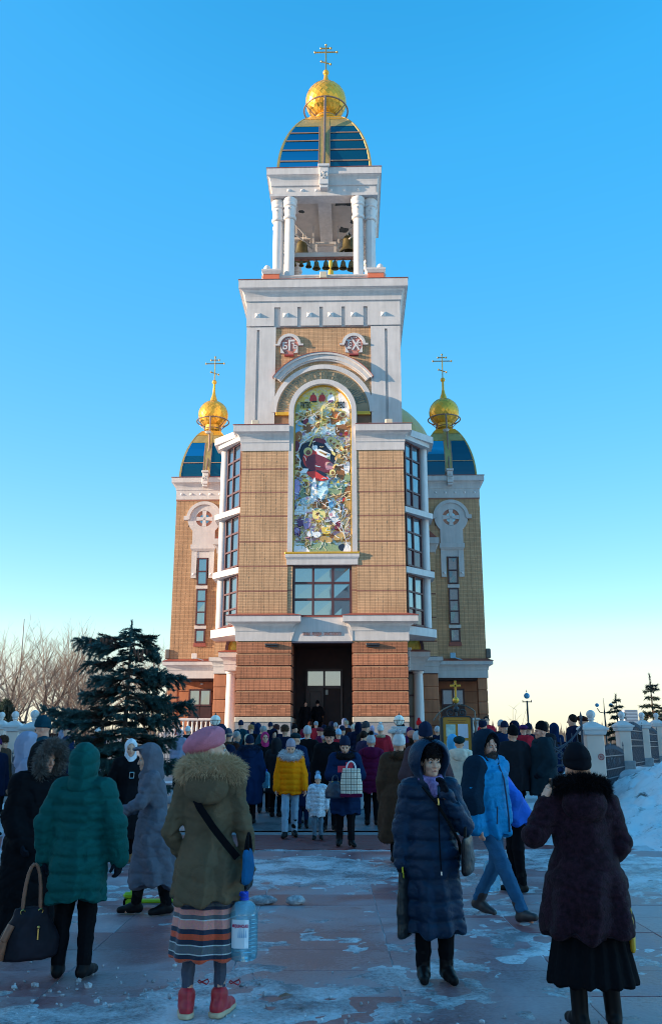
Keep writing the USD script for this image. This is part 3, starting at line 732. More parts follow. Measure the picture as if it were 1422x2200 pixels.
    part('conductor_pipe', B().tube([(cx, cyy - 1.0, 21.25), (cx + .02, cyy - 1.15, 20.4), (cx + 0.04, fy + .35, 18.6), (cx, fy - .1, 17.5)], 0.055, 7), PIPE, church, smooth=True)
    part('dish_lamp', B().rev([(0.0, 20.0), (0.12, 20.02), (0.22, 20.12)], (cx - .05, cyy - 1.3), 12), M('lamp_grey', (0.5, 0.5, 0.48), 0.4), church)
    # base: white cornice, red brick corner, open porch with door
    x0, x1 = (cx - hw - 0.02, cx + hw - 0.1) if sx < 0 else (cx - hw + 0.1, cx + hw + 0.02)
    loop2 = [(x0, fy + 3.4), (x0, fy - .02), (x1, fy - .02), (x1, fy + 3.4)]
    bcn = part('porch_cornice', B().sweep(loop2, cornice_prof(5.22, 0.92, 0.30, 0.42)).box(x0, x1, fy - .02, fy + 3.4, 5.22, 6.13), WHITE, church)
    part('cornice_flashing', B().sweep(loop2, flash_prof(6.142, 0.30, 0.16)), FLASH, bcn)
    cx0, cx1 = (x0 + .02, x0 + 0.55) if sx < 0 else (x1 - 0.55, x1 - .02)
    post = part('corner_post', B().box(cx0 + .03, cx1 - .03, fy + .03, fy + .55, 1.9, 5.22), RMORTAR, church)
    back = part('porch_back_wall', B().box(x0, x1, fy + 1.4, fy + 1.6, 1.9, 5.22), RMORTAR, church)
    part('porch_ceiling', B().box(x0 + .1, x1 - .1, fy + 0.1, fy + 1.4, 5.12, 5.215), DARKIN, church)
    for k in range(5):
        z = 1.92 + 0.66 * k
        part('post_block', B().bev(cx0, cx1, fy, fy + .55, z + .02, z + .64, 0.02), RBRICK, post)
        part('wall_block', B().bev(x0, x1, fy + 1.36, fy + 1.44, z + .015, z + .645, 0.012), RBRICK, back)
    dr = window(church, (wx - 0.75, fy + 1.32), (1, 0), 1.3, 3.75, 4.7, (0.5,), (), 0.09, name='porch_transom')
    part('porch_door', B().box(wx - .75, wx - .12, fy + 1.30, fy + 1.36, 1.9, 3.74).box(wx - .08, wx + .55, fy + 1.31, fy + 1.355, 1.9, 3.74), DOORW, church)
    part('porch_lamp', B().rev([(0, 4.93), (0.07, 4.95), (0.1, 5.0), (0.07, 5.05), (0, 5.06)], (wx, fy + 1.25), 12), WHITE2, church, smooth=True)
    fl = part('floodlight', B().bev(wx - 0.36, wx - .06, fy - .42, fy - .25, 6.28, 6.58, 0.02).cyl((wx - .05, fy - .3, 6.3), (wx + .3, fy - .3, 6.2), .03), WHITE2 if sx < 0 else M('blue_lamp_glass', (0.25, 0.45, 0.6), 0.2), church)
    ex = x0 - .1 if sx < 0 else x1 + .1
    part('loudspeaker', B().bev(ex - .14, ex + .14, fy - .1, fy + .2, 6.3, 6.85, 0.05), M('speaker_grey', (0.12, 0.11, 0.10), 0.6), church)
    # balustrade of the side stair
    xs = np.linspace(wx - 0.65, wx + 1.25, 9) if sx < 0 else np.linspace(wx - 1.25, wx + 0.65, 9)
    bal = part('balustrade', B().bev(min(xs) - .1, max(xs) + .1, 4.9, 5.15, 2.82, 2.95, .02).box(min(xs) - .1, max(xs) + .1, 4.92, 5.13, 1.9, 2.08), WHITE2, church)
    for x in xs:
        part('baluster', B().rev([(0.06, 2.08), (0.06, 2.14), (0.04, 2.2), (0.085, 2.38), (0.04, 2.66), (0.06, 2.76), (0.06, 2.82)], (x, 5.02), 10), WHITE2, bal, smooth=40)
    xo = min(xs) - .1 if sx < 0 else max(xs) + .1
    part('stair_parapet', B().ext(sg.Polygon([(xo, 2.95), (xo, 2.70), (xo + sx * 1.75, 0.45), (xo + sx * 1.75, 0.75)]), 4.9, 5.15).ext(sg.Polygon([(xo, 2.75), (xo, 0.4), (xo + sx * 1.7, 0.4), (xo + sx * 1.7, 0.6)]), 4.95, 5.1), WHITE2, church)
side_tower(-1)
side_tower(1)

# ---- angled glazed bays between the front pier and the side towers
def bay(sx):
    P = lambda x, y: (sx * x, y)
    near, far = (4.12, 0.42), (4.98, 1.66)
    outer = [(4.12, 0.05), (5.62, 1.62), (5.62, 2.9)]
    path = [P(*q) for q in outer] if sx > 0 else [P(*q) for q in outer][::-1]
    def slab(z0, z1, prj, flash=True, name='bay_slab'):
        pl = [P(4.0, 0.05), P(outer[0][0], outer[0][1]), P(outer[1][0] + prj, outer[1][1]), P(outer[1][0] + prj, 2.9), P(4.0, 2.9)]
        s = part(name, B().prism(pl, z0, z1), WHITE, church)
        if flash:
            pp = np.array(pl); lo = np.array([(*q, z1 + .003) for q in pp]); cen = np.array([P(4.3, 1.9)] * 5)
            hi = np.array([(*(q + (c - q) * .55), z1 + .22) for q, c in zip(pp, cen)])
            f = [(i, (i + 1) % 5, 5 + (i + 1) % 5, 5 + i) for i in range(5)] + [(5, 6, 7, 8), (5, 8, 9, 9)]
            part('slab_flashing', B().add(np.vstack([lo, hi]), f), FLASH, s)
    slab(6.72, 7.12, 0.0); slab(9.72, 10.02, -0.02); slab(12.78, 13.06, -0.02)
    slab(16.62, 16.86, -0.1, False, 'bay_cornice'); slab(16.86, 17.22, 0.12, True, 'bay_cornice')
    for z0, z1 in ((7.12, 9.72), (10.02, 12.78), (13.06, 16.62)):
        part('bay_column', B().rev([(0.24, z0), (0.235, z1)], (sx * 5.18, 1.95), 20), WHITE2, church, smooth=40)
        o, e = (P(*near), P(*far)) if sx > 0 else (P(*far), P(*near))
        d = (e[0] - o[0], e[1] - o[1]); w = math.hypot(*d)
        hz = (0.33, 0.66) if z1 - z0 < 3 else (0.25, 0.5, 0.75)
        dk = ((0, 0), (1, 0)) if sx > 0 else ()
        window(church, o, d, w, z0 + .12, z1 - .003, (0.45,), hz, 0.085, name='bay_window', dark=dk)
    part('bay_core', B().prism([P(4.0, 0.9), P(4.75, 1.95), P(4.9, 2.9), P(4.0, 2.9)], 6.9, 17.0), DARKIN, church)
    # gilded lunette, portal entablature and column below the bay
    lc = sx * 3.75
    ln = part('gilded_lunette', B().ext(circle(lc, 6.32, 1.15, 48).intersection(rect(-20, 20, 6.32, 9)), 3.55, 3.6), M('lunette_gold', (0.75, 0.50, 0.10), 0.35, metal=0.8, var=0.35, scale=4), church)
    part('lunette_arch', B().ext(sector(lc, 6.32, 1.15, 1.21, -90, 90), 3.4, 3.7), GOLDB, ln)
    part('lunette_hood', B().ext(sector(lc, 6.32, 1.21, 1.36, -90, 90), 3.3, 3.7), FRAME, ln)
    el = [P(4.0, 3.0), P(5.05, 3.0), P(5.05, 5.4)] if sx > 0 else [P(5.05, 5.4), P(5.05, 3.0), P(4.0, 3.0)]
    e = part('portal_entablature', B().sweep(el, cornice_prof(5.25, 0.90, 0.30, 0.3)).prism([P(4.0, 3.0), P(5.05, 3.0), P(5.05, 5.4), P(4.0, 5.4)], 5.25, 6.14), WHITE, church)
    part('cornice_flashing', B().sweep(el, flash_prof(6.152, 0.3, 0.14)), FLASH, e)
    part('portal_column', B().rev([(0.33, 1.9), (0.33, 2.1), (0.26, 2.2), (0.25, 3.5), (0.225, 5.1), (0.28, 5.16), (0.28, 5.25)], (sx * 4.80, 3.6), 20), WHITE2, church, smooth=40)
    window(church, P(4.0, 4.15) if sx > 0 else P(4.75, 4.15), (1, 0), 0.75, 1.95, 5.24, (), (0.32, 0.64), 0.09, name='portal_window', gl=glass('etched_pane', (0.20, 0.15, 0.10), (0.6, 0.6, 0.6), 0.4, 0.25) if 'etched_pane' not in looks else looks['etched_pane'])
    if sx > 0: console(sx * 4.16, 2.7, 5.35, 0.66)
    # wing wall back to the side tower
    wx0, wx1 = 4.9, 6.0
    xa, xb = min(sx * wx0, sx * wx1), max(sx * wx0, sx * wx1)
    wg = part('wing_wall', B().box(xa, xb, 5.62, 9.0, 6.2, 12.2), MORTAR, church)
    brick_wall(wg, (xa, 5.62), (1, 0), 1.1, 6.2, 11.9, YBRICK, 80 + sx, bands=[7.0, 8.3, 9.6, 10.9])
    if sx > 0: brick_wall(wg, (xb, 5.62), (0, 1), 2.3, 6.2, 11.9, YBRICK, 83)
    else: brick_wall(wg, (xa, 7.9), (0, -1), 2.3, 6.2, 11.9, YBRICK, 84)
    wl = [(xa, 8.0), (xa, 5.62), (xb, 5.62), (xb, 8.0)]
    part('wing_cornice', B().sweep(wl, cornice_prof(11.9, 0.8, 0.26)).box(xa, xb, 5.62, 9, 11.9, 12.69), WHITE, church)
    gx = (xa + xb) / 2
    part('wing_gable', B().ext(sg.Polygon([(xa - .2, 12.7), (xb + .2, 12.7), (gx - sx * .5, 13.9)]), 5.5, 7.9), FLASH, church)
    part('wing_base', B().box(xa, xb, 5.7, 9, 1.9, 5.3), RMORTAR, church)
    for k in range(5):
        part('wing_base_block', B().bev(xa, xb, 5.62, 5.75, 1.92 + .67 * k, 2.57 + .67 * k, .02), RBRICK, church)
    part('wing_base_cornice', B().sweep([(xa, 9), (xa, 5.6), (xb, 5.6), (xb, 9)], cornice_prof(5.3, 0.85, 0.26, .35)).box(xa, xb, 5.6, 9, 5.3, 6.14), WHITE, church)
bay(-1); bay(1)

# ---- nave and its great gilded dome behind the tower
nv = part('nave_wall', B().box(-8.6, 8.6, 11.3, 34, 1.9, 16.5).box(-4.0, 4.0, 3, 11.4, 7, 17), YBRICK, church)
part('nave_roof', B().prism([(-8.7, 11.2), (8.7, 11.2), (8.7, 34), (-8.7, 34)], 16.5, 16.8), FLASH, nv)
part('dome_drum', B().rev([(7.1, 16.8), (7.1, 21.9)], (0, 19.5), 40), WHITE, church, smooth=40)
gd = [(7.4 * math.cos(q), 21.9 + 4.7 * math.sin(q)) for q in np.linspace(0, 1.56, 14)]
part('great_gilded_dome', B().rev(gd, (0, 19.5), 40), M('dull_gilding', (0.40, 0.27, 0.09), .5, metal=.35, var=.1), church, smooth=False)

# ================================================================ BELLS (each hangs from the belfry frame)
fb = B().box(-2.0, 2.0, 2.9, 3.12, 28.6, 28.95)
part('bell_beam', fb, M('rust_beam', (0.24, 0.085, 0.06), 0.7, var=0.3), church)
part('bell_beam_face', B().box(-2.0, 2.0, 2.85, 2.9, 28.7, 28.97), BELFI, church)
tr = B()
for sx in (-1, 1):
    tr.cyl((sx * 2.0, 3.6, 30.9), (sx * 0.5, 4.8, 30.1), 0.05); tr.cyl((sx * 2.0, 3.6, 31.6), (sx * 0.5, 4.8, 30.4), 0.05)
    for t in (0.2, 0.45, 0.7):
        tr.cyl((sx * (2.0 - 1.5 * t), 3.6 + 1.2 * t, 30.9 - .8 * t), (sx * (2.0 - 1.5 * t), 3.6 + 1.2 * t, 31.6 - 1.2 * t), 0.03)
    tr.box(sx * 1.6 - .7, sx * 1.6 + .7, 4.3, 4.5, 30.75, 30.9); tr.box(sx * 0.75 - .05, sx * 0.75 + .05, 4.3, 4.5, 29.6, 31.6)
    tr.cyl((sx * 0.5, 4.4, 29.4), (sx * 1.1, 4.4, 30.0), .04); tr.cyl((sx * 0.6, 4.4, 29.2), (sx * .9, 4.4, 29.9), .04)
tr.box(-0.62, 0.62, 4.2, 4.4, 30.35, 30.5); tr.box(-0.62, -.5, 4.2, 4.4, 29.5, 30.35); tr.box(.5, .62, 4.2, 4.4, 29.5, 30.35); tr.box(-.5, .5, 4.22, 4.38, 29.5, 29.62)
part('bell_frame', tr, BELFI, church)
part('ladder', B().cyl((-1.2, 5.5, 26.4), (-1.2, 5.5, 28.3), .03).cyl((-0.35, 5.5, 26.4), (-.35, 5.5, 28.3), .03).box(-1.2, -.35, 5.48, 5.52, 26.9, 26.95).box(-1.2, -.35, 5.48, 5.52, 27.3, 27.35).box(-1.2, -.35, 5.48, 5.52, 27.7, 27.75).box(-1.2, -.35, 5.48, 5.52, 28.1, 28.15), M('blue_grey_steel', (0.25, 0.3, 0.36), 0.5), church)
def church_pt(x, y, z):
    q = math.radians(CROT)
    return (CX + x * math.cos(q) - y * math.sin(q), CY + x * math.sin(q) + y * math.cos(q), z)
def bell(x, y, ztop, h, label, grp=None, big=False):
    t = thing('bell', label, 'bell', church_pt(x, y, ztop), CROT, grp)
    k = h
    pr = [(0.0, 0.0), (0.14 * k, -0.01 * k), (0.24 * k, -0.06 * k), (0.29 * k, -0.2 * k), (0.32 * k, -0.5 * k), (0.38 * k, -0.75 * k), (0.48 * k, -0.92 * k), (0.52 * k, -1.0 * k), (0.44 * k, -0.98 * k), (0.3 * k, -0.6 * k), (0.2 * k, -.2 * k), (0, -.1 * k)]
    part('bell_body', B().rev(pr, n=22), BRONZE, t, smooth=40)
    part('crown', B().cyl((0, 0, 0), (0, 0, 0.3 * k), 0.06 * k).cyl((-.1 * k, 0, .12 * k), (.1 * k, 0, .12 * k), .035 * k), DARKM, t)
    part('clapper', B().cyl((0, 0, -.3 * k), (0, 0, -1.05 * k), .02 * k).sph((0, 0, -1.05 * k), .08 * k, 1), DARKM, t)
xs = [-1.75, -1.35, -0.93, -0.48, 0.06, 0.58, 1.05, 1.52]
nm = ['smallest left-hand bell of the row under the belfry beam', 'second bell from the left in the belfry row', 'third bell from the left in the belfry row', 'fourth bell from the left in the belfry row, wider than its left neighbours', 'fifth bell from the left in the belfry row, left of the gilded spike', 'sixth bell from the left in the belfry row, beside the gilded spike', 'second bell from the right in the belfry row', 'rightmost and largest bell of the row under the belfry beam']
for x, h, l in zip(xs, (0.28, 0.30, 0.36, 0.46, 0.44, 0.46, 0.46, 0.52), nm):
    bell(x, 3.0, 28.6 - 0.3 * h, h, 'bronze ' + l, 'row of small bells under the belfry beam')
bell(-1.42, 4.4, 30.65, 1.1, 'large dark bell hanging at the left behind the belfry columns', 'pair of large bells in the belfry')
bell(1.36, 4.4, 30.95, 1.15, 'large pale bronze bell hanging at the right behind the belfry columns', 'pair of large bells in the belfry')
part('rear_spire', B().rev([(1.2, 26.6), (0.7, 28.5), (0.42, 32.0), (0.26, 36.8), (0.10, 38.9), (0.17, 39.1), (0.02, 39.4)], (-0.1, 19.5), 14), GOLDB, church, smooth=40)
# ================================================================ THE MOSAIC in the niche (a part of the church)
def mcol(name, c): return M('mosaic_' + name, c, 0.45, var=0.18, scale=14, island=0.14)
MC = {k: mcol(k, tuple(min(.85, q * 1.3) for q in c) if k not in ('navy', 'black', 'maroon', 'violet') else c) for k, c in dict(gold=(0.66, 0.46, 0.08), gold2=(0.60, 0.50, 0.18), white=(0.66, 0.68, 0.70), ice=(0.42, 0.60, 0.72), sky=(0.16, 0.38, 0.58), navy=(0.012, 0.022, 0.05),
      red=(0.46, 0.035, 0.03), maroon=(0.20, 0.03, 0.055), brown=(0.20, 0.085, 0.03), rust=(0.36, 0.12, 0.035), ochre=(0.42, 0.26, 0.09), green=(0.20, 0.27, 0.15), teal=(0.20, 0.36, 0.36), lilac=(0.32, 0.24, 0.42),
      cream=(0.58, 0.48, 0.30), black=(0.02, 0.015, 0.012), skin=(0.24, 0.13, 0.08), pink=(0.45, 0.22, 0.26), violet=(0.14, 0.05, 0.16)).items()}
def mp(x, y): return ((x - 457) * 0.0046, 19.56 - (y - 225) * 0.00484)
mosaic = part('mosaic_panel', B().ext(gi.intersection(rect(-3, 3, 10.73, 25)), 0.28, 0.36), MC['cream'], church)
panel = gi.intersection(rect(-3, 3, 10.74, 25)).buffer(-0.01)
layer = [0]
def piece(col, pts, smooth=True, name='mosaic_piece', poly=None):
    if poly is None:
        P_ = np.array([mp(*p) for p in pts])
        if smooth:
            n = len(P_); out = []
            for i in range(n):
                p0, p1, p2, p3 = P_[i - 1], P_[i], P_[(i + 1) % n], P_[(i + 2) % n]
                for t in np.linspace(0, 1, 5, endpoint=False):
                    out.append(0.5 * (2 * p1 + (p2 - p0) * t + (2 * p0 - 5 * p1 + 4 * p2 - p3) * t * t + (3 * p1 - p0 - 3 * p2 + p3) * t ** 3))
            P_ = np.array(out)
        poly = sg.Polygon(P_).buffer(0)
    poly = poly.intersection(panel)
    if poly.is_empty: return
    layer[0] += 1
    part(name, B().ext(poly, 0.27 - 0.0009 * layer[0], 0.2805), MC[col], mosaic)
def line(col, pts, w):
    piece(col, None, poly=sg.LineString([mp(*p) for p in pts]).buffer(w, cap_style=1))
def disc(col, x, y, r):
    c = mp(x, y); piece(col, None, poly=sg.Point(*c).buffer(r * 0.0047, quad_segs=6))
def halo(x, y, r, face='skin'):
    disc('cream', x, y, r + 1); disc('gold2', x, y, r - 3); disc(face, x + 2, y + r * .25, r * .58); disc('brown', x + 2, y + r * .02, r * .40)
# the ground of the mosaic: many small irregular patches, their colours by region
regs = [((0, 480), ('gold', 'gold', 'gold2', 'cream')), ((480, 720), ('ice', 'white', 'cream', 'gold', 'ochre', 'rust', 'gold2', 'cream')), ((720, 900), ('white', 'white', 'ice', 'cream', 'gold2', 'lilac')),
        ((900, 1250), ('white', 'cream', 'brown', 'cream', 'gold2', 'rust', 'ice')), ((1250, 1450), ('lilac', 'ice', 'white', 'white', 'cream', 'sky')), ((1450, 1600), ('ice', 'brown', 'white', 'sky', 'ochre', 'lilac')),
        ((1600, 1800), ('ochre', 'gold2', 'lilac', 'white', 'cream', 'pink')), ((1800, 1920), ('lilac', 'white', 'gold', 'cream', 'pink', 'rust')), ((1920, 2100), ('green', 'white', 'ice', 'cream', 'white', 'ochre'))]
pts = R.random((2300, 2)) * [680, 1900] + [120, 190]
pts[:, 1] += 22 * np.sin(pts[:, 0] / 60.0)
vor = Voronoi(np.vstack([pts * [1.0, 1.6], [[-4e3, -4e3], [6e3, -4e3], [6e3, 9e3], [-4e3, 9e3]]]))
cells = {}
for i in range(len(pts)):
    rg_ = vor.regions[vor.point_region[i]]
    if -1 in rg_ or not rg_: continue
    q = sg.Polygon([mp(x, y / 1.6) for x, y in vor.vertices[rg_]]).buffer(-0.006)
    q = q.intersection(panel)
    if q.is_empty: continue
    y = pts[i, 1]
    pal = next((p for (a, b_), p in regs if a <= y < b_), regs[-1][1])
    cells.setdefault(pal[int(R.integers(len(pal)))], []).append(q)
for k, L in cells.items():
    b = B()
    for q in L: b.ext(q, 0.2735, 0.2805)
    part('mosaic_ground', b, MC[k], mosaic, kind='stuff')
piece('white', [(640, 290), (765, 330), (770, 560), (690, 520), (640, 400)])
piece('green', [(150, 440), (200, 430), (190, 500), (150, 540)])
for x, c in ((350, 'red'), (450, 'red'), (548, 'white')):
    disc('gold2', x, 300, 34); piece(c, [(x - 40, 385), (x - 30, 330), (x, 308), (x + 30, 330), (x + 40, 385), (x, 395)])
    disc('skin', x, 305, 14)
piece('violet', [(520, 385), (575, 382), (560, 410), (530, 408)])
piece('black', [(335, 388), (390, 388), (380, 402), (345, 402)])
for x, t in ((208, 'РЖТВО'), (592, 'ХРВО')):
    m = meshkit.text_mesh(t, 0.34, 0.01, bold=True); vv = np.array(m.vertices); ww = vv[:, 0].max()
    u, z = mp(x, 470)
    part('mosaic_letters', (np.stack([vv[:, 0] * (0.52 / ww) + u, 0.255 - vv[:, 2], vv[:, 1] + z], 1), np.array(m.faces)), MC['black'], mosaic)
for k in range(18):
    q = math.pi * 2 * k / 18; r0 = 105 if k % 2 else 140
    piece('cream', [(460 + 10 * math.cos(q + 1.5), 462 + 10 * math.sin(q + 1.5)), (460 + r0 * math.cos(q), 462 + .75 * r0 * math.sin(q)), (460 + 10 * math.cos(q - 1.5), 462 + 10 * math.sin(q - 1.5))], False)
disc('gold2', 460, 462, 26)
piece('sky', [(165, 620), (200, 600), (210, 680), (180, 760), (155, 740)]); piece('ice', [(300, 580), (370, 540), (360, 640), (310, 640)])
piece('navy', [(220, 590), (255, 580), (250, 640), (220, 630)]); piece('maroon', [(255, 590), (300, 600), (270, 650), (240, 640)])
piece('brown', [(240, 670), (330, 655), (320, 730), (260, 740)]); piece('rust', [(155, 760), (200, 730), (230, 770), (200, 850), (155, 840)])
piece('maroon', [(150, 850), (190, 850), (200, 930), (150, 950)])
halo(207, 575, 36); halo(276, 540, 36)
piece('brown', [(545, 600), (570, 520), (640, 520), (650, 600), (600, 640), (555, 655)]); piece('rust', [(600, 540), (680, 560), (660, 610), (600, 610)]); halo(680, 538, 38)
piece('ice', [(610, 640), (700, 620), (690, 660), (620, 665)]); piece('gold2', [(385, 630), (470, 620), (460, 690), (390, 690)]); disc('brown', 405, 580, 24); disc('black', 405, 580, 12)
piece('white', [(370, 720), (460, 680), (590, 700), (600, 780), (480, 770), (380, 790)])
for k in range(6): line('ice', [(420, 700 + 14 * k), (520, 690 + 14 * k), (600, 715 + 12 * k)], 0.008)
piece('brown', [(600, 760), (620, 680), (720, 660), (740, 760), (690, 800)]); disc('red', 715, 765, 20); disc('violet', 660, 770, 18)
# cave and the reclining figure
piece('maroon', [(330, 850), (390, 810), (480, 830), (500, 870), (400, 880)])
piece('navy', [(205, 930), (250, 870), (330, 850), (420, 860), (520, 900), (600, 960), (615, 1050), (560, 1110), (420, 1180), (530, 1240), (520, 1260), (380, 1200), (250, 1150), (212, 1060)])
piece('red', [(240, 1020), (290, 960), (380, 950), (390, 1010), (320, 1130), (260, 1110)])
piece('maroon', [(270, 1060), (330, 1000), (430, 1000), (540, 1070), (590, 1130), (520, 1190), (400, 1180), (300, 1150)])
piece('pink', [(490, 1080), (560, 1090), (580, 1140), (500, 1160)])
piece('red', [(300, 1180), (380, 1180), (450, 1220), (530, 1240), (510, 1270), (420, 1280), (330, 1240), (280, 1190)])
piece('navy', [(385, 1165), (450, 1180), (520, 1230), (470, 1235)])
halo(296, 960, 46, 'maroon')
piece('white', [(350, 900), (395, 895), (400, 940), (385, 960), (345, 930)]); piece('white', [(385, 950), (420, 930), (545, 990), (540, 1050), (400, 990)], False); piece('ochre', [(410, 965), (430, 955), (505, 990), (495, 1010)], False); piece('green', [(500, 1030), (540, 1010), (540, 1055)], False)
piece('white', [(205, 1195), (245, 1145), (305, 1150), (280, 1195)], False)
piece('white', [(480, 870), (520, 880), (580, 960), (530, 940)]); piece('gold2', [(510, 830), (560, 800), (660, 880), (690, 950), (600, 900)])
for x, y, r in ((546, 838, 28), (584, 868, 28), (620, 898, 30), (700, 975, 27), (602, 1128, 32), (566, 1190, 32)): halo(x, y, r, 'brown')
piece('ochre', [(590, 1040), (640, 990), (690, 1060), (640, 1090)]); piece('gold2', [(555, 955), (600, 985), (590, 1010), (560, 985)])
piece('brown', [(610, 1160), (660, 1110), (700, 1180), (680, 1260), (630, 1240)]); piece('white', [(690, 1110), (750, 1080), (750, 1180), (710, 1220)]); piece('green', [(700, 1230), (755, 1200), (755, 1290), (700, 1290)])
piece('lilac', [(150, 1290), (200, 1280), (210, 1380), (170, 1480), (148, 1470)])
disc('cream', 268, 1310, 50); disc('gold', 268, 1308, 44); disc('brown', 270, 1318, 28)
piece('green', [(225, 1370), (250, 1350), (260, 1420), (300, 1480), (240, 1490), (215, 1430)]); piece('ochre', [(275, 1370), (320, 1360), (325, 1430), (290, 1440)]); piece('white', [(240, 1470), (350, 1450), (390, 1490), (300, 1540), (235, 1520)]); piece('teal', [(260, 1500), (330, 1490), (320, 1530), (270, 1535)])
piece('white', [(330, 1440), (350, 1290), (375, 1250), (390, 1330), (400, 1440), (370, 1480)]); piece('ice', [(400, 1440), (420, 1310), (470, 1300), (520, 1390), (470, 1480), (420, 1470)]); piece('sky', [(440, 1510), (520, 1480), (580, 1550), (520, 1580)])
piece('green', [(520, 1380), (570, 1340), (690, 1340), (700, 1410), (600, 1430), (540, 1430)])
for x, y in ((555, 1310), (628, 1300), (712, 1310)):
    piece('teal', [(x - 16, y + 40), (x - 16, y + 10), (x + 16, y + 10), (x + 16, y + 40)], False); piece('gold', [(x - 20, y + 10), (x, y - 25), (x + 20, y + 10)], False)
piece('brown', [(690, 1400), (750, 1340), (755, 1420), (700, 1440)]); disc('red', 700, 1490, 26); piece('ochre', [(690, 1520), (755, 1420), (760, 1600), (720, 1640)])
piece('brown', [(400, 1540), (500, 1480), (520, 1560), (440, 1590)]); line('cream', [(480, 1480), (560, 1450), (640, 1430), (760, 1400)], 0.018)
for y in (1560, 1590, 1622): piece('white', [(180 - (y - 1560) * .5, y), (290, y - 8), (285, y + 22), (170 - (y - 1560) * .5, y + 26)], False)
piece('violet', [(180, 1740), (200, 1690), (250, 1690), (260, 1750), (210, 1770)]); piece('lilac', [(250, 1700), (320, 1690), (330, 1760), (270, 1800)]); disc('violet', 180, 1820, 40); disc('lilac', 185, 1815, 26)
disc('gold2', 420, 1650, 70); disc('gold', 418, 1695, 26); disc('brown', 405, 1640, 22)
piece('white', [(520, 1630), (570, 1600), (620, 1650), (660, 1760), (630, 1800), (560, 1720)]); disc('pink', 550, 1650, 18)
for a, b_ in (((580, 1580), (700, 1620)), ((640, 1540), (650, 1640)), ((600, 1640), (720, 1590)), ((690, 1540), (670, 1650)), ((730, 1600), (690, 1680))): line('white', [a, b_], 0.016)
piece('maroon', [(600, 1740), (650, 1720), (640, 1790), (590, 1800)])
piece('cream', [(440, 1780), (500, 1760), (560, 1780), (500, 1800)]); piece('gold', [(452, 1790), (548, 1790), (530, 1850), (470, 1850)])
line('cream', [(620, 1780), (680, 1850), (710, 1760), (750, 1680)], 0.02)
for x, y in ((620, 1890), (670, 1880), (520, 1920), (470, 1905), (400, 1860), (330, 1850)): piece('ochre' if x > 440 else 'white', [(x - 40, y), (x - 20, y - 28), (x + 25, y - 26), (x + 42, y + 4), (x + 10, y + 30), (x - 30, y + 26)])
piece('green', [(330, 2000), (440, 1940), (560, 1960), (680, 2000), (690, 2050), (330, 2050)]); piece('white', [(140, 1990), (250, 1980), (320, 2045), (140, 2045)]); piece('white', [(680, 2045), (720, 1960), (768, 2000), (768, 2045)]); piece('navy', [(630, 1980), (690, 1960), (680, 2030), (640, 2020)])
line('gold2', [(455, 480), (448, 600), (425, 690), (360, 800), (310, 900)], 0.018); line('cream', [(160, 640), (240, 580), (330, 560), (420, 520)], 0.012)
line('white', [(190, 960), (220, 880), (330, 800), (400, 770)], 0.02); line('white', [(170, 1000), (215, 1060), (200, 1150)], 0.016); line('white', [(660, 1750), (720, 1960), (740, 2040)], 0.016)

# small strokes of lighter stone that break up the larger shapes, as folds, leaves and rays
strokes = {}
for k in range(330):
    x, y = R.uniform(150, 765), R.uniform(500, 2030)
    if 230 < x < 600 and 880 < y < 1250 and R.random() < .8: continue
    a = R.uniform(0, 6.28); L = R.uniform(22, 62); w_ = R.uniform(2.5, 6); c = R.uniform(-.7, .7)
    p = [(x + L * (q - .5) * math.cos(a + c * (q - .5)), y + L * (q - .5) * math.sin(a + c * (q - .5))) for q in (0, .25, .5, .75, 1)]
    pl = sg.LineString([mp(*t_) for t_ in p]).buffer(w_ * .0023, cap_style=1).intersection(panel)
    if pl.is_empty: continue
    pal = next((p_ for (a_, b_), p_ in regs if a_ <= y < b_), regs[-1][1])
    strokes.setdefault((pal + ('white', 'cream', 'white', 'cream'))[int(R.integers(len(pal) + 4))], []).append(pl)
for n_, (k, L) in enumerate(sorted(strokes.items())):
    b = B()
    for q in L: b.ext(q, 0.27 - 0.0009 * (layer[0] + 2 + n_), 0.2805)
    part('mosaic_strokes', b, MC[k], mosaic, kind='stuff')
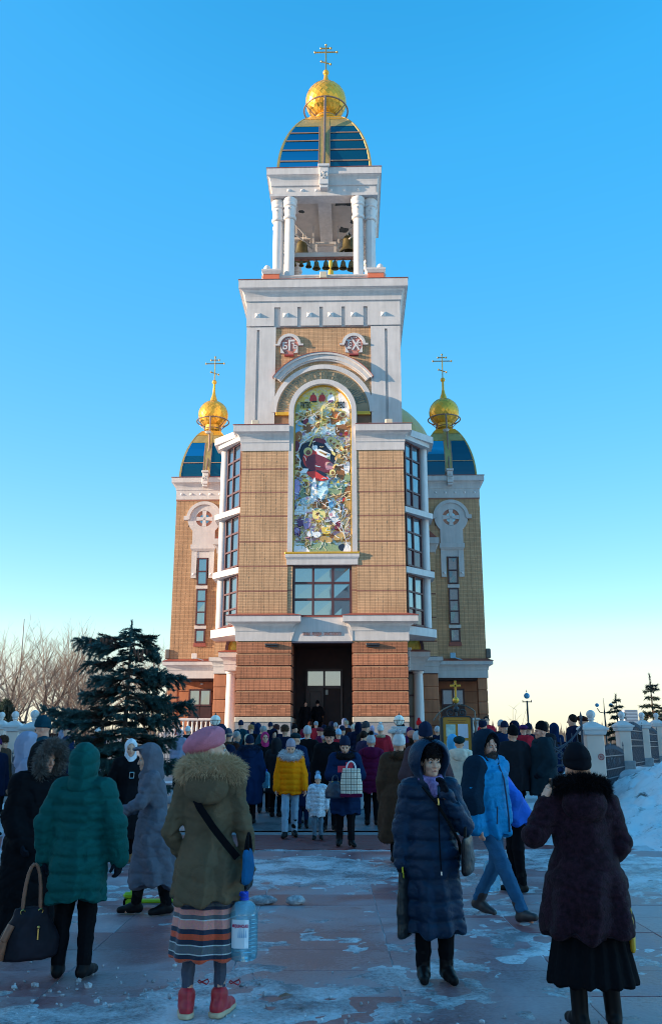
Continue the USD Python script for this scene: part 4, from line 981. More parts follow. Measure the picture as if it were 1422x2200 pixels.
# ================================================================ GROUND
def grid_mesh(xs, ys, fz):
    X, Y = np.meshgrid(xs, ys, indexing='ij'); Z = fz(X, Y)
    v = np.stack([X, Y, Z], -1).reshape(-1, 3); n, m = len(xs), len(ys)
    i, j = np.meshgrid(np.arange(n - 1), np.arange(m - 1), indexing='ij'); a = (i * m + j).ravel()
    return v, np.stack([a, a + m, a + m + 1, a + 1], 1)
def snowy(name, c_lo, c_hi, c_dirt, scale, dirt=0.62, rough=0.6, bump=0.6, bscale=9.0, thresh=(0.42, 0.58), spec=0.5, fine=30.0):
    """two tones broken by large and fine noise, with dirty flecks"""
    looks[name] = usdkit.material(stage, '/World/Looks/' + name, {
        'g': ('geometry', {}),
        'n': ('noise_texture', {'scale': scale, 'detail': 7.0, 'roughness': 0.62, 'distortion': 0.6}), 'nf': ('noise_texture', {'scale': fine, 'detail': 4.0, 'roughness': 0.7}),
        'ad': ('mix_float', {'fac': 0.28}),
        'r': ('rgb_ramp', {'ramp': [(thresh[0], c_lo), (thresh[1], c_hi)]}),
        'nd': ('noise_texture', {'scale': scale * 2.3, 'detail': 8.0, 'roughness': 0.75}), 'rd': ('rgb_ramp', {'ramp': [(dirt, (0, 0, 0)), (dirt + 0.1, (1, 1, 1))]}),
        'mx': ('mix', {'mix_type': 'mix', 'color2': c_dirt}),
        'rr': ('map_range', {'from_min': thresh[0], 'from_max': thresh[1], 'to_min': rough * 0.55, 'to_max': rough, 'clamp': True}),
        'bn': ('noise_texture', {'scale': bscale, 'detail': 8.0, 'roughness': 0.7}), 'b': ('bump', {'strength': bump, 'distance': 0.03}),
        'p': ('principled_bsdf', {'specular_ior_level': spec})},
        [('g.position', 'n.vector'), ('g.position', 'nf.vector'), ('g.position', 'nd.vector'), ('g.position', 'bn.vector'), ('n.fac', 'ad.a'), ('nf.fac', 'ad.b'), ('ad.result', 'r.fac'), ('nd.fac', 'rd.fac'), ('rd.color', 'mx.fac'), ('r.color', 'mx.color1'),
         ('mx.color', 'p.base_color'), ('ad.result', 'rr.value'), ('rr.result', 'p.roughness'), ('bn.fac', 'b.height'), ('b.normal', 'p.normal')], surface='p.BSDF')
    return looks[name]
SNOWG = snowy('trodden_snow', (0.28, 0.30, 0.34), (0.66, 0.69, 0.72), (0.10, 0.085, 0.08), 0.55, dirt=0.66, bump=0.8, bscale=5)
FROST = snowy('frosted_granite', (0.25, 0.098, 0.105), (0.43, 0.30, 0.32), (0.22, 0.070, 0.066), 0.85, dirt=0.58, rough=0.6, bump=0.25, bscale=18, thresh=(0.44, 0.66), spec=.35)
FROST2 = snowy('frosted_granite_pale', (0.245, 0.125, 0.135), (0.45, 0.34, 0.36), (0.23, 0.09, 0.09), 0.7, dirt=0.60, rough=0.55, bump=0.25, bscale=18, thresh=(0.42, 0.62), spec=.35)
ICE = snowy('dirty_ice', (0.19, 0.185, 0.21), (0.64, 0.66, 0.70), (0.06, 0.05, 0.055), 1.6, dirt=0.57, rough=0.35, bump=0.9, bscale=14, spec=0.6)
REDG = snowy('red_granite_setts', (0.16, 0.032, 0.034), (0.26, 0.075, 0.075), (0.30, 0.31, 0.36), 5.0, dirt=0.66, rough=0.6, bump=0.5, bscale=30)
PAVE = snowy('grey_forecourt', (0.11, 0.125, 0.14), (0.19, 0.21, 0.235), (0.22, 0.24, 0.28), 0.9, dirt=0.66, rough=0.5, bump=0.2)
xs = np.unique(np.concatenate([np.linspace(-600, -14, 14), np.arange(-14, 16, 0.5), np.linspace(16, 600, 14)]))
ys = np.unique(np.concatenate([np.linspace(-300, 2, 8), np.arange(2, 40, 0.5), np.linspace(40, 2500, 30)]))
def gfun(X, Y):
    z = ground_z(X, Y) - 0.05
    far = sstep(np.abs(X), 4.0, 8.0) * (Y > 9)
    n = meshkit.fbm(np.stack([X * 0.7, Y * 0.7, X * 0], -1), 4, 3)
    near = (np.abs(X) < 16) & (Y < 42)
    z = z + np.where(near, (n - 0.45) * 0.22 * sstep(np.abs(X), 3.4, 5.0) * sstep(Y, 8.5, 11), 0)
    return z
part('ground', grid_mesh(xs, ys, gfun), SNOWG, smooth=True, kind='structure')

# the granite slabs of the square, laid one by one
plaza = part('square_bed', B().box(-5.4, 5.4, 2.0, 14.92, -0.4, -0.025), M('slab_bed', (0.05, 0.04, 0.045), 0.9), kind='structure')
row, wid = 0.683, 1.2
k = 0
for iy in range(-1, 19):
    y0 = 2.36 + iy * row - 0.004 + 0.0
    y1 = y0 + row
    if y1 > 14.95: break
    for ix in range(-6, 5):
        x0 = 1.67 - wid * 2 + ix * wid; x1 = x0 + wid
        xa, xb = max(x0, -5.35), min(x1, 5.35)
        if xb - xa < 0.2: continue
        if abs((xa + xb) / 2) > 0.42 * y1 + 1.6: continue        # nothing of these can be seen
        t = rnd.uniform(-0.002, 0.002)
        g = 0.003
        b = B().bev(xa + g, xb - g, y0 + g, y1 - g, -0.03, t, 0.004)
        part('paving_slab', b, FROST if rnd.random() < 0.6 else FROST2, plaza)
part('red_granite_band', B().box(-6, 5.2, 14.95, 17.2, -0.4, -0.002), REDG, kind='structure')
part('drain_channel', B().box(-6, 5.2, 17.2, 17.45, -0.4, 0.006).box(-6, 5.2, 17.52, 17.62, -0.4, 0.012), GRANITE, kind='structure')
part('forecourt', grid_mesh(np.linspace(-6, 6.0, 13), np.linspace(17.66, 39, 23), lambda X, Y: 0.055 * np.clip(Y - 17.2, 0, 17) + 0.004), PAVE, kind='structure')

# hard trodden ice lying on the slabs
def ice_z(X, Y):
    p = np.stack([X * 0.55 + 3.1, Y * 0.42, X * 0], -1)
    n = meshkit.fbm(p, 3, 11)
    spots = np.zeros_like(X)
    for cx, cy, rx, ry, a in ((-0.4, 12.9, 1.2, 1.3, 0.85), (-2.4, 5.4, 2.2, 0.75, 0.62), (-4.3, 11.0, 1.6, 3.5, 0.6), (4.2, 11.6, 1.6, 2.6, 0.6), (-0.9, 6.3, 1.4, 0.6, 0.22), (3.4, 13.4, 1.3, 1.6, 0.5), (-3.2, 5.6, 1.5, 1.2, 0.3), (-0.6, 5.2, 1.0, 0.35, 0.25), (1.2, 11.8, 1.0, 0.8, 0.16)):
        spots += a * np.exp(-((X - cx) / rx) ** 2 - ((Y - cy) / ry) ** 2)
    d = meshkit.fbm(np.stack([X * 5, Y * 5, X * 0], -1), 4, 5)
    d2 = meshkit.fbm(np.stack([X * 17, Y * 17, X * 0], -1), 2, 8)
    h = (n - 0.80) * 0.9 + spots * 0.85 + (d - 0.5) * 0.8
    return np.clip(h * 0.05 + (d2 - 0.5) * 0.012 * (h > -0.1), -0.035, 0.05)
part('ice_crust', grid_mesh(np.arange(-5.6, 5.6, 0.045), np.arange(3.4, 15.0, 0.05), ice_z), ICE, smooth=True, kind='stuff', label='dirty trodden ice and frost lying in patches on the granite slabs', cat='ice')
b = B()
for i in range(520):
    c = R.integers(0, 5)
    cx, cy, sx_, sy_ = [(-1.4, 5.5, 0.75, 0.28), (-0.9, 6.4, 0.7, 0.4), (-2.4, 6.9, 0.9, 0.4), (0.2, 5.6, 0.7, 0.2), (-0.2, 12.6, 1.2, 1.0)][c]
    x, y = R.normal(cx, sx_), R.normal(cy, sy_)
    s_ = abs(R.normal(0, 0.0065)) + 0.003
    m = trimesh.creation.icosphere(0, 1)
    b.add(m.vertices * s_ * (1 + R.random(3) * 0.8) * R.uniform(0.7, 1.2, (12, 1)) + (x, y, 0.008), m.faces)
part('ice_crumbs', b, ICE, kind='stuff', label='broken crumbs of ice scattered on the slabs in the foreground', cat='ice')
q = at(575, 1937, 9.9)
for k, (dx, L, lab) in enumerate(((-0.05, 0.30, 'frozen white lump of ice lying on the slabs, the longer left one'), (0.29, 0.20, 'frozen white lump of ice lying on the slabs, the shorter right one'))):
    m = trimesh.creation.icosphere(3, 1); v = m.vertices * (L / 2, 0.07, 0.05)
    v *= (1 + 0.25 * (meshkit.fbm(m.vertices * 2.2, 3, 20 + k) - .5))[:, None]
    t = thing('ice_lump', lab, 'ice', (q[0] + dx, 9.9, 0.045), 5)
    part('lump', (v, m.faces), ICE, t, smooth=True)
# heap of cleared snow at the right
def heap(X, Y):
    h = ground_z(X, Y)
    f = 0.85 * np.exp(-((X - 8.0) / 2.1) ** 2 - ((Y - 18.8) / 1.9) ** 2) + 0.45 * np.exp(-((X - 6.3) / 1.0) ** 2 - ((Y - 15.6) / 1.3) ** 2) + 0.3 * np.exp(-((X - 5.6) / 0.7) ** 2 - ((Y - 17.3) / 0.8) ** 2)
    n = meshkit.fbm(np.stack([X * 1.3, Y * 1.3, X * 0], -1), 5, 9)
    n2 = meshkit.fbm(np.stack([X * 6, Y * 6, X * 0], -1), 4, 19)
    return h * (X > 2) * 0.999 + f * (0.75 + 0.6 * (n - .3)) + (n2 - 0.5) * 0.26 * np.minimum(1, f * 3) - 0.16 + 0.12 * n
part('snow_bank', grid_mesh(np.arange(3.4, 13, 0.09), np.arange(12.5, 26, 0.10), heap), snowy('heaped_snow', (0.46, 0.48, 0.51), (0.72, 0.74, 0.76), (0.12, 0.10, 0.09), 1.1, dirt=0.56, bump=0.8, bscale=8, thresh=(0.35, 0.5)), smooth=True, kind='structure')
# ================================================================ FENCES, LAMPS, BOARD
IRON = M('fence_iron', (0.045, 0.060, 0.085), 0.45, metal=0.4, var=0.12)
def pillar(px, Y, label, w=0.36, ztop=None, group='cream fence pillars with ball tops', warm=True):
    """cream pillar with moulded cap and ball; placed by the pixel column its ball stands in"""
    c = at(px, 1540, Y)
    z0 = float(ground_z(c[0], Y)) - 0.1
    t = thing('fence_pillar', label, 'pillar', (c[0], Y, 0), 2, group)
    zt = c[2] + 0.04 if ztop is None else ztop                    # centre of the ball
    h = w / 2; zc = zt - 0.40
    part('shaft', B().bev(-h, h, -h, h, z0, zc, 0.015), CREAM, t)
    part('plinth', B().bev(-h - .05, h + .05, -h - .05, h + .05, z0 - .2, z0 + 0.32, 0.02), GRANITE, t)
    sq = [(-h, h), (-h, -h), (h, -h), (h, h), (-h + .001, h)]
    cp = B().sweep(sq, [(0, zc), (0.03, zc), (0.05, zc + .05), (0.05, zc + .08), (0.085, zc + .10), (0.085, zc + .14), (0, zc + .14)])
    cp.add([(-h - .06, -h - .06, zc + .14), (h + .06, -h - .06, zc + .14), (h + .06, h + .06, zc + .14), (-h - .06, h + .06, zc + .14), (-.07, -.07, zc + .25), (.07, -.07, zc + .25), (.07, .07, zc + .25), (-.07, .07, zc + .25)], [(0, 1, 5, 4), (1, 2, 6, 5), (2, 3, 7, 6), (3, 0, 4, 7), (4, 5, 6, 7), (0, 3, 2, 1)])
    part('cap', cp, WHITE2, t)
    part('ball', B().rev([(0.05, zc + .24), (0.045, zc + .28), (0.07, zc + .30)] + [(0.092 * math.sin(a), zt - 0.092 * math.cos(a)) for a in np.linspace(0.6, 3.14, 10)], n=18), WHITE2, t, smooth=50)
    return c[0], z0, zt, t
p1 = pillar(1269, 18.3, 'broad cream gate pillar with ball top beside the open iron gate at right', 0.36)
p2 = pillar(1335, 23.2, 'cream fence pillar with ball top, second from the right-hand gate', 0.30)
p3 = pillar(1378, 28.0, 'cream fence pillar with ball top, third from the right-hand gate', 0.29)
p4 = pillar(1409, 32.8, 'cream fence pillar with ball top, farthest at the right edge', 0.29)
q1 = pillar(75, 18.3, 'broad cream gate pillar with ball top behind the man in the teal cap', 0.36)
q2 = pillar(33, 22.5, 'cream fence pillar with ball top, second from the left edge', 0.30)
q3 = pillar(4, 26.0, 'cream fence pillar with ball top, cut by the left edge', 0.30)
# round pictogram on the gate pillar
part('round_sign', B().tube([(0.09 + 0.055 * math.cos(a), -0.19, p1[2] - 0.83 + 0.055 * math.sin(a)) for a in np.linspace(0, 6.2832, 17)], 0.008, 5).cyl((0.075, -.19, p1[2] - .86), (0.075, -.19, p1[2] - .80), .006).cyl((0.105, -.19, p1[2] - .86), (0.105, -.19, p1[2] - .80), .006).cyl((0.075, -.19, p1[2] - .83), (0.105, -.19, p1[2] - .83), .006), M('sign_red', (0.4, 0.05, 0.06), 0.5), p1[3])

def scroll(cx, cz, r, turns=1.6, flip=1, a0=0.0):
    return [(cx + flip * r * (1 - t * .8) * math.cos(a0 + t * turns * 6.283), 0, cz + r * (1 - t * .8) * math.sin(a0 + t * turns * 6.283)) for t in np.linspace(0, 1, 22)]
def fence_panel(w, h, label, loc, rz, group=None):
    """iron panel: rails, close bars below, scrolls and a ring above, spear tips"""
    t = thing('iron_fence', label, 'fence', loc, rz, group)
    for z in (0.12, h * 0.48, h * 0.62, h * 0.83):
        part('rail', B().box(0.0, w, -0.014, 0.014, z - 0.012, z + 0.012), IRON, t)
    n = max(6, int(w / 0.11))
    for k in range(n + 1):
        x = w * k / n
        top = h * (0.86 + 0.10 * math.sin(math.pi * k / n)) if 0 < k < n else h
        bb = B().box(x - 0.008, x + 0.008, -0.008, 0.008, 0.02, top)
        bb.cyl((x, 0, top - .02), (x, 0, top + 0.10), 0.022, 0.001, 4)
        part('bar', bb, IRON, t)
    for k in range(4):
        part('scroll', B().tube(scroll(w * (0.2 + 0.2 * k), h * 0.73, 0.085, flip=(-1) ** k), 0.010, 4), IRON, t)
    part('ring', B().tube([(w / 2 + .17 * math.cos(a), 0, h * .9 + .17 * math.sin(a)) for a in np.linspace(0, 6.2832, 21)], 0.012, 4), IRON, t)
    return t
def between(a, b, Ya, Yb, label, h, grp):
    xa, xb = a[0], b[0]
    d = math.hypot(xb - xa, Yb - Ya); ang = math.degrees(math.atan2(Yb - Ya, xb - xa))
    z = min(a[1], b[1]) + 0.1
    ux, uy = (xb - xa) / d, (Yb - Ya) / d
    return fence_panel(d - 0.45, h, label, (xa + ux * .22, Ya + uy * .22, z), ang, grp)
G_ = 'dark iron fence panels between the cream pillars'
between(p1, p2, 18.3, 23.2, 'dark iron fence panel between the broad gate pillar and the second pillar at right', 1.35, G_)
between(p2, p3, 23.2, 28.0, 'dark iron fence panel between the second and third pillars at right', 1.2, G_)
between(p3, p4, 28.0, 32.8, 'dark iron fence panel between the two farthest pillars at right', 1.15, G_)
between(q1, q2, 18.3, 22.5, 'dark iron fence panel behind the people at the left, nearest the tree', 1.35, G_)
between(q2, q3, 22.5, 26.0, 'dark iron fence panel at the far left edge', 1.25, G_)

# open gate leaf hung on the right-hand gate pillar
gx = at(1178, 1600, 17.6)[0]; gx2 = p1[0] - 0.24
gw = gx2 - gx
gate = thing('iron_gate', 'open dark iron gate leaf with scrolls and a sloping top rail', 'gate', (gx, 18.0, 0.42), 6)
for z in (0.10, 0.62, 0.80):
    part('rail', B().box(0, gw, -.015, .015, z - .014, z + .014), IRON, gate)
for x, hgt in ((0.02, 1.45), (gw - 0.02, 1.72)):
    part('stile', B().box(x - .018, x + .018, -.018, .018, 0, hgt).cyl((x, 0, hgt), (x, 0, hgt + .13), .035, .001, 4).sph((x, 0, hgt), .03, 1), IRON, gate)
part('top_rail', B().tube([(0.02, 0, 1.25), (gw * .35, 0, 1.12), (gw * .7, 0, 1.28), (gw - .02, 0, 1.55)], 0.016, 6), IRON, gate)
part('brace', B().cyl((0.02, 0, 0.82), (gw - .02, 0, 1.50), .014).cyl((0.02, 0, 1.25), (gw * .8, 0, .82), .014), IRON, gate)
for k in range(4):
    part('circle', B().tube([(gw * (.14 + .24 * k) + .075 * math.cos(a), 0, .71 + .075 * math.sin(a)) for a in np.linspace(0, 6.283, 15)], .010, 4), IRON, gate)
    part('scroll', B().tube(scroll(gw * (.14 + .24 * k), .99 + .16 * (k > 1), .10, flip=(-1) ** k, a0=1.0), .011, 4), IRON, gate)
for k in range(1, 7):
    x = gw * k / 7
    part('bar', B().box(x - .008, x + .008, -.008, .008, .1, .62).cyl((x, 0, .8), (x, 0, 1.2 + .3 * k / 7), .009), IRON, gate)
part('lower_wreath', B().tube(scroll(gw * .5, .36, .2, 1.3), .012, 4).tube(scroll(gw * .5, .36, .2, 1.3, -1), .012, 4), IRON, gate)
part('oval_plate', B().ext(affinity.scale(circle(gw * .5, .36, .1), 1, 1.2), -.012, .012), M('plate_grey', (0.3, 0.3, 0.3), 0.5), gate)

# globe lamps on white pillars at the foot of the church stairs, iron railing between
for px, lab in ((857, 'white globe lamp in an iron cage on a pale pillar right of the church door'), (463, 'white globe lamp in an iron cage on a pale pillar left of the church door')):
    c = at(px, 1548, 29.6)
    t = thing('globe_lamp', lab, 'lamp', (c[0], 29.6, 0), 0, 'globe lamps on pillars at the church stairs')
    z = c[2]
    part('shaft', B().bev(-.24, .24, -.24, .24, 0.2, z - .42, .02), CREAM, t)
    part('cap', B().bev(-.36, .36, -.36, .36, z - .42, z - .30, .03).bev(-.26, .26, -.26, .26, z - .30, z - .20, .02), WHITE2, t)
    part('globe', B().sph((0, 0, z), .17, 3), GLOBE, t, smooth=True)
    cg = B()
    for k in range(6):
        a = k * math.pi / 3
        cg.tube([(.178 * math.sin(u) * math.cos(a), .178 * math.sin(u) * math.sin(a), z - .178 * math.cos(u)) for u in np.linspace(.2, 1.6, 6)], .007, 4)
    cg.tube([(.18 * math.cos(a), .18 * math.sin(a), z) for a in np.linspace(0, 6.283, 19)], .008, 4)
    part('cage', cg, DARKM, t, kind='stuff')
    part('cage_finial', B().cyl((0, 0, z + .17), (0, 0, z + .25), .03, .005), DARKM, t)
    part('cage_base', B().cyl((0, 0, z - .22), (0, 0, z - .17), .08), DARKM, t)
for x0, x1, lab in ((3.1, 5.4, 'low dark iron railing right of the church stairs behind the crowd'), (-6.1, -3.8, 'low dark iron railing left of the church stairs behind the crowd')):
    fence_panel(x1 - x0, 1.7, lab, (x0, 29.6, 0.35), 0, 'railings at the church stairs')

# notice board with arched iron frame, gilded ball and cross
NB = at(982, 1590, 21.5)
nb = thing('notice_board', 'orange framed church notice board with gilded cross, ball and iron scrollwork', 'notice board', (NB[0], 21.5, 0.1), 0)
def zat(py): return float(at(982, py, 21.5)[2]) - 0.1
ORF = M('board_orange', (0.52, 0.22, 0.02), 0.45, var=0.1)
bt, bb_ = zat(1541), zat(1642)
brd = rect(-.335, .335, bb_, bt).buffer(-.05).buffer(.05)
part('board', B().ext(brd, -.03, .03), ORF, nb)
part('iron_edge', B().ext(brd.buffer(.022).difference(brd.buffer(-.005)), -.045, .045), DARKM, nb)
for k, (x0, x1, y0, y1, c) in enumerate(((-.26, -.04, 1583, 1557, (0.45, 0.62, 0.55)), (.02, .26, 1586, 1556, (0.62, 0.62, 0.70)), (-.26, -.04, 1626, 1592, (0.6, 0.6, 0.62)), (.02, .26, 1626, 1592, (0.60, 0.60, 0.65)))):
    part('notice_sheet', B().box(x0, x1, -.036, -.0315, zat(y0), zat(y1)), M(f'notice_paper_{k}', c, 0.6, var=0.25 if k == 0 else 0.05, scale=9), nb)
for k in range(2):
    part('lettering', B().box(-.22 + .03 * k, .22 - .03 * k, -.034, -.031, zat(1549 + 4 * k), zat(1547.6 + 4 * k)), M('board_letter', (0.30, 0.11, 0.02), 0.6), nb)
for s_ in (-1, 1):
    part('post', B().cyl((s_ * .36, 0, -.2), (s_ * .36, 0, bt - .02), .025), DARKM, nb)
    part('scroll', B().tube(scroll(s_ * .14, zat(1532), .10, 1.4, s_, -1.2), .016, 5), DARKM, nb)
part('finial_mount', B().sph((0, 0, zat(1524)), .07, 2).cyl((0, 0, bt), (0, 0, zat(1508)), .03), DARKM, nb)
zb = zat(1505)
part('gilded_ball', B().sph((0, 0, zb), .078, 3), GOLDB, nb, smooth=True)
part('gilded_cross', B().bev(-.022, .022, -.02, .02, zb + .06, zat(1463), .006).bev(-.13, .13, -.02, .02, zat(1476), zat(1471.5), .006), GOLDB, nb)
ap = [at(px, py, 21.6) - np.array([NB[0], 21.6, 0.1]) for px, py in ((931, 1549), (940, 1535), (953, 1524), (970, 1516), (984, 1514), (1000, 1517), (1012, 1523), (1020, 1529))]
part('iron_arch', B().tube([(p[0], .1, p[2]) for p in ap], .018, 6).cyl((ap[2][0] - .1, .1, ap[2][2] - .1), (ap[2][0] - .1, .1, -.2), .016).cyl((ap[-1][0], .1, ap[-1][2]), (ap[-1][0], .1, -.2), .018).cyl((ap[-1][0], .1, ap[-1][2] - .2), (ap[-1][0] + .35, .1, ap[-1][2] - .2), .012), M('weathered_iron', (0.16, 0.13, 0.10), 0.6, var=0.4), nb)

# street lamps beyond the fence
def street_lamp(px, py_top, Y, label, heads=1):
    c = at(px, py_top, Y); t = thing('street_lamp', label, 'street lamp', (c[0], Y, 0), 0)
    h = c[2]; r = .15 if heads == 1 else .125
    part('pole', B().cyl((0, 0, -.2), (0, 0, h - .45), .06, .045, 8).cyl((0, 0, -.2), (0, 0, .8), .11, .09, 8), DARKM, t)
    if heads == 1:
        part('globe', B().sph((0, 0, h - .2), r, 2), M('blue_globe', (0.08, 0.28, 0.45), 0.15), t, smooth=True)
        part('bracket', B().cyl((-.24, 0, h - .5), (.24, 0, h - .5), .025).cyl((-.22, 0, h - .53), (-.22, 0, h - .40), .018).cyl((.22, 0, h - .53), (.22, 0, h - .40), .018).cyl((0, 0, h - .02), (0, 0, h + .12), .03, .002), DARKM, t)
    else:
        part('bracket', B().tube([(-.45, 0, h - .3), (-.3, 0, h - .55), (0, 0, h - .6), (.3, 0, h - .55), (.45, 0, h - .3)], .03).cyl((0, 0, h - .6), (0, 0, h + .35), .035, .01), DARKM, t)
        for s_ in (-1, 1):
            part('globe', B().sph((s_ * .45, 0, h - .1), r, 2), looks.get('blue_globe'), t, smooth=True)
street_lamp(1131, 1487, 46, 'single globe street lamp standing alone against the sky at right')
street_lamp(1297, 1512, 58, 'twin globe street lamp left of the small spruce', 2)

# ================================================================ TREES
BARK = M('bare_bark', (0.075, 0.058, 0.048), 0.9, var=0.25, scale=5)
TWIG = M('bare_twigs', (0.16, 0.125, 0.10), 0.9, var=0.2)
def bare_tree(seed, H):
    r = random.Random(seed); tr_, tw = B(), B()
    def grow(p, d, L, rad, lev):
        n = 3 if lev < 3 else 2
        pts = [np.array(p)]; dd = np.array(d, float)
        for k in range(n):
            dd = dd + np.array([r.uniform(-.16, .16), r.uniform(-.16, .16), r.uniform(-.02, .14)]); dd /= np.linalg.norm(dd)
            pts.append(pts[-1] + dd * L / n)
        rr = np.linspace(rad, rad * .6, n + 1)
        (tr_ if lev < 2 else tw).tube(pts, rr, 6 if lev < 2 else 3)
        if lev >= 5: return
        m = (4, 4, 4, 3, 3)[lev]
        for k in range(m):
            t = 1.0 if k == 0 else r.uniform(.35, .95)
            i = min(int(t * n), n - 1); q = pts[i] + (pts[i + 1] - pts[i]) * (t * n - i)
            a = r.uniform(0, 6.283); sp = r.uniform(.45, .95) if k else r.uniform(.05, .3)
            side = np.array([math.cos(a), math.sin(a), 0]); nd = dd * math.cos(sp) + side * math.sin(sp) + np.array([0, 0, .06])
            grow(q, nd / np.linalg.norm(nd), L * r.uniform(.58, .78), max(rad * .52, .006), lev + 1)
    grow((0, 0, 0), (0, 0, 1), H * .36, H * .017, 0)
    return tr_, tw
pro = []
for k in range(4):
    p = proto(f'bare_tree_kind_{k + 1}')
    a, b = bare_tree(31 + k * 7, 8.6)
    usdkit.mesh(stage, p + '/trunk', a.arr(), BARK); usdkit.mesh(stage, p + '/crown', b.arr(), TWIG)
    pro.append(p)
TREES = [(95, 1372, 62, 'tall spreading bare tree left of the blue spruce'), (28, 1402, 66, None), (165, 1418, 70, None), (205, 1404, 64, 'slender bare tree just left of the blue spruce'), (345, 1392, 74, 'bare tree between the blue spruce and the church corner'),
         (-12, 1408, 60, None), (130, 1436, 80, None), (62, 1425, 82, None), (240, 1440, 85, None), (300, 1436, 88, None), (332, 1420, 92, None), (10, 1440, 90, None), (225, 1456, 100, None), (118, 1410, 88, None), (55, 1405, 94, None), (182, 1426, 96, None)]
for k, (px, py, Y, lab) in enumerate(TREES):
    c = at(px, py, Y); s_ = c[2] / 6.7
    copy_of(pro[k % 4], 'bare_tree', lab or 'grey leafless tree in the row behind the left-hand fence', 'tree', (c[0], Y, 0), rnd.uniform(0, 360), None if lab else 'leafless trees in the row behind the left-hand fence', s_)
# leafless shrub beyond the fence at right
t = thing('bare_shrub', 'low leafless shrub with arching twigs beyond the crowd at right', 'shrub', (at(1090, 1560, 30)[0], 30, 0.5), 0)
b = B(); r_ = random.Random(5)
for k in range(34):
    a = r_.uniform(0, 6.28); e = r_.uniform(.3, 1.0); p = np.array([0, 0, 0.0]); d = np.array([math.cos(a) * e, math.sin(a) * e * .5, 1.0]); pts = [p]
    for q in range(6):
        d = d / np.linalg.norm(d); p = p + d * .38; pts.append(p); d = d + np.array([math.cos(a) * .18, 0, -.22]) + np.array([r_.uniform(-.2, .2), r_.uniform(-.2, .2), 0])
        if q > 1: b.cyl(p, p + np.array([r_.uniform(-.3, .3), r_.uniform(-.3, .3), r_.uniform(.05, .3)]), .006, .002, 3)
    b.tube(pts, np.linspace(.016, .004, 7), 4)
part('twigs', b, TWIG, t)

def needle(c1, c2, name):
    looks[name] = usdkit.material(stage, '/World/Looks/' + name, {'g': ('geometry', {}), 'o': ('mix_color', {'a': c1, 'b': c2}), 'n': ('noise_texture', {'scale': 3.0}),
        'd': ('principled_bsdf', {'roughness': 0.6}), 't': ('translucent_bsdf', {'color': c2}), 'm': ('mix_closure', {'fac': 0.15})},
        [('g.random_per_island', 'o.fac'), ('o.result', 'd.base_color'), ('d.BSDF', 'm.closure1'), ('t.BSDF', 'm.closure2')], surface='m.closure')
    return looks[name]
BLUESP = needle((0.030, 0.090, 0.085), (0.13, 0.23, 0.22), 'blue_spruce_needles')
INNERSP = M('dead_inner_twigs', (0.06, 0.035, 0.025), 0.9, var=0.3)
GREENSP = needle((0.018, 0.035, 0.024), (0.05, 0.085, 0.055), 'green_spruce_needles')
def spray(bd, pts, rad, dens, r, blade, wid=0.006):
    """needle clumps round a twig"""
    pts = np.array(pts); seg = np.diff(pts, axis=0); L = np.linalg.norm(seg, axis=1)
    n = int(L.sum() * dens) + 3
    k = r.choice(len(seg), n, p=L / L.sum()); t = r.random((n, 1))
    o = pts[k] + seg[k] * t; ax = seg[k] / L[k][:, None]
    q = r.normal(0, 1, (n, 3)); q -= (q * ax).sum(1)[:, None] * ax; q /= np.linalg.norm(q, axis=1)[:, None]
    d = q * 0.8 + ax * 0.75; d[:, 2] += 0.1; d /= np.linalg.norm(d, axis=1)[:, None]
    s = np.cross(d, q); s /= np.maximum(np.linalg.norm(s, axis=1), 1e-6)[:, None]
    ln = blade * (0.6 + 0.8 * r.random((n, 1)))
    v = np.stack([o - s * wid, o + s * wid, o + d * ln], 1).reshape(-1, 3)
    bd.add(v, np.arange(3 * n).reshape(-1, 3))
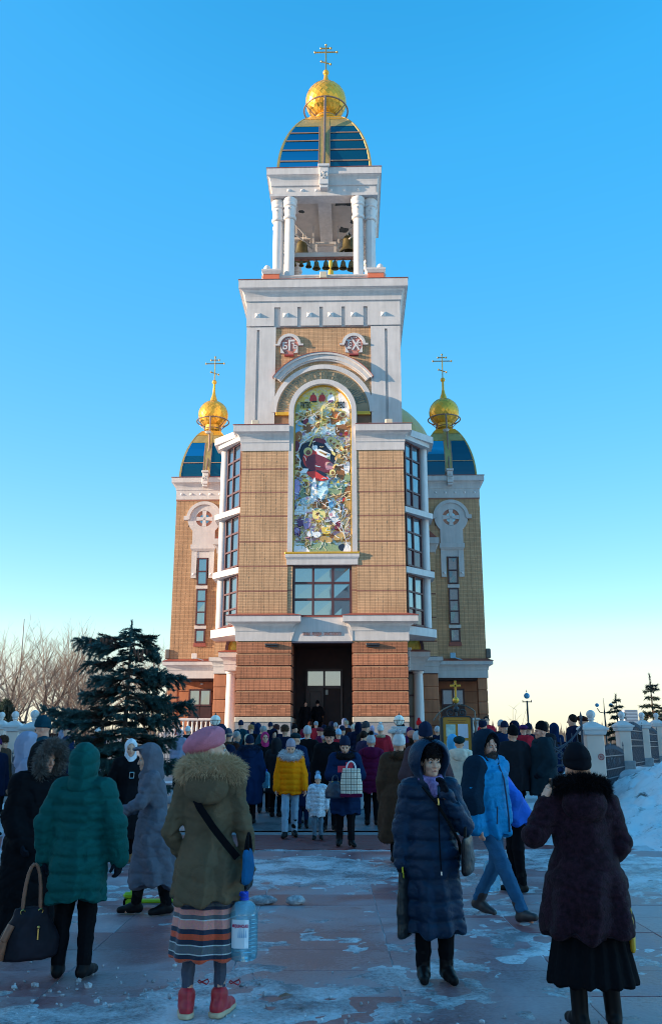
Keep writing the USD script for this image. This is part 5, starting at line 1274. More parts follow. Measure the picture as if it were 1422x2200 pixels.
def spruce(name, label, loc, prof, nwhorl, H, seed, mat, dens=420, blade=0.045, wid=0.006, cones=0, lean=0.0, limbs=()):
    r = np.random.default_rng(seed); t = thing(name, label, 'tree', loc, 0)
    wood, fol, dead = B(), B(), B()
    top = np.array([lean, 0, H])
    wood.tube([(0, 0, -.3), (0, 0, H * .4), top * (1, 1, .8), top], [H * .018, H * .013, H * .006, .008], 8)
    spray(fol, [top * (1, 1, .88), top], .03, dens * 2.0, r, blade, wid)
    zs = np.array([p[0] for p in prof]); rs = np.array([p[1] for p in prof])
    for i in range(nwhorl):
        z = zs[0] + (zs[-1] - zs[0]) * (i + r.uniform(-.3, .3)) / (nwhorl - 1)
        R0 = np.interp(z, zs, rs)
        nb = 5 + (R0 > .6) * 1
        a0 = r.uniform(0, 6.28)
        for k in range(nb):
            a = a0 + k * 6.283 / nb + r.uniform(-.3, .3); L = R0 * r.uniform(.45, 1.15); tilt_ = r.uniform(-.12, .16)
            if L < .08: continue
            u = np.array([math.cos(a), math.sin(a), 0.0]); ts = np.linspace(0, 1, 6)
            base = np.array([lean * z / H, 0, z + r.uniform(-.08, .08)])
            sag = r.uniform(.18, .42) * L; u = u + np.array([0, 0, tilt_])
            pts = np.array([base + u * L * q + np.array([0, 0, -sag * q * 1.0 + 0.55 * sag * q ** 2.6]) for q in ts])
            wood.tube(pts, np.linspace(.022 * (L / 1.5) + .004, .004, 6), 4)
            spray(fol, pts[2:], .03, dens, r, blade, wid)
            side = np.array([-u[1], u[0], 0])
            m = int(3 + L * 9)
            for j in range(m):
                q = r.uniform(.16, 1.0); o = base + u * L * q + np.array([0, 0, -sag * q + .55 * sag * q ** 2.6])
                sgn = 1 if j % 2 else -1
                l2 = (0.42 * L * (1.1 - q) + .10) * r.uniform(.7, 1.2)
                e = o + (u * .62 + side * sgn * .75) * l2 + np.array([0, 0, -.16 * l2 + r.uniform(-.04, .05)])
                mid = (o + e) / 2 + np.array([0, 0, .03 * l2])
                wood.tube([o, mid, e], [.006, .005, .003], 3)
                if q < .32:
                    spray(dead, [o, mid, e], .02, dens * .25, r, blade, wid)
                else:
                    spray(fol, [o, mid, e], .03, dens, r, blade, wid)
                if l2 > .3:
                    for w_ in (.45, .75):
                        o2 = o + (e - o) * w_; e2 = o2 + (u * .75 - side * sgn * .2) * l2 * .42 + np.array([0, 0, -.04])
                        spray(fol, [o2, e2], .03, dens, r, blade, wid)
    for px, py, dy in limbs:                                      # the long limbs that give this tree its outline
        tip = at(px, py, loc[1] + dy) - np.array(loc); L = math.hypot(tip[0], tip[1]); base = np.array([lean, 0, tip[2] - .05 * L + .12])
        u = np.array([tip[0], tip[1], 0]) / L; side = np.array([-u[1], u[0], 0]); ts = np.linspace(0, 1, 9)
        pts = [base + (tip - base) * q - np.array([0, 0, .22 * L * q * (1 - q)]) for q in ts]
        wood.tube(pts, np.linspace(.03, .006, 9), 5); spray(fol, pts[2:], .03, dens * 1.6, r, blade, wid)
        for j in range(int(22 + L * 30)):
            q = r.uniform(.18, 1.0); o = base + (tip - base) * q - np.array([0, 0, .22 * L * q * (1 - q)]); sgn = 1 if j % 2 else -1
            l2 = (.34 * (1.15 - q) + .12) * r.uniform(.6, 1.25)
            e = o + (u * .75 + side * sgn * r.uniform(.3, .8)) * l2 + np.array([0, 0, r.uniform(-.24, .10)])
            spray(fol if q > .3 else dead, [o, (o + e) / 2 + [0, 0, .02], e], .03, dens * 1.1, r, blade, wid)
    part('trunk', wood, M('spruce_bark', (0.075, 0.05, 0.038), 0.9, var=0.2), t)
    part('crown', fol, mat, t, kind='stuff')
    if dead.n: part('dead_needles', dead, INNERSP, t, kind='stuff')
    CO = M('spruce_cone', (0.16, 0.055, 0.03), 0.8, var=0.2)
    for k in range(cones):
        px, py = [(215, 1378), (300, 1398)][k % 2] if k > 12 else (228, 1376)
        c = at(px + r.uniform(-22, 22), py + r.uniform(-8, 12), loc[1] - .25)
        x, y, z = c - np.array(loc)
        part('cone', B().rev([(0.002, z - .12), (.018, z - .09), (.02, z - .04), (.008, z)], (x, y), 6), CO, t)
    return t
sp_x = at(266, 1600, 17.6)[0]
spruce('blue_spruce', 'dense young blue spruce with brown cones near its top, left of the church', (sp_x, 17.6, 0), [(0.30, 1.0), (0.75, 1.15), (1.25, 1.1), (1.65, .88), (2.05, .64), (2.55, .48), (3.0, .36), (3.4, .28), (3.75, .22), (3.95, .12)], 27, 4.02, 3, BLUESP, dens=300, blade=.060, wid=.009, cones=34, lean=0.02, limbs=[(172, 1376, .1), (205, 1392, -.3), (333, 1404, 0), (318, 1378, .2), (190, 1425, .3), (345, 1446, -.2), (335, 1470, .3), (180, 1492, 0), (205, 1462, -.4), (392, 1456, .2), (366, 1502, -.3), (150, 1532, .3), (88, 1524, 0), (120, 1552, -.5), (412, 1514, 0), (380, 1545, -.4), (160, 1585, .5), (372, 1590, .2), (140, 1620, -.3), (385, 1640, -.2), (230, 1640, -.9), (310, 1650, -1.0)])
for px, py, Y, lab, sd in ((1395, 1450, 44, 'taller dark spruce beyond the fence at the right edge', 8), (1322, 1492, 48, 'smaller dark spruce beyond the fence beside the twin lamp', 9)):
    c = at(px, py, Y); H = c[2]
    spruce('green_spruce', lab, (c[0], Y, 0), [(0.4, H * .30), (H * .3, H * .27), (H * .6, H * .16), (H * .85, H * .07), (H * .97, .06)], 15, H, sd, GREENSP, dens=70, blade=.14, wid=.018)
c = at(14, 1508, 44)
t = thing('thuja', 'dark columnar evergreen behind the left-hand fence', 'shrub', (c[0], 44, 0), 0)
b = B(); n = 5000
zz = R.random(n) * c[2]; an = R.random(n) * 6.283; rr = .75 * np.sqrt(np.clip(1 - (zz / c[2]) ** 2, 0, 1)) * np.sqrt(R.uniform(.3, 1, n))
o = np.stack([rr * np.cos(an), rr * np.sin(an), zz], 1); d = R.normal(0, .07, (n, 3)) + [0, 0, .14]; s_ = R.normal(0, .05, (n, 3))
b.add(np.stack([o - s_, o + s_, o + d], 1).reshape(-1, 3), np.arange(3 * n).reshape(-1, 3))
part('foliage', b, GREENSP, t, kind='stuff'); part('stem', B().cyl((0, 0, 0), (0, 0, c[2] * .8), .06, .02), BARK, t)

# far wood along the horizon, far tower block, pale roofs
b = B(); n = 9000
x = R.uniform(-330, 420, n); y = R.uniform(330, 470, n); h = R.uniform(4.5, 10, n) * (0.75 + 0.5 * meshkit.fbm(np.stack([x * .03, y * .03, x * 0], -1), 3, 2)); wd = R.uniform(.3, 1.3, n)
v = np.stack([np.stack([x - wd, y, x * 0], 1), np.stack([x + wd, y, x * 0], 1), np.stack([x + R.normal(0, .5, n), y, h], 1)], 1).reshape(-1, 3)
b.add(v, np.arange(3 * n).reshape(-1, 3))
part('far_wood', b, M('far_wood_look', (0.17, 0.13, 0.10), 0.95, var=0.3, scale=.05), kind='stuff', label='brown leafless wood along the far horizon', cat='wood')
c = at(1348, 1526, 900)
t = thing('tower_block', 'pale far tower block rising above the wood at right', 'building', (c[0], 900, 0), 8)
part('wall', B().box(-7, 7, -7, 7, 0, c[2]), M('far_block_wall', (0.42, 0.42, 0.44), 0.8), t)
for k in range(10):
    part('window_row', B().box(-6.2, 6.2, -7.15, -6.9, 6 + k * 3.0, 7.4 + k * 3.0), M('far_block_glass', (0.18, 0.2, 0.24), 0.3), t)
c = at(47, 1330, 140)
t = thing('mast', 'thin tall radio mast rising behind the bare trees at left', 'mast', (at(42, 1500, 140)[0], 140, 0), 0)
part('mast_pole', B().cyl((0, 0, 0), (at(52, 1330, 140)[0] - at(42, 1500, 140)[0], 0, c[2]), .16, .06, 6), DARKM, t)
part('stay', B().cyl((0, 0, c[2] * .6), (6, 3, 0), .03, .03, 4).cyl((0, 0, c[2] * .6), (-6, 3, 0), .03, .03, 4), DARKM, t)

# apartment blocks across the street: they shade the square and show in the windows
def block(label, x0, x1, y0, y1, H, face, col):
    t = thing('apartment_block', label, 'building', ((x0 + x1) / 2, (y0 + y1) / 2, 0), 0)
    hx, hy = (x1 - x0) / 2, (y1 - y0) / 2
    part('wall', B().box(-hx, hx, -hy, hy, 0, H), M('block_wall_' + face, col, 0.85, var=.08), t)
    part('roof', B().box(-hx - .3, hx + .3, -hy - .3, hy + .3, H + .002, H + .5), GRANITE, t)
    for f in range(int(H // 3)):
        wb = B()
        span = hy if face == 'east' else hx
        for k in range(int(span * 2 // 4)):
            u = -span + 2 + k * 4; z = 1.1 + 3 * f
            if face == 'east': wb.box(hx - .05, hx + .06, u - .8, u + .8, z, z + 1.4)
            else: wb.box(u - .8, u + .8, hy - .05, hy + .06, z, z + 1.4)
        part('window_row', wb, GLASS, t, kind='stuff')
block('long apartment block left of the square, beyond the left-hand trees', -62, -48, -46, 24, 18.0, 'east', (0.52, 0.46, 0.41))
block('pinkish apartment block behind the photographer', -2.5, 44, -60, -46, 33.0, 'north', (0.50, 0.40, 0.36))
# ================================================================ PEOPLE: bodies and clothes as blended solids, meshed on a grid
def axis(lo, hi, h, fine=()):
    c = np.arange(lo, hi + h, h)
    for a, r_, hf in fine:
        c = c[(c < a - r_) | (c > a + r_)]
        c = np.concatenate([c, np.arange(a - r_, a + r_ + hf * .5, hf)])
    return np.unique(np.round(c, 5))
class SDF:
    def __init__(s, xs, ys, zs):
        s.ax = (xs, ys, zs); s.D = np.full((len(xs), len(ys), len(zs)), 0.12, np.float32)
    def sub(s, lo, hi):
        sl = tuple(slice(max(0, np.searchsorted(a, l) - 1), np.searchsorted(a, h) + 1) for a, l, h in zip(s.ax, lo, hi))
        X = [a[q].astype(np.float32) for a, q in zip(s.ax, sl)]
        return sl, X[0][:, None, None], X[1][None, :, None], X[2][None, None, :]
    def join(s, sl, d, k):
        a = s.D[sl]
        if a.size == 0: return
        if k > 0:
            h = np.clip(.5 + .5 * (a - d) / k, 0, 1); s.D[sl] = a * (1 - h) + d * h - k * h * (1 - h)
        else:
            s.D[sl] = np.minimum(a, d)
    def cone(s, p, q, r0, r1=None, k=0.03, flat=None):
        r1 = r0 if r1 is None else r1
        p, q = np.array(p, float), np.array(q, float); m = max(r0, r1) + k + .05
        sl, X, Y, Z = s.sub(np.minimum(p, q) - m, np.maximum(p, q) + m)
        d = q - p; L = max(d @ d, 1e-9)
        t = np.clip(((X - p[0]) * d[0] + (Y - p[1]) * d[1] + (Z - p[2]) * d[2]) / L, 0, 1)
        D = np.sqrt((X - p[0] - t * d[0]) ** 2 + (Y - p[1] - t * d[1]) ** 2 + (Z - p[2] - t * d[2]) ** 2) - (r0 + (r1 - r0) * t)
        s.join(sl, D, k); return s
    def ell(s, c, r, k=0.03, Rm=None, neg=False, keep=None):
        c, r = np.array(c, float), np.array(r, float); m = r.max() + k + .05
        sl, X, Y, Z = s.sub(c - m, c + m)
        P = (X - c[0], Y - c[1], Z - c[2])
        if Rm is not None:
            P = [Rm[0, i] * P[0] + Rm[1, i] * P[1] + Rm[2, i] * P[2] for i in range(3)]
        k0 = np.sqrt((P[0] / r[0]) ** 2 + (P[1] / r[1]) ** 2 + (P[2] / r[2]) ** 2)
        k1 = np.sqrt((P[0] / r[0] ** 2) ** 2 + (P[1] / r[1] ** 2) ** 2 + (P[2] / r[2] ** 2) ** 2)
        D = k0 * (k0 - 1) / np.maximum(k1, 1e-6)
        if keep is not None:                                      # only the part on one side of a plane: (point, normal) in world
            D = np.maximum(D, (X - keep[0][0]) * keep[1][0] + (Y - keep[0][1]) * keep[1][1] + (Z - keep[0][2]) * keep[1][2])
        if neg:
            a = s.D[sl]; kk = max(k, 1e-4); h = np.clip(.5 - .5 * (a + D) / kk, 0, 1); s.D[sl] = a * (1 - h) + (-D) * h + kk * h * (1 - h)
        else:
            s.join(sl, D, k)
        return s
    def loft(s, rows, k=0.03):
        """stack of ellipses: rows of (z, half width, half depth, centre x, centre y)"""
        q = np.array(rows, float); q = q[np.argsort(q[:, 0])]; m = .1
        lo = (min(q[:, 3] - q[:, 1]) - m, min(q[:, 4] - q[:, 2]) - m, q[0, 0] - m); hi = (max(q[:, 3] + q[:, 1]) + m, max(q[:, 4] + q[:, 2]) + m, q[-1, 0] + m)
        sl, X, Y, Z = s.sub(lo, hi); z = Z.ravel()
        a, b, cx, cy = (np.interp(z, q[:, 0], q[:, i])[None, None, :].astype(np.float32) for i in (1, 2, 3, 4))
        D = (np.sqrt(((X - cx) / a) ** 2 + ((Y - cy) / b) ** 2) - 1) * np.minimum(a, b)
        D = np.maximum(D, np.maximum(q[0, 0] - Z, Z - q[-1, 0])); s.join(sl, D.astype(np.float32), k); return s
    def cut(s, p, n):
        X, Y, Z = s.ax[0][:, None, None], s.ax[1][None, :, None], s.ax[2][None, None, :]
        s.D = np.maximum(s.D, ((X - p[0]) * n[0] + (Y - p[1]) * n[1] + (Z - p[2]) * n[2]).astype(np.float32)); return s
    def mesh(s):
        D = s.D; D[0] = D[-1] = .1; D[:, 0] = D[:, -1] = .1; D[:, :, 0] = D[:, :, -1] = .1
        I = D < 0
        n = np.array(D.shape)
        c = sum(I[i:n[0] - 1 + i, j:n[1] - 1 + j, k:n[2] - 1 + k].astype(np.int8) for i, j, k in np.ndindex(2, 2, 2))
        A = np.argwhere((c > 0) & (c < 8))
        idx = np.full(tuple(n - 1), -1, np.int64); idx[tuple(A.T)] = np.arange(len(A))
        S = np.zeros((len(A), 3)); N = np.zeros(len(A))
        co = lambda q: np.stack([s.ax[k][q[:, k]] for k in range(3)], 1)
        for dim in range(3):
            e = np.zeros(3, int); e[dim] = 1; o1, o2 = [d for d in range(3) if d != dim]
            for u, w in np.ndindex(2, 2):
                q = A.copy(); q[:, o1] += u; q[:, o2] += w
                d0, d1 = D[tuple(q.T)], D[tuple((q + e).T)]
                m = (d0 < 0) != (d1 < 0)
                t = (d0 / np.where(m, d0 - d1, 1))[m][:, None]
                p0 = co(q[m]); p1 = co(q[m] + e)
                S[m] += p0 + (p1 - p0) * t; N[m] += 1
        V = S / N[:, None]; F = []
        for dim in range(3):
            o1, o2 = (dim + 1) % 3, (dim + 2) % 3
            sl0 = [slice(None)] * 3; sl1 = [slice(None)] * 3; sl0[dim] = slice(0, -1); sl1[dim] = slice(1, None)
            x = I[tuple(sl0)] != I[tuple(sl1)]
            q = np.argwhere(x); ok = (q[:, o1] > 0) & (q[:, o2] > 0) & (q[:, o1] < n[o1] - 1) & (q[:, o2] < n[o2] - 1); q = q[ok]
            e1 = np.zeros(3, int); e1[o1] = 1; e2 = np.zeros(3, int); e2[o2] = 1
            ids = [idx[tuple(z.T)] for z in (q - e1 - e2, q - e2, q, q - e1)]
            f = np.stack(ids, 1); flip = ~I[tuple(q.T)]
            f[flip] = f[flip][:, ::-1]; F.append(f)
        return V, np.vstack(F)
def normals(v, f):
    t = np.vstack([f[:, [0, 1, 2]], f[:, [0, 2, 3]]]) if f.shape[1] == 4 else f
    n = np.zeros_like(v); c = np.cross(v[t[:, 1]] - v[t[:, 0]], v[t[:, 2]] - v[t[:, 0]])
    for k in range(3): np.add.at(n, t[:, k], c)
    return n / np.maximum(np.linalg.norm(n, axis=1, keepdims=True), 1e-12)
def rot(yaw, pitch=0, roll=0):
    y, p, r_ = np.radians([yaw, pitch, roll])
    Z = np.array([[np.cos(y), -np.sin(y), 0], [np.sin(y), np.cos(y), 0], [0, 0, 1]]); X = np.array([[1, 0, 0], [0, np.cos(p), -np.sin(p)], [0, np.sin(p), np.cos(p)]])
    Yr = np.array([[np.cos(r_), 0, np.sin(r_)], [0, 1, 0], [-np.sin(r_), 0, np.cos(r_)]])
    return Z @ X @ Yr
def fur(v, f, n, L, w, seed=1, droop=0.3, lift=1.0, mask=None):
    """tufts of tapering hairs over a surface"""
    r = np.random.default_rng(seed)
    t = np.vstack([f[:, [0, 1, 2]], f[:, [0, 2, 3]]]) if f.shape[1] == 4 else f
    if mask is not None: t = t[mask(v[t].mean(1))]
    c = np.cross(v[t[:, 1]] - v[t[:, 0]], v[t[:, 2]] - v[t[:, 0]]); ar = np.linalg.norm(c, axis=1)
    k = r.choice(len(t), n, p=ar / ar.sum()); u = r.random((n, 2)); u = np.where(u.sum(1, keepdims=True) > 1, 1 - u, u)
    o = v[t[k, 0]] + u[:, :1] * (v[t[k, 1]] - v[t[k, 0]]) + u[:, 1:] * (v[t[k, 2]] - v[t[k, 0]]); nn = c[k] / ar[k][:, None]
    d = nn * lift + r.normal(0, .38, (n, 3)); d[:, 2] -= droop; d /= np.linalg.norm(d, axis=1)[:, None]
    s_ = np.cross(d, r.normal(0, 1, (n, 3))); s_ /= np.maximum(np.linalg.norm(s_, axis=1), 1e-6)[:, None]
    ln = L * (.5 + .9 * r.random((n, 1))); mid = o + d * ln * .55; e = mid + (d + [0, 0, -droop * .8]) * ln * .5
    V = np.stack([o - s_ * w, o + s_ * w, mid + s_ * w * .8, mid - s_ * w * .8, e], 1).reshape(-1, 3); b = np.arange(n)[:, None] * 5
    return V, np.vstack([b + [0, 1, 2], b + [0, 2, 3], b + [3, 2, 4]])

def cloth(name, c, rough=0.8, sheen=0.0, bump=0.5, bs=30, var=0.10, scale=12, spec=0.04, coat=0.0): return M(name, c, rough, var=var, scale=scale, bump=bump, bscale=bs, spec=spec, sheen=sheen, coat=coat)
def hairmat(name, c1, c2, rough=0.6):
    if name not in looks:
        looks[name] = usdkit.material(stage, '/World/Looks/' + name, {'g': ('geometry', {}), 'o': ('mix_color', {'a': c1, 'b': c2}), 'd': ('principled_bsdf', {'roughness': rough, 'specular_ior_level': .08}),
            'n': ('noise_texture', {'scale': 22.0, 'detail': 3.0}), 'm': ('mix_float', {'fac': .5})}, [('g.position', 'n.vector'), ('g.random_per_island', 'm.a'), ('n.fac', 'm.b'), ('m.result', 'o.fac'), ('o.result', 'd.base_color')], surface='d.BSDF')
    return looks[name]
SKIN = M('skin', (0.66, 0.345, 0.235), 0.5, var=0.10, scale=16, spec=0.35)
SKIN2 = M('skin_flushed', (0.66, 0.305, 0.21), 0.5, var=0.12, scale=16, spec=0.35)
LIP = M('lip', (0.36, 0.11, 0.10), 0.45, var=0.05)
EYEW = M('eye_white', (0.38, 0.36, 0.34), 0.25, var=0.02); IRIS = M('iris', (0.035, 0.022, 0.015), 0.2, var=0.05)
BLACK = cloth('black_cloth', (0.007, 0.007, 0.009)); BOOT = M('black_leather', (0.007, 0.006, 0.007), 0.45, var=0.2, bump=.1, spec=.14)
def C_(n, c, **k): return cloth('cloth_' + n, c, **k)
NAVY = C_('navy', (0.006, 0.011, 0.032)); NAVY2 = C_('navy_blue', (0.006, 0.020, 0.062)); TEALD = C_('dark_teal', (0.005, 0.040, 0.062)); CHAR = C_('charcoal', (0.016, 0.017, 0.022)); MARN = C_('maroon', (0.095, 0.008, 0.040))
BROWN = C_('brown', (0.040, 0.013, 0.010)); GREYK = C_('grey_knit', (0.30, 0.30, 0.33), bs=120, bump=.5); WHITEK = C_('white_knit', (0.62, 0.62, 0.62), bs=120, bump=.5); REDC = C_('red', (0.42, 0.02, 0.035)); PURP = C_('purple', (0.065, 0.02, 0.085))
FURB = hairmat('brown_fur', (0.035, 0.016, 0.010), (0.13, 0.07, 0.04)); FURBL = hairmat('black_fur', (0.006, 0.0045, 0.0055), (0.019, 0.012, 0.015)); FURT = hairmat('tan_fur', (0.46, 0.28, 0.15), (0.92, 0.70, 0.48)); FURG = hairmat('grey_tipped_fur', (0.05, 0.04, 0.04), (0.42, 0.37, 0.34)); FURW = hairmat('pale_fur', (0.42, 0.40, 0.42), (0.72, 0.70, 0.72))
HAIRB = hairmat('dark_hair', (0.010, 0.007, 0.006), (0.035, 0.022, 0.018)); HAIRF = hairmat('fair_hair', (0.22, 0.14, 0.07), (0.42, 0.30, 0.18)); HAIRG = hairmat('grey_hair', (0.22, 0.21, 0.21), (0.5, 0.49, 0.48))

ARMS = {'down': ((.235, .015, 1.10), (.255, -.035, .865), None), 'in': ((.225, .02, 1.11), (.205, -.12, .90), None), 'pocket': ((.27, .05, 1.12), (.21, -.10, .95), None),
        'front': ((.245, -.03, 1.12), (.10, -.235, 1.10), (-.75, -.6, .25)), 'chin': ((.235, -.10, 1.14), (.06, -.20, 1.38), (-.3, -.1, 1.0))}
def hand(S, w, d, pn, curl, sc, side, r_add=0.0):
    """palm with four fingers and a thumb: w wrist, d hand direction, pn the palm's normal; side: which way the thumb leaves"""
    w = np.array(w, float); d = np.array(d, float); d /= np.linalg.norm(d); pn = np.array(pn, float); pn -= (pn @ d) * d; pn /= np.linalg.norm(pn); x = np.cross(d, pn) * side
    k = .006
    for o, fl in ((-.030, .060), (-.010, .070), (.010, .066), (.029, .052)):
        kn = w + (d * .085 + x * o) * sc
        S.cone(w + (d * .02 + x * o * .6) * sc, kn, .0135 * sc + r_add, .0115 * sc + r_add, .012)
        p, a = kn, .25 * curl
        for j, fr in enumerate((.44, .32, .24)):
            u = d * math.cos(a) + pn * math.sin(a); q = p + u * fl * fr * sc
            S.cone(p, q, (.0098 - .0008 * j) * sc + r_add, (.0090 - .0008 * j) * sc + r_add, k); p = q; a += curl
    b = w + (d * .028 - x * .028) * sc; m = b + (-x * .030 + d * .026 + pn * .012) * sc; e = m + (-x * .010 + d * .030 + pn * (.006 + .012 * curl)) * sc
    S.cone(b, m, .0135 * sc + r_add, .0110 * sc + r_add, .012).cone(m, e, .0105 * sc + r_add, .0085 * sc + r_add, k)

def person(label, x, y, z, rz, H, coat, lvl=0, group=None, skin=None, arms=('down', 'down'), head=(0, 0), feet=((.09, 0), (-.09, 0)), knees=None, shift=(0, 0), trousers=None, boots=None,
           hat=None, hood=None, hair=None, scarf=None, glove=None, skirt=None, collar=None, extra=None, seed=0, toe=12, bend=0.0, beard=None, name='person'):
    s = H / 1.70
    t = thing(name, label, 'person', (x, y, z), rz, group)
    skin = skin or SKIN
    if lvl == 0 and head == (0, 0): head = (random.Random(seed).uniform(-32, 32), random.Random(seed + 1).uniform(-4, 12))
    h = (0.030, 0.018, 0.012)[lvl]
    A = np.array
    # ------------------------------------------------ joints
    sh = lambda q: A(q, float) * s
    top = A([shift[0], shift[1], 0.0])                            # upper body moved against the feet
    def up(p):
        p = A(p, float); f_ = np.clip((p[2] - .5) / .9, 0, 1.2)
        q = p + top * f_
        if bend and p[2] > .95: q = q + A([0, -(p[2] - .95) * math.tan(bend), -(p[2] - .95) * (1 - math.cos(bend))])
        return q * s
    J = {}
    for k, sd in ((0, 1), (1, -1)):
        a = arms[k]
        e, w, hd = ARMS[a] if isinstance(a, str) else a
        m = A([sd, 1, 1.0]) if isinstance(a, str) else A([1, 1, 1.0])
        E_, W_ = up(A(e) * m), up(A(w) * m)
        hd = A(hd) * m if hd is not None else (W_ - E_) + A([0, -.03, 0])
        J[k] = (up((sd * .165, .01, 1.375)), E_, W_, hd / np.linalg.norm(hd), sd)
    HR = rot(head[0], head[1]); piv = up((0, .015, 1.46)); hv = lambda p: piv + HR @ ((A(p, float) - A([0, .015, 1.46])) * s)
    r_ = lambda *q: A(q) * s
    zmax = 1.80 * s
    # ------------------------------------------------ body
    hc = hv((0, 0, 1.58)); hf = (.018, .0085, .0052)[lvl]
    fine = [[(hc[i], .135 * s, hf)] for i in range(3)]
    if lvl and glove is None:
        for k in (0, 1):
            c = J[k][2] + J[k][3] * .07 * s
            for i in range(3): fine[i].append((c[i], .095 * s, (.01, .006, .0045)[lvl]))
    pts = np.vstack([[J[k][i] for k in (0, 1) for i in range(3)], [hc], [(f_[0], f_[1], .1) for f_ in feet]])
    lo = np.minimum(pts.min(0), (-.25 * s, -.2 * s, 0)) - .2; hi = np.maximum(pts.max(0), (.25 * s, .2 * s, 1.6 * s)) + .2; lo[2] = -.04; hi[2] = max(zmax + .02, hi[2] - .1)
    S = SDF(*(axis(lo[i], hi[i], max(h, .02) * 1.25, fine[i]) for i in range(3)))
    hips = [up((sd * .085, .01, .90)) for sd in (1, -1)]; kn = []; ank = []
    for i, sd in enumerate((1, -1)):
        f_ = feet[i]; an = sh((f_[0], f_[1] + .02, .085))
        if len(f_) > 2: an[2] += f_[2] * s
        kk = (hips[i] + an) / 2 + sh((0, -.025, .0)) if knees is None else sh(knees[i]); kn.append(kk); ank.append(an)
    lim = .052
    S.ell(up((0, .01, .92)), r_(.13, .09, .12)).ell(up((0, .01, 1.12)), r_(.12, .085, .18)).ell(up((0, .01, 1.30)), r_(.14, .085, .13), .05)
    for i in (0, 1):
        S.cone(hips[i], kn[i], .062 * s, .046 * s).cone(kn[i], ank[i], .044 * s, .032 * s).cone(ank[i], ank[i] + sh((0, -.10, -.055)), .03 * s, .024 * s)
        a0, e0, w0, hd, sd = J[i]
        S.cone(a0, e0, .043 * s, .034 * s).cone(e0, w0, .034 * s, .024 * s).cone(up((sd * .05, .01, 1.42)), a0, .05 * s, .045 * s, .05)
        if glove is None:
            if lvl: hand(S, w0, hd, A([-sd * .9, -.3, 0]) if abs(hd[2]) > .6 else A([0, .2, -1.0]) if False else (A([-sd * .9, -.3, 0.0]) if abs(hd[2]) > .6 else A([0, .7, .7])), .45, s, -1 if sd > 0 else 1)
            else: S.cone(w0, w0 + hd * .09 * s, .03 * s, .03 * s).cone(w0 + hd * .08 * s, w0 + hd * .15 * s, .028 * s, .014 * s)
        else: S.cone(w0, w0 + hd * .06 * s, .024 * s, .02 * s)
    S.cone(up((0, .025, 1.40)), hv((0, .02, 1.52)), .052 * s, .050 * s)
    E3 = lambda c, r, k=.02, neg=False: S.ell(hv(c), r_(*r), k * s, HR, neg)
    E3((0, .014, 1.612), (.074, .090, .092)); E3((0, -.02, 1.565), (.060, .066, .092)); S.cone(hv((0, -.045, 1.502)), hv((0, -.01, 1.53)), .036 * s, .05 * s, .03 * s)
    if lvl:
        S.cone(hv((-.036, -.074, 1.607)), hv((.036, -.074, 1.607)), .0125 * s, .0125 * s, .014 * s)
        for q in (-1, 1):
            E3((q * .032, -.104, 1.586), (.018, .020, .012), .012, True); E3((q * .038, -.056, 1.556), (.025, .026, .024), .02); E3((q * .076, .012, 1.575), (.011, .020, .032), .008)
        S.cone(hv((0, -.083, 1.594)), hv((0, -.106, 1.556)), .0085 * s, .0125 * s, .010 * s)
        for q in (-1, 1): S.cone(hv((q * .012, -.093, 1.550)), hv((q * .010, -.098, 1.552)), .0085 * s, .0085 * s, .006 * s)
        E3((0, -.078, 1.493), (.022, .018, .018), .014); S.cone(hv((-.018, -.086, 1.527)), hv((.018, -.086, 1.527)), .0075 * s, .0075 * s, .006 * s).cone(hv((-.014, -.086, 1.516)), hv((.014, -.086, 1.516)), .0085 * s, .0085 * s, .006 * s)
    else:
        S.cone(hv((0, -.08, 1.595)), hv((0, -.102, 1.557)), .012 * s, .016 * s, .012 * s)
    body = part('body', S.mesh(), skin, t, smooth=True)
    if lvl:
        for q in (-1, 1):
            part('eye', B().sph(hv((q * .032, -.0745, 1.587)), .0125 * s, 1), EYEW if lvl == 2 else IRIS, t, smooth=True)
            if lvl == 2:
                part('iris', B().sph(hv((q * .032 + (head[2] * .003 if len(head) > 2 else 0), -.0825, 1.587)), .0072 * s, 1), IRIS, t, smooth=True)
            b = B().tube([hv((q * .018, -.0885, 1.603)), hv((q * .034, -.0855, 1.609)), hv((q * .052, -.072, 1.603))], [.0035 * s, .004 * s, .002 * s], 5)
            part('eyebrow', b, hair or HAIRB, t)
        b = B().tube([hv((-.023, -.0885, 1.5215)), hv((0, -.0965, 1.5225)), hv((.023, -.0885, 1.5215))], [.003 * s, .0055 * s, .003 * s], 5)
        part('lips', b, LIP, t, smooth=True)
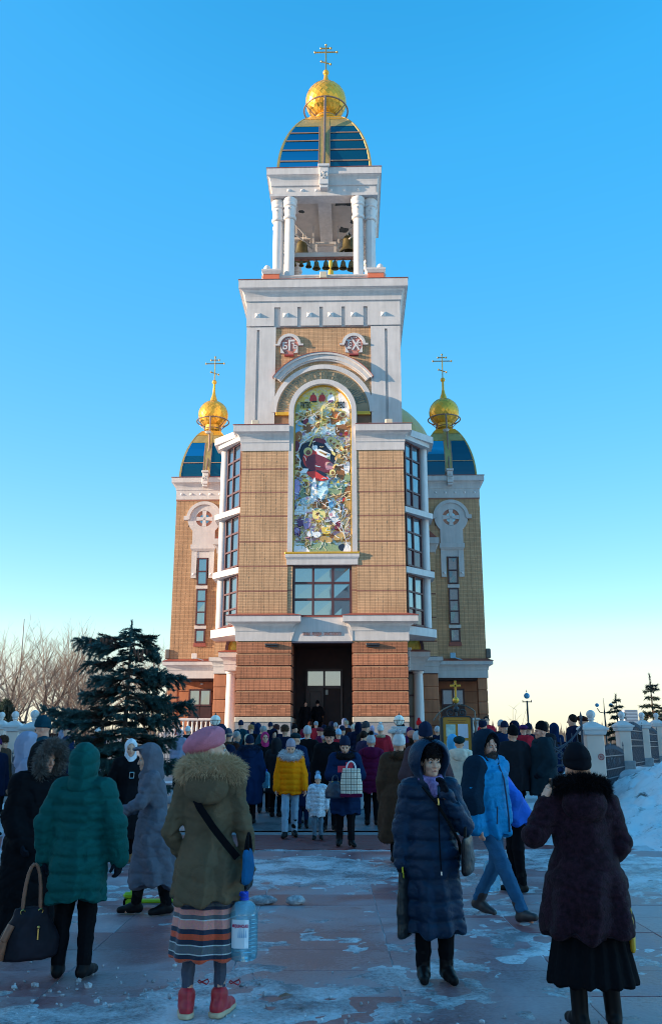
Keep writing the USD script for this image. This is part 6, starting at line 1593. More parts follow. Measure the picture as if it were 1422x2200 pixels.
    # ------------------------------------------------ coat
    if coat:
        cf = dict(hem=.62, a=.24, b=.19, bulk=.0, puff=0, m=NAVY, waist=0, sleeve=None, fur=0, wrinkle=.008, slit=0)
        cf.update(coat); bk = cf['bulk']; hem = cf['hem']; k_ = cf
        xs = axis(lo[0], hi[0], h); ys = axis(lo[1], hi[1], h); zs = axis(max(-.02, hem * s - .08), 1.56 * s, h)
        S = SDF(xs, ys, zs)
        rows = []
        wa = 1.0 - k_['waist']
        for z_, a_, b_, cy in ((hem, k_['a'], k_['b'], .015), (.90, max(.185 + bk, .6 * k_['a'] + .4 * (.18 + bk)), max(.145 + bk, .6 * k_['b'] + .4 * (.14 + bk)), .012), (1.06, (.165 + bk) * wa, (.130 + bk) * wa, .008), (1.22, .178 + bk, .135 + bk, .004), (1.33, .175 + bk, .125 + bk, .008), (1.40, .13 + bk * .7, .095 + bk * .6, .012), (1.46, .075 + bk * .3, .075 + bk * .3, .014)):
            if z_ < hem - 1e-6: continue
            c = up((0, cy, z_)); rows.append((z_ * s, a_ * s, b_ * s, c[0], c[1]))
        S.loft(rows, .02)
        for i in (0, 1):
            a0, e0, w0, hd, sd = J[i]
            S.cone(up((sd * .06, .012, 1.40)), a0, (.075 + bk * .5) * s, (.072 + bk * .6) * s, .05 * s)
            S.cone(a0, e0, (.070 + bk * .75) * s, (.060 + bk * .8) * s, .035 * s).cone(e0, w0, (.060 + bk * .8) * s, (.048 + bk * .6) * s, .02 * s)
        if k_['slit']:
            S.cone((0, -.30 * s, hem * s - .3), (0, -.22 * s, (hem + k_['slit']) * s), .05, .005, 0) if False else None
        v, f = S.mesh(); n = normals(v, f)
        pn_ = v * A([3.2, 3.2, 2.2]) + seed * 7.3
        disp = (meshkit.fbm(pn_ * 2.0, 3, seed) - .5) * k_['wrinkle'] * 2.4
        if lvl == 2:
            q_ = meshkit.noise(v * A([5.0, 5.0, 8.5]) + seed, seed + 1); disp -= .011 * np.clip(1 - np.abs(2 * q_ - 1), 0, 1) ** 7
            q_ = meshkit.noise(v @ rot(20, 35).T * A([7.0, 7.0, 15.0]) + seed, seed + 2); disp -= .007 * np.clip(1 - np.abs(2 * q_ - 1), 0, 1) ** 6
        if lvl:
            for i in (0, 1):                                      # creases round the elbow and up the sleeve
                a0, e0, w0, hd, sd = J[i]
                for p, q in ((a0, e0), (e0, w0)):
                    d_ = q - p; L = np.linalg.norm(d_); tt = ((v - p) @ d_) / L ** 2; r0 = np.linalg.norm(v - p - np.clip(tt, 0, 1)[:, None] * d_, axis=1)
                    near = np.clip(1.3 - r0 / (.085 * s), 0, 1) * ((tt > -.1) & (tt < 1.1))
                    if k_['puff']:
                        disp -= near * .015 * (1 - np.abs(np.sin(np.pi * tt * L / (k_['puff'] * .85)))) ** 2.2
                    else:
                        disp += near * .006 * np.sin(tt * L * 70 + 6 * meshkit.noise(v * 14, seed))
        if k_['puff']:
            inner = np.abs(v[:, 0] - np.interp(v[:, 2], [r[0] for r in rows], [r[3] for r in rows])) < np.interp(v[:, 2], [r[0] for r in rows], [r[1] for r in rows]) * .98
            zz = v[:, 2] + .012 * (meshkit.noise(v * 4, seed) - .5)
            disp -= np.where(inner, .022 * (1 - np.abs(np.sin(np.pi * zz / k_['puff']))) ** 2.2, 0)
            disp += (meshkit.fbm(v * A([22, 22, 34]), 2, seed + 4) - .5) * .008
        low = np.clip((1.0 * s - v[:, 2]) / (1.0 * s - hem * s + .01), 0, 1)
        th = np.arctan2(v[:, 1], v[:, 0])
        disp += low * k_['wrinkle'] * 1.5 * np.sin(th * 7 + 2.2 * meshkit.noise(v * 3, seed) * 3)
        v = v + n * disp[:, None]
        if lvl: v[:, 2] += low ** 4 * .018 * np.sin(th * 3 + seed)
        sm = None
        if k_.get('split'):
            c4 = v[f].mean(1); sm = k_['split'][0](c4, J, s); qq = np.unique(f[sm]); part('dark_shoulder_panel', (v[qq], np.searchsorted(qq, f[sm])), k_['split'][1], t, smooth=True); qq = np.unique(f[~sm]); f = np.searchsorted(qq, f[~sm]); v = v[qq]
        cp = part('coat', (v, f), k_['m'], t, smooth=True)
        if k_['fur']:
            fv, ff = fur(v, f, k_['fur'], .013, .0022, seed, .9, .55)
            part('fur', (fv, ff), k_.get('fm', FURB), cp, kind='stuff')
    # ------------------------------------------------ skirt, trousers, boots
    tr = trousers or BLACK
    if skirt:
        S = SDF(axis(-.4 * s, .4 * s, max(h, .016)), axis(-.35 * s, .35 * s, max(h, .016)), axis(skirt['hem'] * s - .06, 1.0 * s, max(h, .016)))
        S.loft([(skirt['hem'] * s, skirt['a'] * s, skirt['b'] * s, 0, .01), (.88 * s, .165 * s, .125 * s, 0, .01), (.96 * s, .14 * s, .1 * s, 0, .01)], .01)
        v, f = S.mesh(); n = normals(v, f); th = np.arctan2(v[:, 1], v[:, 0])
        v = v + n * (skirt.get('fold', .012) * np.sin(th * skirt.get('n', 9) + 2 * meshkit.noise(v * 4, 3)))[:, None]
        part('skirt', (v, f), skirt['m'], t, smooth=True)
    hh = max(h, .015)
    leg = .0 if skirt is None else -.02
    for i in (0, 1):
        ax_, ay_, az_ = (axis(min(q[j] for q in (hips[i], kn[i], ank[i])) - .16, max(q[j] for q in (hips[i], kn[i], ank[i])) + .16, hh) for j in range(3))
        S = SDF(ax_, ay_, axis(-.02, hips[i][2] + .1, hh))
        S.cone(hips[i], kn[i], (.088 + leg) * s, (.070 + leg) * s, .03).cone(kn[i], ank[i] + sh((0, 0, .03)), (.070 + leg) * s, (.056 + leg) * s, .03)
        v, f = S.mesh()
        if lvl:
            n = normals(v, f); v = v + n * ((meshkit.fbm(v * A([9, 9, 16]) + seed, 3, seed + 2) - .5) * .022)[:, None]
        part('trouser_leg' if skirt is None else 'stocking', (v, f), tr, t, smooth=True)
        an = ank[i]; sd = (1, -1)[i]; tq = math.radians(toe) * sd
        fw = A([math.sin(tq), -math.cos(tq), 0]); shaft = (boots or {}).get('shaft', .16) if isinstance(boots, dict) else .16
        bm = boots['m'] if isinstance(boots, dict) else (boots or BOOT)
        an0 = an * A([1, 1, 1]); base = A([an[0], an[1], an[2] - .085 * s]); lift = base[2]
        tilt = feet[i][3] if len(feet[i]) > 3 else 0.0
        S = SDF(axis(an[0] - .3, an[0] + .3, hh * .8), axis(an[1] - .3, an[1] + .3, hh * .8), axis(max(-.03, lift - .12), lift + (shaft + .2) * s, hh * .8))
        T_ = lambda f0, z0: base + fw * f0 * s * math.cos(tilt) + A([0, 0, (z0 + math.sin(tilt) * f0) * s])
        calf = (kn[i] - an) / np.linalg.norm(kn[i] - an)
        S.cone(T_(-.035, .05), T_(.06, .055), .046 * s, .045 * s, .02).cone(T_(.06, .05), T_(.165, .035), .045 * s, .036 * s, .03).cone(an, an + calf * shaft * s, .052 * s, (.060 if shaft > .2 else .055) * s, .02)
        up_n = A([fw[0] * math.sin(tilt), fw[1] * math.sin(tilt), -math.cos(tilt)]); S.cut(T_(0, .004), up_n)
        v, f = S.mesh(); bp = part('boot', (v, f), bm, t, smooth=True)
        if isinstance(boots, dict) and 'sole' in boots:
            S = SDF(axis(an[0] - .3, an[0] + .3, hh * .7), axis(an[1] - .3, an[1] + .3, hh * .7), axis(lift - .03, lift + .08 * s, .008))
            S.cone(T_(-.04, .016), T_(.06, .016), .05 * s, .050 * s, .01).cone(T_(.06, .016), T_(.17, .016), .05 * s, .040 * s, .01).cut((0, 0, lift + .032 * s), (0, 0, 1)).cut((0, 0, lift + .001), (0, 0, -1))
            part('sole', S.mesh(), boots['sole'], bp, smooth=True)
    if glove is not None:
        for i in (0, 1):
            a0, e0, w0, hd, sd = J[i]; c = w0 + hd * .08 * s
            g_ = (.016, .008, .005)[lvl]
            S = SDF(*(axis(c[j] - .15, c[j] + .15, g_) for j in range(3)))
            if lvl: hand(S, w0, hd, A([-sd * .9, -.3, 0.0]) if abs(hd[2]) > .6 else A([0, .7, .7]), .55, s, -1 if sd > 0 else 1, .003)
            else: S.cone(w0 + hd * .02, w0 + hd * .15 * s, .038 * s, .022 * s)
            S.cone(w0 - (w0 - e0) / np.linalg.norm(w0 - e0) * .05 * s, w0 + hd * .03 * s, .036 * s, .034 * s, .02)
            part('glove', S.mesh(), glove, t, smooth=True)
    # ------------------------------------------------ head wear
    hg = (.016, .011, .0075)[lvl]
    def hgrid(r=.24): return SDF(*(axis(hc[j] - r * s, hc[j] + r * s, hg) for j in range(3)))
    def hk(p, n): return (hv(p), HR @ A(n, float))
    if hair:
        S = hgrid(); S.ell(hv((0, .022, 1.618)), r_(.083, .094, .098), 0, HR)
        if hat or hood: S.ell(hv((0, .06, 1.52)), r_(.07, .05, .07), .03, HR)
        S.ell(hv((0, -.085, 1.545)), r_(.068, .095, .095), .01, HR, neg=True)
        v, f = S.mesh(); hp = part('hair', (v, f), hair, t, smooth=True)
        if lvl == 2:
            part('hair_strands', fur(v, f, 500, .05, .003, seed, .8, .5), hair, hp, kind='stuff')
    if beard:
        S = hgrid(.16); S.ell(hv((0, -.05, 1.502)), r_(.052, .055, .050), .01, HR).ell(hv((0, -.095, 1.538)), r_(.034, .016, .011), .01, HR).ell(hv((0, -.05, 1.59)), r_(.05, .08, .050), .01, HR, neg=True).ell(hv((0, -.108, 1.521)), r_(.018, .02, .006), .004, HR, neg=True)
        S.ell(hv((0, -.094, 1.537)), r_(.036, .014, .009), .006, HR)
        v, f = S.mesh(); bp = part('beard', (v, f), beard, t, smooth=True)
        part('beard_hairs', fur(v, f, 900, .016, .0015, 5, .5), beard, bp, kind='stuff')
    if hat:
        ty, m = hat[0], hat[1]; hopt = hat[2] if len(hat) > 2 else None
        S = hgrid(.30)
        if ty in ('beanie', 'pom', 'ear'):
            S.ell(hv((0, .018, 1.628)), r_(.088, .103, .112), 0, HR, keep=hk((0, -.03, 1.618), (0, -.30, -.95)))
            S.ell(hv((0, .02, 1.655)), r_(.089, .101, .115), .02, HR, keep=hk((0, 0, 1.655), (0, 0, -1)))
            S.ell(hv((0, .012, 1.628)), r_(.091, .105, .028), .012, HR @ rot(0, -16))
        elif ty == 'beret':
            S.ell(hv((0, .035, 1.665)), r_(.115, .135, .062), 0, HR @ rot(0, -18)).ell(hv((0, .015, 1.632)), r_(.088, .100, .035), .03, HR @ rot(0, -12))
        elif ty == 'slouch':
            S.ell(hv((0, .055, 1.662)), r_(.106, .150, .076), 0, HR @ rot(0, -22)).ell(hv((0, .012, 1.632)), r_(.089, .103, .045), .03, HR @ rot(0, -14))
        elif ty == 'fur':
            S.ell(hv((0, .015, 1.69)), r_(.100, .115, .085), 0, HR).ell(hv((0, .012, 1.64)), r_(.104, .118, .05), .02, HR)
        elif ty == 'cap':
            S.ell(hv((0, .02, 1.66)), r_(.100, .115, .058), 0, HR @ rot(0, 8)).ell(hv((0, .015, 1.632)), r_(.088, .100, .032), .02, HR).ell(hv((0, -.098, 1.640)), r_(.062, .055, .011), .012, HR @ rot(0, 14))
        v, f = S.mesh(); n = normals(v, f)
        if ty in ('fur',): v = v + n * ((meshkit.fbm(v * 40, 3, seed) - .5) * .02)[:, None]
        elif lvl: v = v + n * ((meshkit.fbm(v * 16, 2, seed + 9) - .5) * .010)[:, None]
        hp = part('hat', (v, f), m, t, smooth=True)
        if ty == 'fur' or (hopt == 'fuzzy'): part('fur', fur(v, f, (350, 900, 1600)[lvl], .020, .003, seed, .2), m, hp, kind='stuff')
        if ty == 'pom':
            S = SDF(*(axis(hv((0, .04, 1.78))[j] - .1, hv((0, .04, 1.78))[j] + .1, hg) for j in range(3))); S.ell(hv((0, .045, 1.775)), r_(.045, .045, .045), 0)
            v, f = S.mesh(); pm = hopt or m
            pp = part('pompom', (v, f), pm, hp, smooth=True); part('pompom_fluff', fur(v, f, (120, 300, 500)[lvl], .022, .003, seed, 0), pm, pp, kind='stuff')
        if ty == 'ear': S = None
    if hood:
        hm = hood['m']; on = hood.get('on', True)
        if on:
            S = SDF(*(axis(a - r1, a + r2, hg) for a, r1, r2 in ((hc[0], .26 * s, .26 * s), (hc[1], .28 * s, .28 * s), (hc[2], .30 * s, .26 * s))))
            tall = hood.get('tall', 1.0); hw_ = hood.get('w', 1.0); op = hood.get('open', 1.06)
            S.ell(hv((0, .022, 1.610)), r_(.122 * hw_, .145, .150 * tall), 0, HR).cone(hv((0, .05, 1.50)), up((0, .04, 1.42)), .105 * s, .12 * s, .06 * s).cone(hv((0, -.02, 1.49)), up((0, -.02, 1.42)), .095 * s, .10 * s, .05 * s)
            S.ell(hv((0, -.115, 1.575)), r_(.092 * op, .150, .128 * op), .012, HR, neg=True)
            if hood.get('visor'): S.ell(hv((0, -.09, 1.715)), r_(.09, .06, .02), .02, HR)
            v, f = S.mesh(); n = normals(v, f)
            dd = (meshkit.fbm(v * 13, 3, seed + 5) - .5) * .016
            if hood.get('puff'): dd = dd - .009 * (1 - np.abs(np.sin(np.pi * (v[:, 2] + .3 * v[:, 1]) / hood['puff']))) ** 2
            v = v + n * dd[:, None]
            hp = part('hood', (v, f), hm, t, smooth=True)
            if hood.get('fur'):
                ring = [hv((.118 * math.sin(a), -.075 - .02 * math.cos(a) * 1, 1.585 + .150 * math.cos(a))) for a in np.linspace(0, 2 * math.pi, 17)]
                S = SDF(*(axis(hc[j] - .30 * s, hc[j] + .30 * s, hg * 1.2) for j in range(3)))
                for p, q in zip(ring[:-1], ring[1:]): S.cone(p, q, .030 * s, .030 * s, .01)
                v, f = S.mesh(); fp = part('fur_trim', (v, f), hood['fur'], hp, smooth=True)
                part('trim_hairs', fur(v, f, (500, 1500, 4500)[lvl], (.03, .035, .045)[lvl], (.004, .003, .0022)[lvl], seed, .1), hood['fur'], fp, kind='stuff')
        else:
            S = SDF(axis(-.3 * s, .3 * s, hg * 1.4) + up((0, 0, 1.4))[0], axis(-.26 * s, .36 * s, hg * 1.4) + up((0, 0, 1.4))[1], axis(1.18 * s, 1.62 * s, hg * 1.4))
            w_ = hood.get('w', 1.0)
            ring = [up((.150 * w_ * math.sin(a), .03 + .105 * w_ * math.cos(a), 1.435 + .020 * math.cos(a))) for a in np.linspace(0, 2 * math.pi, 15)]
            for p, q in zip(ring[:-1], ring[1:]): S.cone(p, q, .048 * s * w_, .048 * s * w_, .02)
            S.ell(up((0, .135, 1.36)), r_(.15, .075, .11), .05)
            v, f = S.mesh(); n = normals(v, f); v = v + n * ((meshkit.fbm(v * 14, 3, seed + 5) - .5) * .02)[:, None]
            hp = part('hood', (v, f), hm, t, smooth=True)
            if hood.get('fur'):
                S = SDF(axis(-.34 * s, .34 * s, hg * 1.3) + up((0, 0, 1.4))[0], axis(-.3 * s, .4 * s, hg * 1.3) + up((0, 0, 1.4))[1], axis(1.22 * s, 1.66 * s, hg * 1.3))
                q_ = hood.get('fr', .058)
                ring = [up((.165 * w_ * math.sin(a), .02 + .125 * w_ * math.cos(a), 1.455 + .035 * math.cos(a))) for a in np.linspace(0, 2 * math.pi, 17)]
                for p, q in zip(ring[:-1], ring[1:]): S.cone(p, q, q_ * s, q_ * s, .02)
                v, f = S.mesh(); n = normals(v, f); v = v + n * ((meshkit.fbm(v * 20, 3, seed) - .5) * .03)[:, None]
                fp = part('fur_trim', (v, f), hood['fur'], hp, smooth=True)
                part('trim_hairs', fur(v, f, (700, 2500, 14000)[lvl], (.03, .035, .040)[lvl], (.004, .003, .0016)[lvl], seed, .25, .8), hood['fur'], fp, kind='stuff')
    if scarf:
        S = SDF(*(axis(hc[j] - r1 * s, hc[j] + r2 * s, hg) for j, (r1, r2) in enumerate(((.24, .24), (.24, .24), (.34, .20)))))
        if scarf[0] == 'head':
            S.ell(hv((0, .02, 1.615)), r_(.092, .108, .115), 0, HR).cone(hv((0, -.01, 1.50)), up((0, .0, 1.42)), .085 * s, .10 * s, .04 * s).ell(hv((0, -.105, 1.575)), r_(.064, .105, .098), .008, HR, neg=True)
        else:
            ring = [up((.080 * math.sin(a), -.005 + .072 * math.cos(a), 1.455 - .018 * -math.cos(a))) for a in np.linspace(0, 2 * math.pi, 13)]
            for p, q in zip(ring[:-1], ring[1:]): S.cone(p, q, .032 * s, .032 * s, .015)
            if scarf[0] == 'tie': S.cone(up((0, -.10, 1.42)), up((.01, -.125, 1.34)), .032 * s, .026 * s, .02)
        v, f = S.mesh(); n = normals(v, f); v = v + n * ((meshkit.fbm(v * 18, 3, seed + 3) - .5) * .018)[:, None]
        part('scarf', (v, f), scarf[1], t, smooth=True)
    if collar:
        S = SDF(axis(-.26 * s, .26 * s, hg * 1.3) + up((0, 0, 1.4))[0], axis(-.26 * s, .30 * s, hg * 1.3) + up((0, 0, 1.4))[1], axis(1.24 * s, 1.62 * s, hg * 1.3))
        rr = collar.get('r', .042); wd = collar.get('w', 1.0)
        ring = [up((.115 * wd * math.sin(a), .012 + .10 * wd * math.cos(a), 1.425 + .022 * math.cos(a))) for a in np.linspace(0, 2 * math.pi, 15)]
        for p, q in zip(ring[:-1], ring[1:]): S.cone(p, q, rr * s, rr * s, .015)
        v, f = S.mesh(); n = normals(v, f); v = v + n * ((meshkit.fbm(v * 16, 2, seed + 8) - .5) * .015)[:, None]
        cp = part('collar', (v, f), collar['m'], t, smooth=True)
        if collar.get('fur'): part('collar_hairs', fur(v, f, (400, 1200, 3000)[lvl], .032, .003, seed, .3), collar['m'], cp, kind='stuff')
    if extra: extra(t, up, hv, J, s)
    return t, J, up, hv
# ================================================================ WHO STANDS WHERE
def floor_z(x, y):
    if y > 41: return 1.9
    if y > 37.4: return 0.55 + 0.135 * int((y - 37.4) / 0.36)
    return float(ground_z(x, y)) + (0.004 if abs(x) < 6 else 0)
EXTRA = {'beanie': .035, 'pom': .115, 'fur': .075, 'cap': .02, 'beret': .035, 'slouch': .05, 'hood': .06, 'scarf': .03, '': .0}
def stand(px, py, Y, top):
    a = at(px, py, Y); g_ = floor_z(a[0], Y)
    return a[0], Y, g_, (a[2] - g_) / (1 + EXTRA[top] / 1.7)

OLIVE = C_('olive', (0.135, 0.094, 0.058)); GREENP = C_('bottle_green', (0.003, 0.080, 0.074), spec=.1); NAVYP = C_('navy_shell', (0.006, 0.022, 0.052), rough=.45, spec=.22)
GREYC = C_('lilac_grey', (0.125, 0.125, 0.155)); LAVEN = C_('lavender', (0.27, 0.28, 0.38)); MUST = C_('mustard', (0.86, 0.235, 0.004), var=.08); PINKH = C_('dusty_pink', (0.62, 0.19, 0.25), bs=140, bump=.5)
BLUEJ = C_('bright_blue', (0.012, 0.22, 0.46), rough=.6, var=.06); ROYAL = C_('royal_blue', (0.02, 0.12, 0.52), rough=.6); JEANL = C_('pale_denim', (0.28, 0.42, 0.55), bs=90); JEAN = C_('blue_denim', (0.030, 0.105, 0.20), bs=90)
CREAMC = C_('cream', (0.70, 0.58, 0.46)); SILV = C_('silver_print', (0.50, 0.56, 0.64), var=.4, scale=30); STOCK = C_('grey_stocking', (0.075, 0.085, 0.12)); BROWNT = C_('brown_trouser', (0.11, 0.075, 0.08)); FURCOAT = M('smooth_dark_fur', (0.026, 0.009, 0.016), .7, var=.6, scale=34, bump=.8, bscale=90, spec=.08, sheen=.04); LTBLUE = C_('pale_blue_knit', (0.33, 0.50, 0.66), bs=120, bump=.5)
LILACK = C_('lilac_knit', (0.36, 0.30, 0.36), bs=120, bump=.5); NAVYK = C_('navy_knit', (0.014, 0.022, 0.05), bs=120, bump=.5); TEALK = C_('teal_knit', (0.008, 0.045, 0.065), bs=120, bump=.5); SALM = C_('salmon_knit', (0.60, 0.20, 0.14), bs=120, bump=.5); PINKS = C_('crimson_scarf', (0.46, 0.03, 0.14)); WHITES = C_('white_scarf', (0.66, 0.66, 0.70)); LTGREYK = C_('light_grey_knit', (0.42, 0.42, 0.44), bs=120, bump=.5)
GLOVEL = M('glove_leather', (0.012, 0.013, 0.016), 0.3, var=.2, bump=.15, bscale=70); GLOVEK = C_('black_glove', (0.010, 0.012, 0.018))
REDB = M('red_leather', (0.42, 0.018, 0.03), 0.42, var=.12, bump=.15, bscale=50); SOLE = M('gum_sole', (0.52, 0.40, 0.26), 0.7, var=.1); TANB = M('tan_suede', (0.36, 0.16, 0.06), 0.8, var=.12); GOLDT = M('gilt_metal', (0.7, 0.45, 0.14), 0.3, metal=1.0); STEELM = M('bright_steel', (0.6, 0.6, 0.6), 0.3, metal=1.0)

# ---- striped knit skirt: stripes follow the height of the cloth
def stripes(name, z0, rows):
    q = [(0, rows[0][1])]
    for (a, c), (b_, d) in zip(rows[:-1], rows[1:]): q += [(b_ - .0005, c), (b_, d)]
    q.append((1, rows[-1][1]))
    looks[name] = usdkit.material(stage, '/World/Looks/' + name, {'t': ('texture_coordinate', {}), 's': ('separate_xyz', {}), 'm': ('map_range', {'from_min': z0[0], 'from_max': z0[1], 'to_min': 0.0, 'to_max': 1.0, 'clamp': True}), 'r': ('rgb_ramp', {'ramp': q}),
        'n': ('noise_texture', {'scale': 90.0}), 'mx': ('mix', {'mix_type': 'multiply', 'fac': 0.5}), 'b': ('bump', {'strength': .4, 'distance': .01}), 'p': ('principled_bsdf', {'roughness': .9, 'sheen_weight': .2})},
        [('t.object', 's.vector'), ('s.z', 'm.value'), ('m.result', 'r.fac'), ('t.object', 'n.vector'), ('r.color', 'mx.color1'), ('n.color', 'mx.color2'), ('n.fac', 'b.height'), ('b.normal', 'p.normal'), ('mx.color', 'p.base_color')], surface='p.BSDF')
    return looks[name]
grey_, nav_, pk_, rd_, wh_ = (.11, .12, .14), (.012, .02, .05), (.80, .30, .25), (.75, .09, .03), (.6, .6, .6)
STRIPE = stripes('striped_knit', (0.33, 0.66), [(0, rd_), (.05, nav_), (.12, wh_), (.14, grey_), (.27, wh_), (.29, nav_), (.37, rd_), (.47, nav_), (.55, pk_), (.70, wh_), (.72, grey_), (.79, pk_), (.88, nav_), (.94, grey_)])

def bottle_mat(name, c, k=.75):
    looks[name] = usdkit.material(stage, '/World/Looks/' + name, {'p': ('principled_bsdf', {'base_color': c, 'roughness': .08, 'transmission_weight': k, 'ior': 1.33, 'specular_ior_level': .7})}, [], surface='p.BSDF'); return looks[name]
WATER = bottle_mat('blue_water_plastic', (0.40, 0.82, 1.0)); CAPB = M('blue_cap', (0.01, 0.06, 0.5), .4); LABELW = M('bottle_label', (0.70, 0.75, 0.80), .5, var=.04); LABR = M('label_red', (0.5, 0.03, 0.12), .5); LABB = M('label_blue', (0.25, 0.42, 0.60), .5)
def bottle(label, p, H, r, rz=0, full=True, group=None, tilt=None):
    t = thing('water_bottle', label, 'bottle', p, rz, group)
    pr = [(0, 0), (r * .8, 0), (r * .95, .01), (r, .03)]
    n = 9
    for k in range(n):
        z = .04 + (H * .62 - .04) * k / n; d = (H * .62 - .04) / n
        pr += [(r, z + d * .1), (r, z + d * .55), (r * .945, z + d * .75), (r, z + d * .95)]
    for q in np.linspace(0, 1, 7): pr.append((r * .20 + r * .80 * math.cos(q * 1.45) , H * .64 + H * .24 * math.sin(q * 1.5)))
    pr += [(r * .24, H * .90), (r * .24, H * .93), (0, H * .93)]
    part('bottle_body', B().rev(pr, n=36), WATER, t, smooth=35)
    part('cap', B().rev([(r * .30, H * .925), (r * .31, H), (r * .26, H * 1.01), (0, H * 1.01)], n=16).rev([(r * .30, H * .88), (r * .34, H * .885), (r * .34, H * .915), (r * .30, H * .92)], n=16), CAPB, t, smooth=30)
    part('carry_handle', B().tube([(r * .26 * math.cos(a), r * 1.0 * math.sin(a) * .9, H * .9 + .05 * math.sin(abs(a))) for a in np.linspace(-2.6, -.5, 8)], .006, 5), CAPB, t)
    if full:
        a0, a1 = -1.57 - .72, -1.57 + .55; z0, z1 = H * .20, H * .62; N = 10
        an = np.linspace(a0, a1, N); rr = r + .0025
        lab = [(rr * math.cos(a), rr * math.sin(a), z) for z in (z0, z1) for a in an]
        lp = part('label', B().add(lab, [(i, i + 1, N + i + 1, N + i) for i in range(N - 1)]), LABELW, t)
        m = meshkit.text_mesh('моршинська', .03, .002, bold=True); v = np.array(m.vertices); w = v[:, 0].max()
        a = a0 + .06 + v[:, 0] / w * (a1 - a0 - .12); R_ = rr + .0012 + v[:, 2] * .5
        part('label_name', (np.stack([R_ * np.cos(a), R_ * np.sin(a), z1 - .043 + v[:, 1] * .75], 1), np.array(m.faces)), LABR, lp)
        pk = B()
        for q, hgt in ((.45, .05), (.55, .065), (.65, .045), (.75, .06), (.85, .05)):
            aa = a0 + q * (a1 - a0); pk.add([((rr + .001) * math.cos(aa - .05), (rr + .001) * math.sin(aa - .05), H * .36), ((rr + .001) * math.cos(aa + .05), (rr + .001) * math.sin(aa + .05), H * .36), ((rr + .001) * math.cos(aa), (rr + .001) * math.sin(aa), H * .36 + hgt)], [(0, 1, 2)])
        part('label_peaks', pk, LABB, lp)
    return t

def bag(name, label, cat, p, rz, w, d, h, mat, handle=None, hl=.2, taper=.8, hw=.008, trim=None, n=2, off=.05):
    t = thing(name, label, cat, p, rz)
    S = SDF(axis(-w * .7, w * .7, .009), axis(-d * .9, d * .9, .009), axis(-.03, h + .04, .009))
    S.loft([(0, w * .42, d * .36, 0, 0), (.02, w * .5, d * .5, 0, 0), (h * .4, w * .52, d * .5, 0, 0), (h * .85, w * .5 * taper, d * .40, 0, 0), (h, w * .46 * taper, d * .22, 0, 0)], .01)
    v, f = S.mesh(); nn = normals(v, f); v = v + nn * ((meshkit.fbm(v * 11, 3, 3) - .5) * .02)[:, None]
    bp = part('bag_body', (v, f), mat, t, smooth=True)
    for k in range(n):
        y = (k - .5) * d * .3 if n > 1 else 0
        xx = w * .24 * taper
        pts = [(-xx, y, h * .80), (-xx, y, h * .97)] + [(-xx * math.cos(a), y * (1 - math.sin(a)), h * .97 + (hl) * math.sin(a)) for a in np.linspace(.2, 2.94, 9)] + [(xx, y, h * .97), (xx, y, h * .80)]
        part('handle', B().tube(pts, hw, 6), handle or mat, t, smooth=True)
        if trim is not None:
            for q in (-1, 1): part('ring', B().tube([(q * xx + .016 * math.cos(a), y * 1.0 - d * .1, h * .93 + .016 * math.sin(a)) for a in np.linspace(0, 6.283, 11)], .004, 4), trim, t)
    return t, bp

# ================================================================ FOREGROUND
# 1 woman in the olive parka, seen from behind
def parka(t, up, hv, J, s):
    b = B()
    st = [(.125, .02, 1.435), (.10, .135, 1.36), (.03, .175, 1.24), (-.06, .172, 1.12), (-.14, .145, 1.02), (-.205, .075, .93)]
    q = [np.array(up(p)) for p in st]
    for a, c in zip(q[:-1], q[1:]):
        d = (c - a) / np.linalg.norm(c - a); nn = np.array([0, 1.0, .15]); w_ = np.cross(d, nn); w_ /= np.linalg.norm(w_)
        b.add([a - w_ * .022, a + w_ * .022, c + w_ * .022, c - w_ * .022] + [x + nn * .012 for x in (a - w_ * .022, a + w_ * .022, c + w_ * .022, c - w_ * .022)], [(4, 5, 6, 7), (0, 3, 2, 1), (0, 4, 7, 3), (1, 2, 6, 5)])
    part('bag_strap', b, BLACK, t)
    for i, f in enumerate(((.10, .0), (-.10, .0))):
        part('boot_lace', B().tube([(f[0] * s + .035 * s * math.cos(a) - .09, -.02 + .02 * math.sin(a), .18 + .012 * math.sin(2 * a)) for a in np.linspace(0, 6.28, 9)], .004, 4), REDB, t)
x, y = at(436, 2186, 6.0)[0], 6.0
OL = person('woman seen from behind in an olive parka with tan fur, pink hat and striped skirt', x, y, 0.012, 176, 1.675, dict(m=OLIVE, hem=.66, a=.235, b=.19, bulk=.0, waist=.05, wrinkle=.012), 2,
       arms=(((.255, .045, 1.09), (.205, -.10, .93), (-.1, -.4, -.9)), ((-.235, .01, 1.10), (-.262, -.035, .855), (-.02, -.08, -1))), head=(-74, -4), feet=((.10, .02), (-.10, -.02)), trousers=STOCK,
       boots=dict(m=REDB, shaft=.035, sole=SOLE), hat=('slouch', PINKH), hood=dict(m=OLIVE, on=False, fur=FURT, w=.92, fr=.062), glove=GLOVEL, skirt=dict(m=STRIPE, hem=.335, a=.225, b=.18, n=8, fold=.012), seed=1, toe=14, extra=parka)
bx = at(521, 1995, 5.93)
bottle('large blue water bottle held by the woman in the olive parka', (bx[0] + .005, 5.95, .335), .385, .089, -6)
bb = at(541, 1870, 5.75)
bag('shoulder_bag', 'blue shoulder bag at the hip of the woman in the olive parka', 'bag', (bb[0] - .03, 5.82, .79), 84, .22, .06, .20, C_('bag_blue', (0.01, 0.10, 0.24)), BLACK, .10, 1.0)

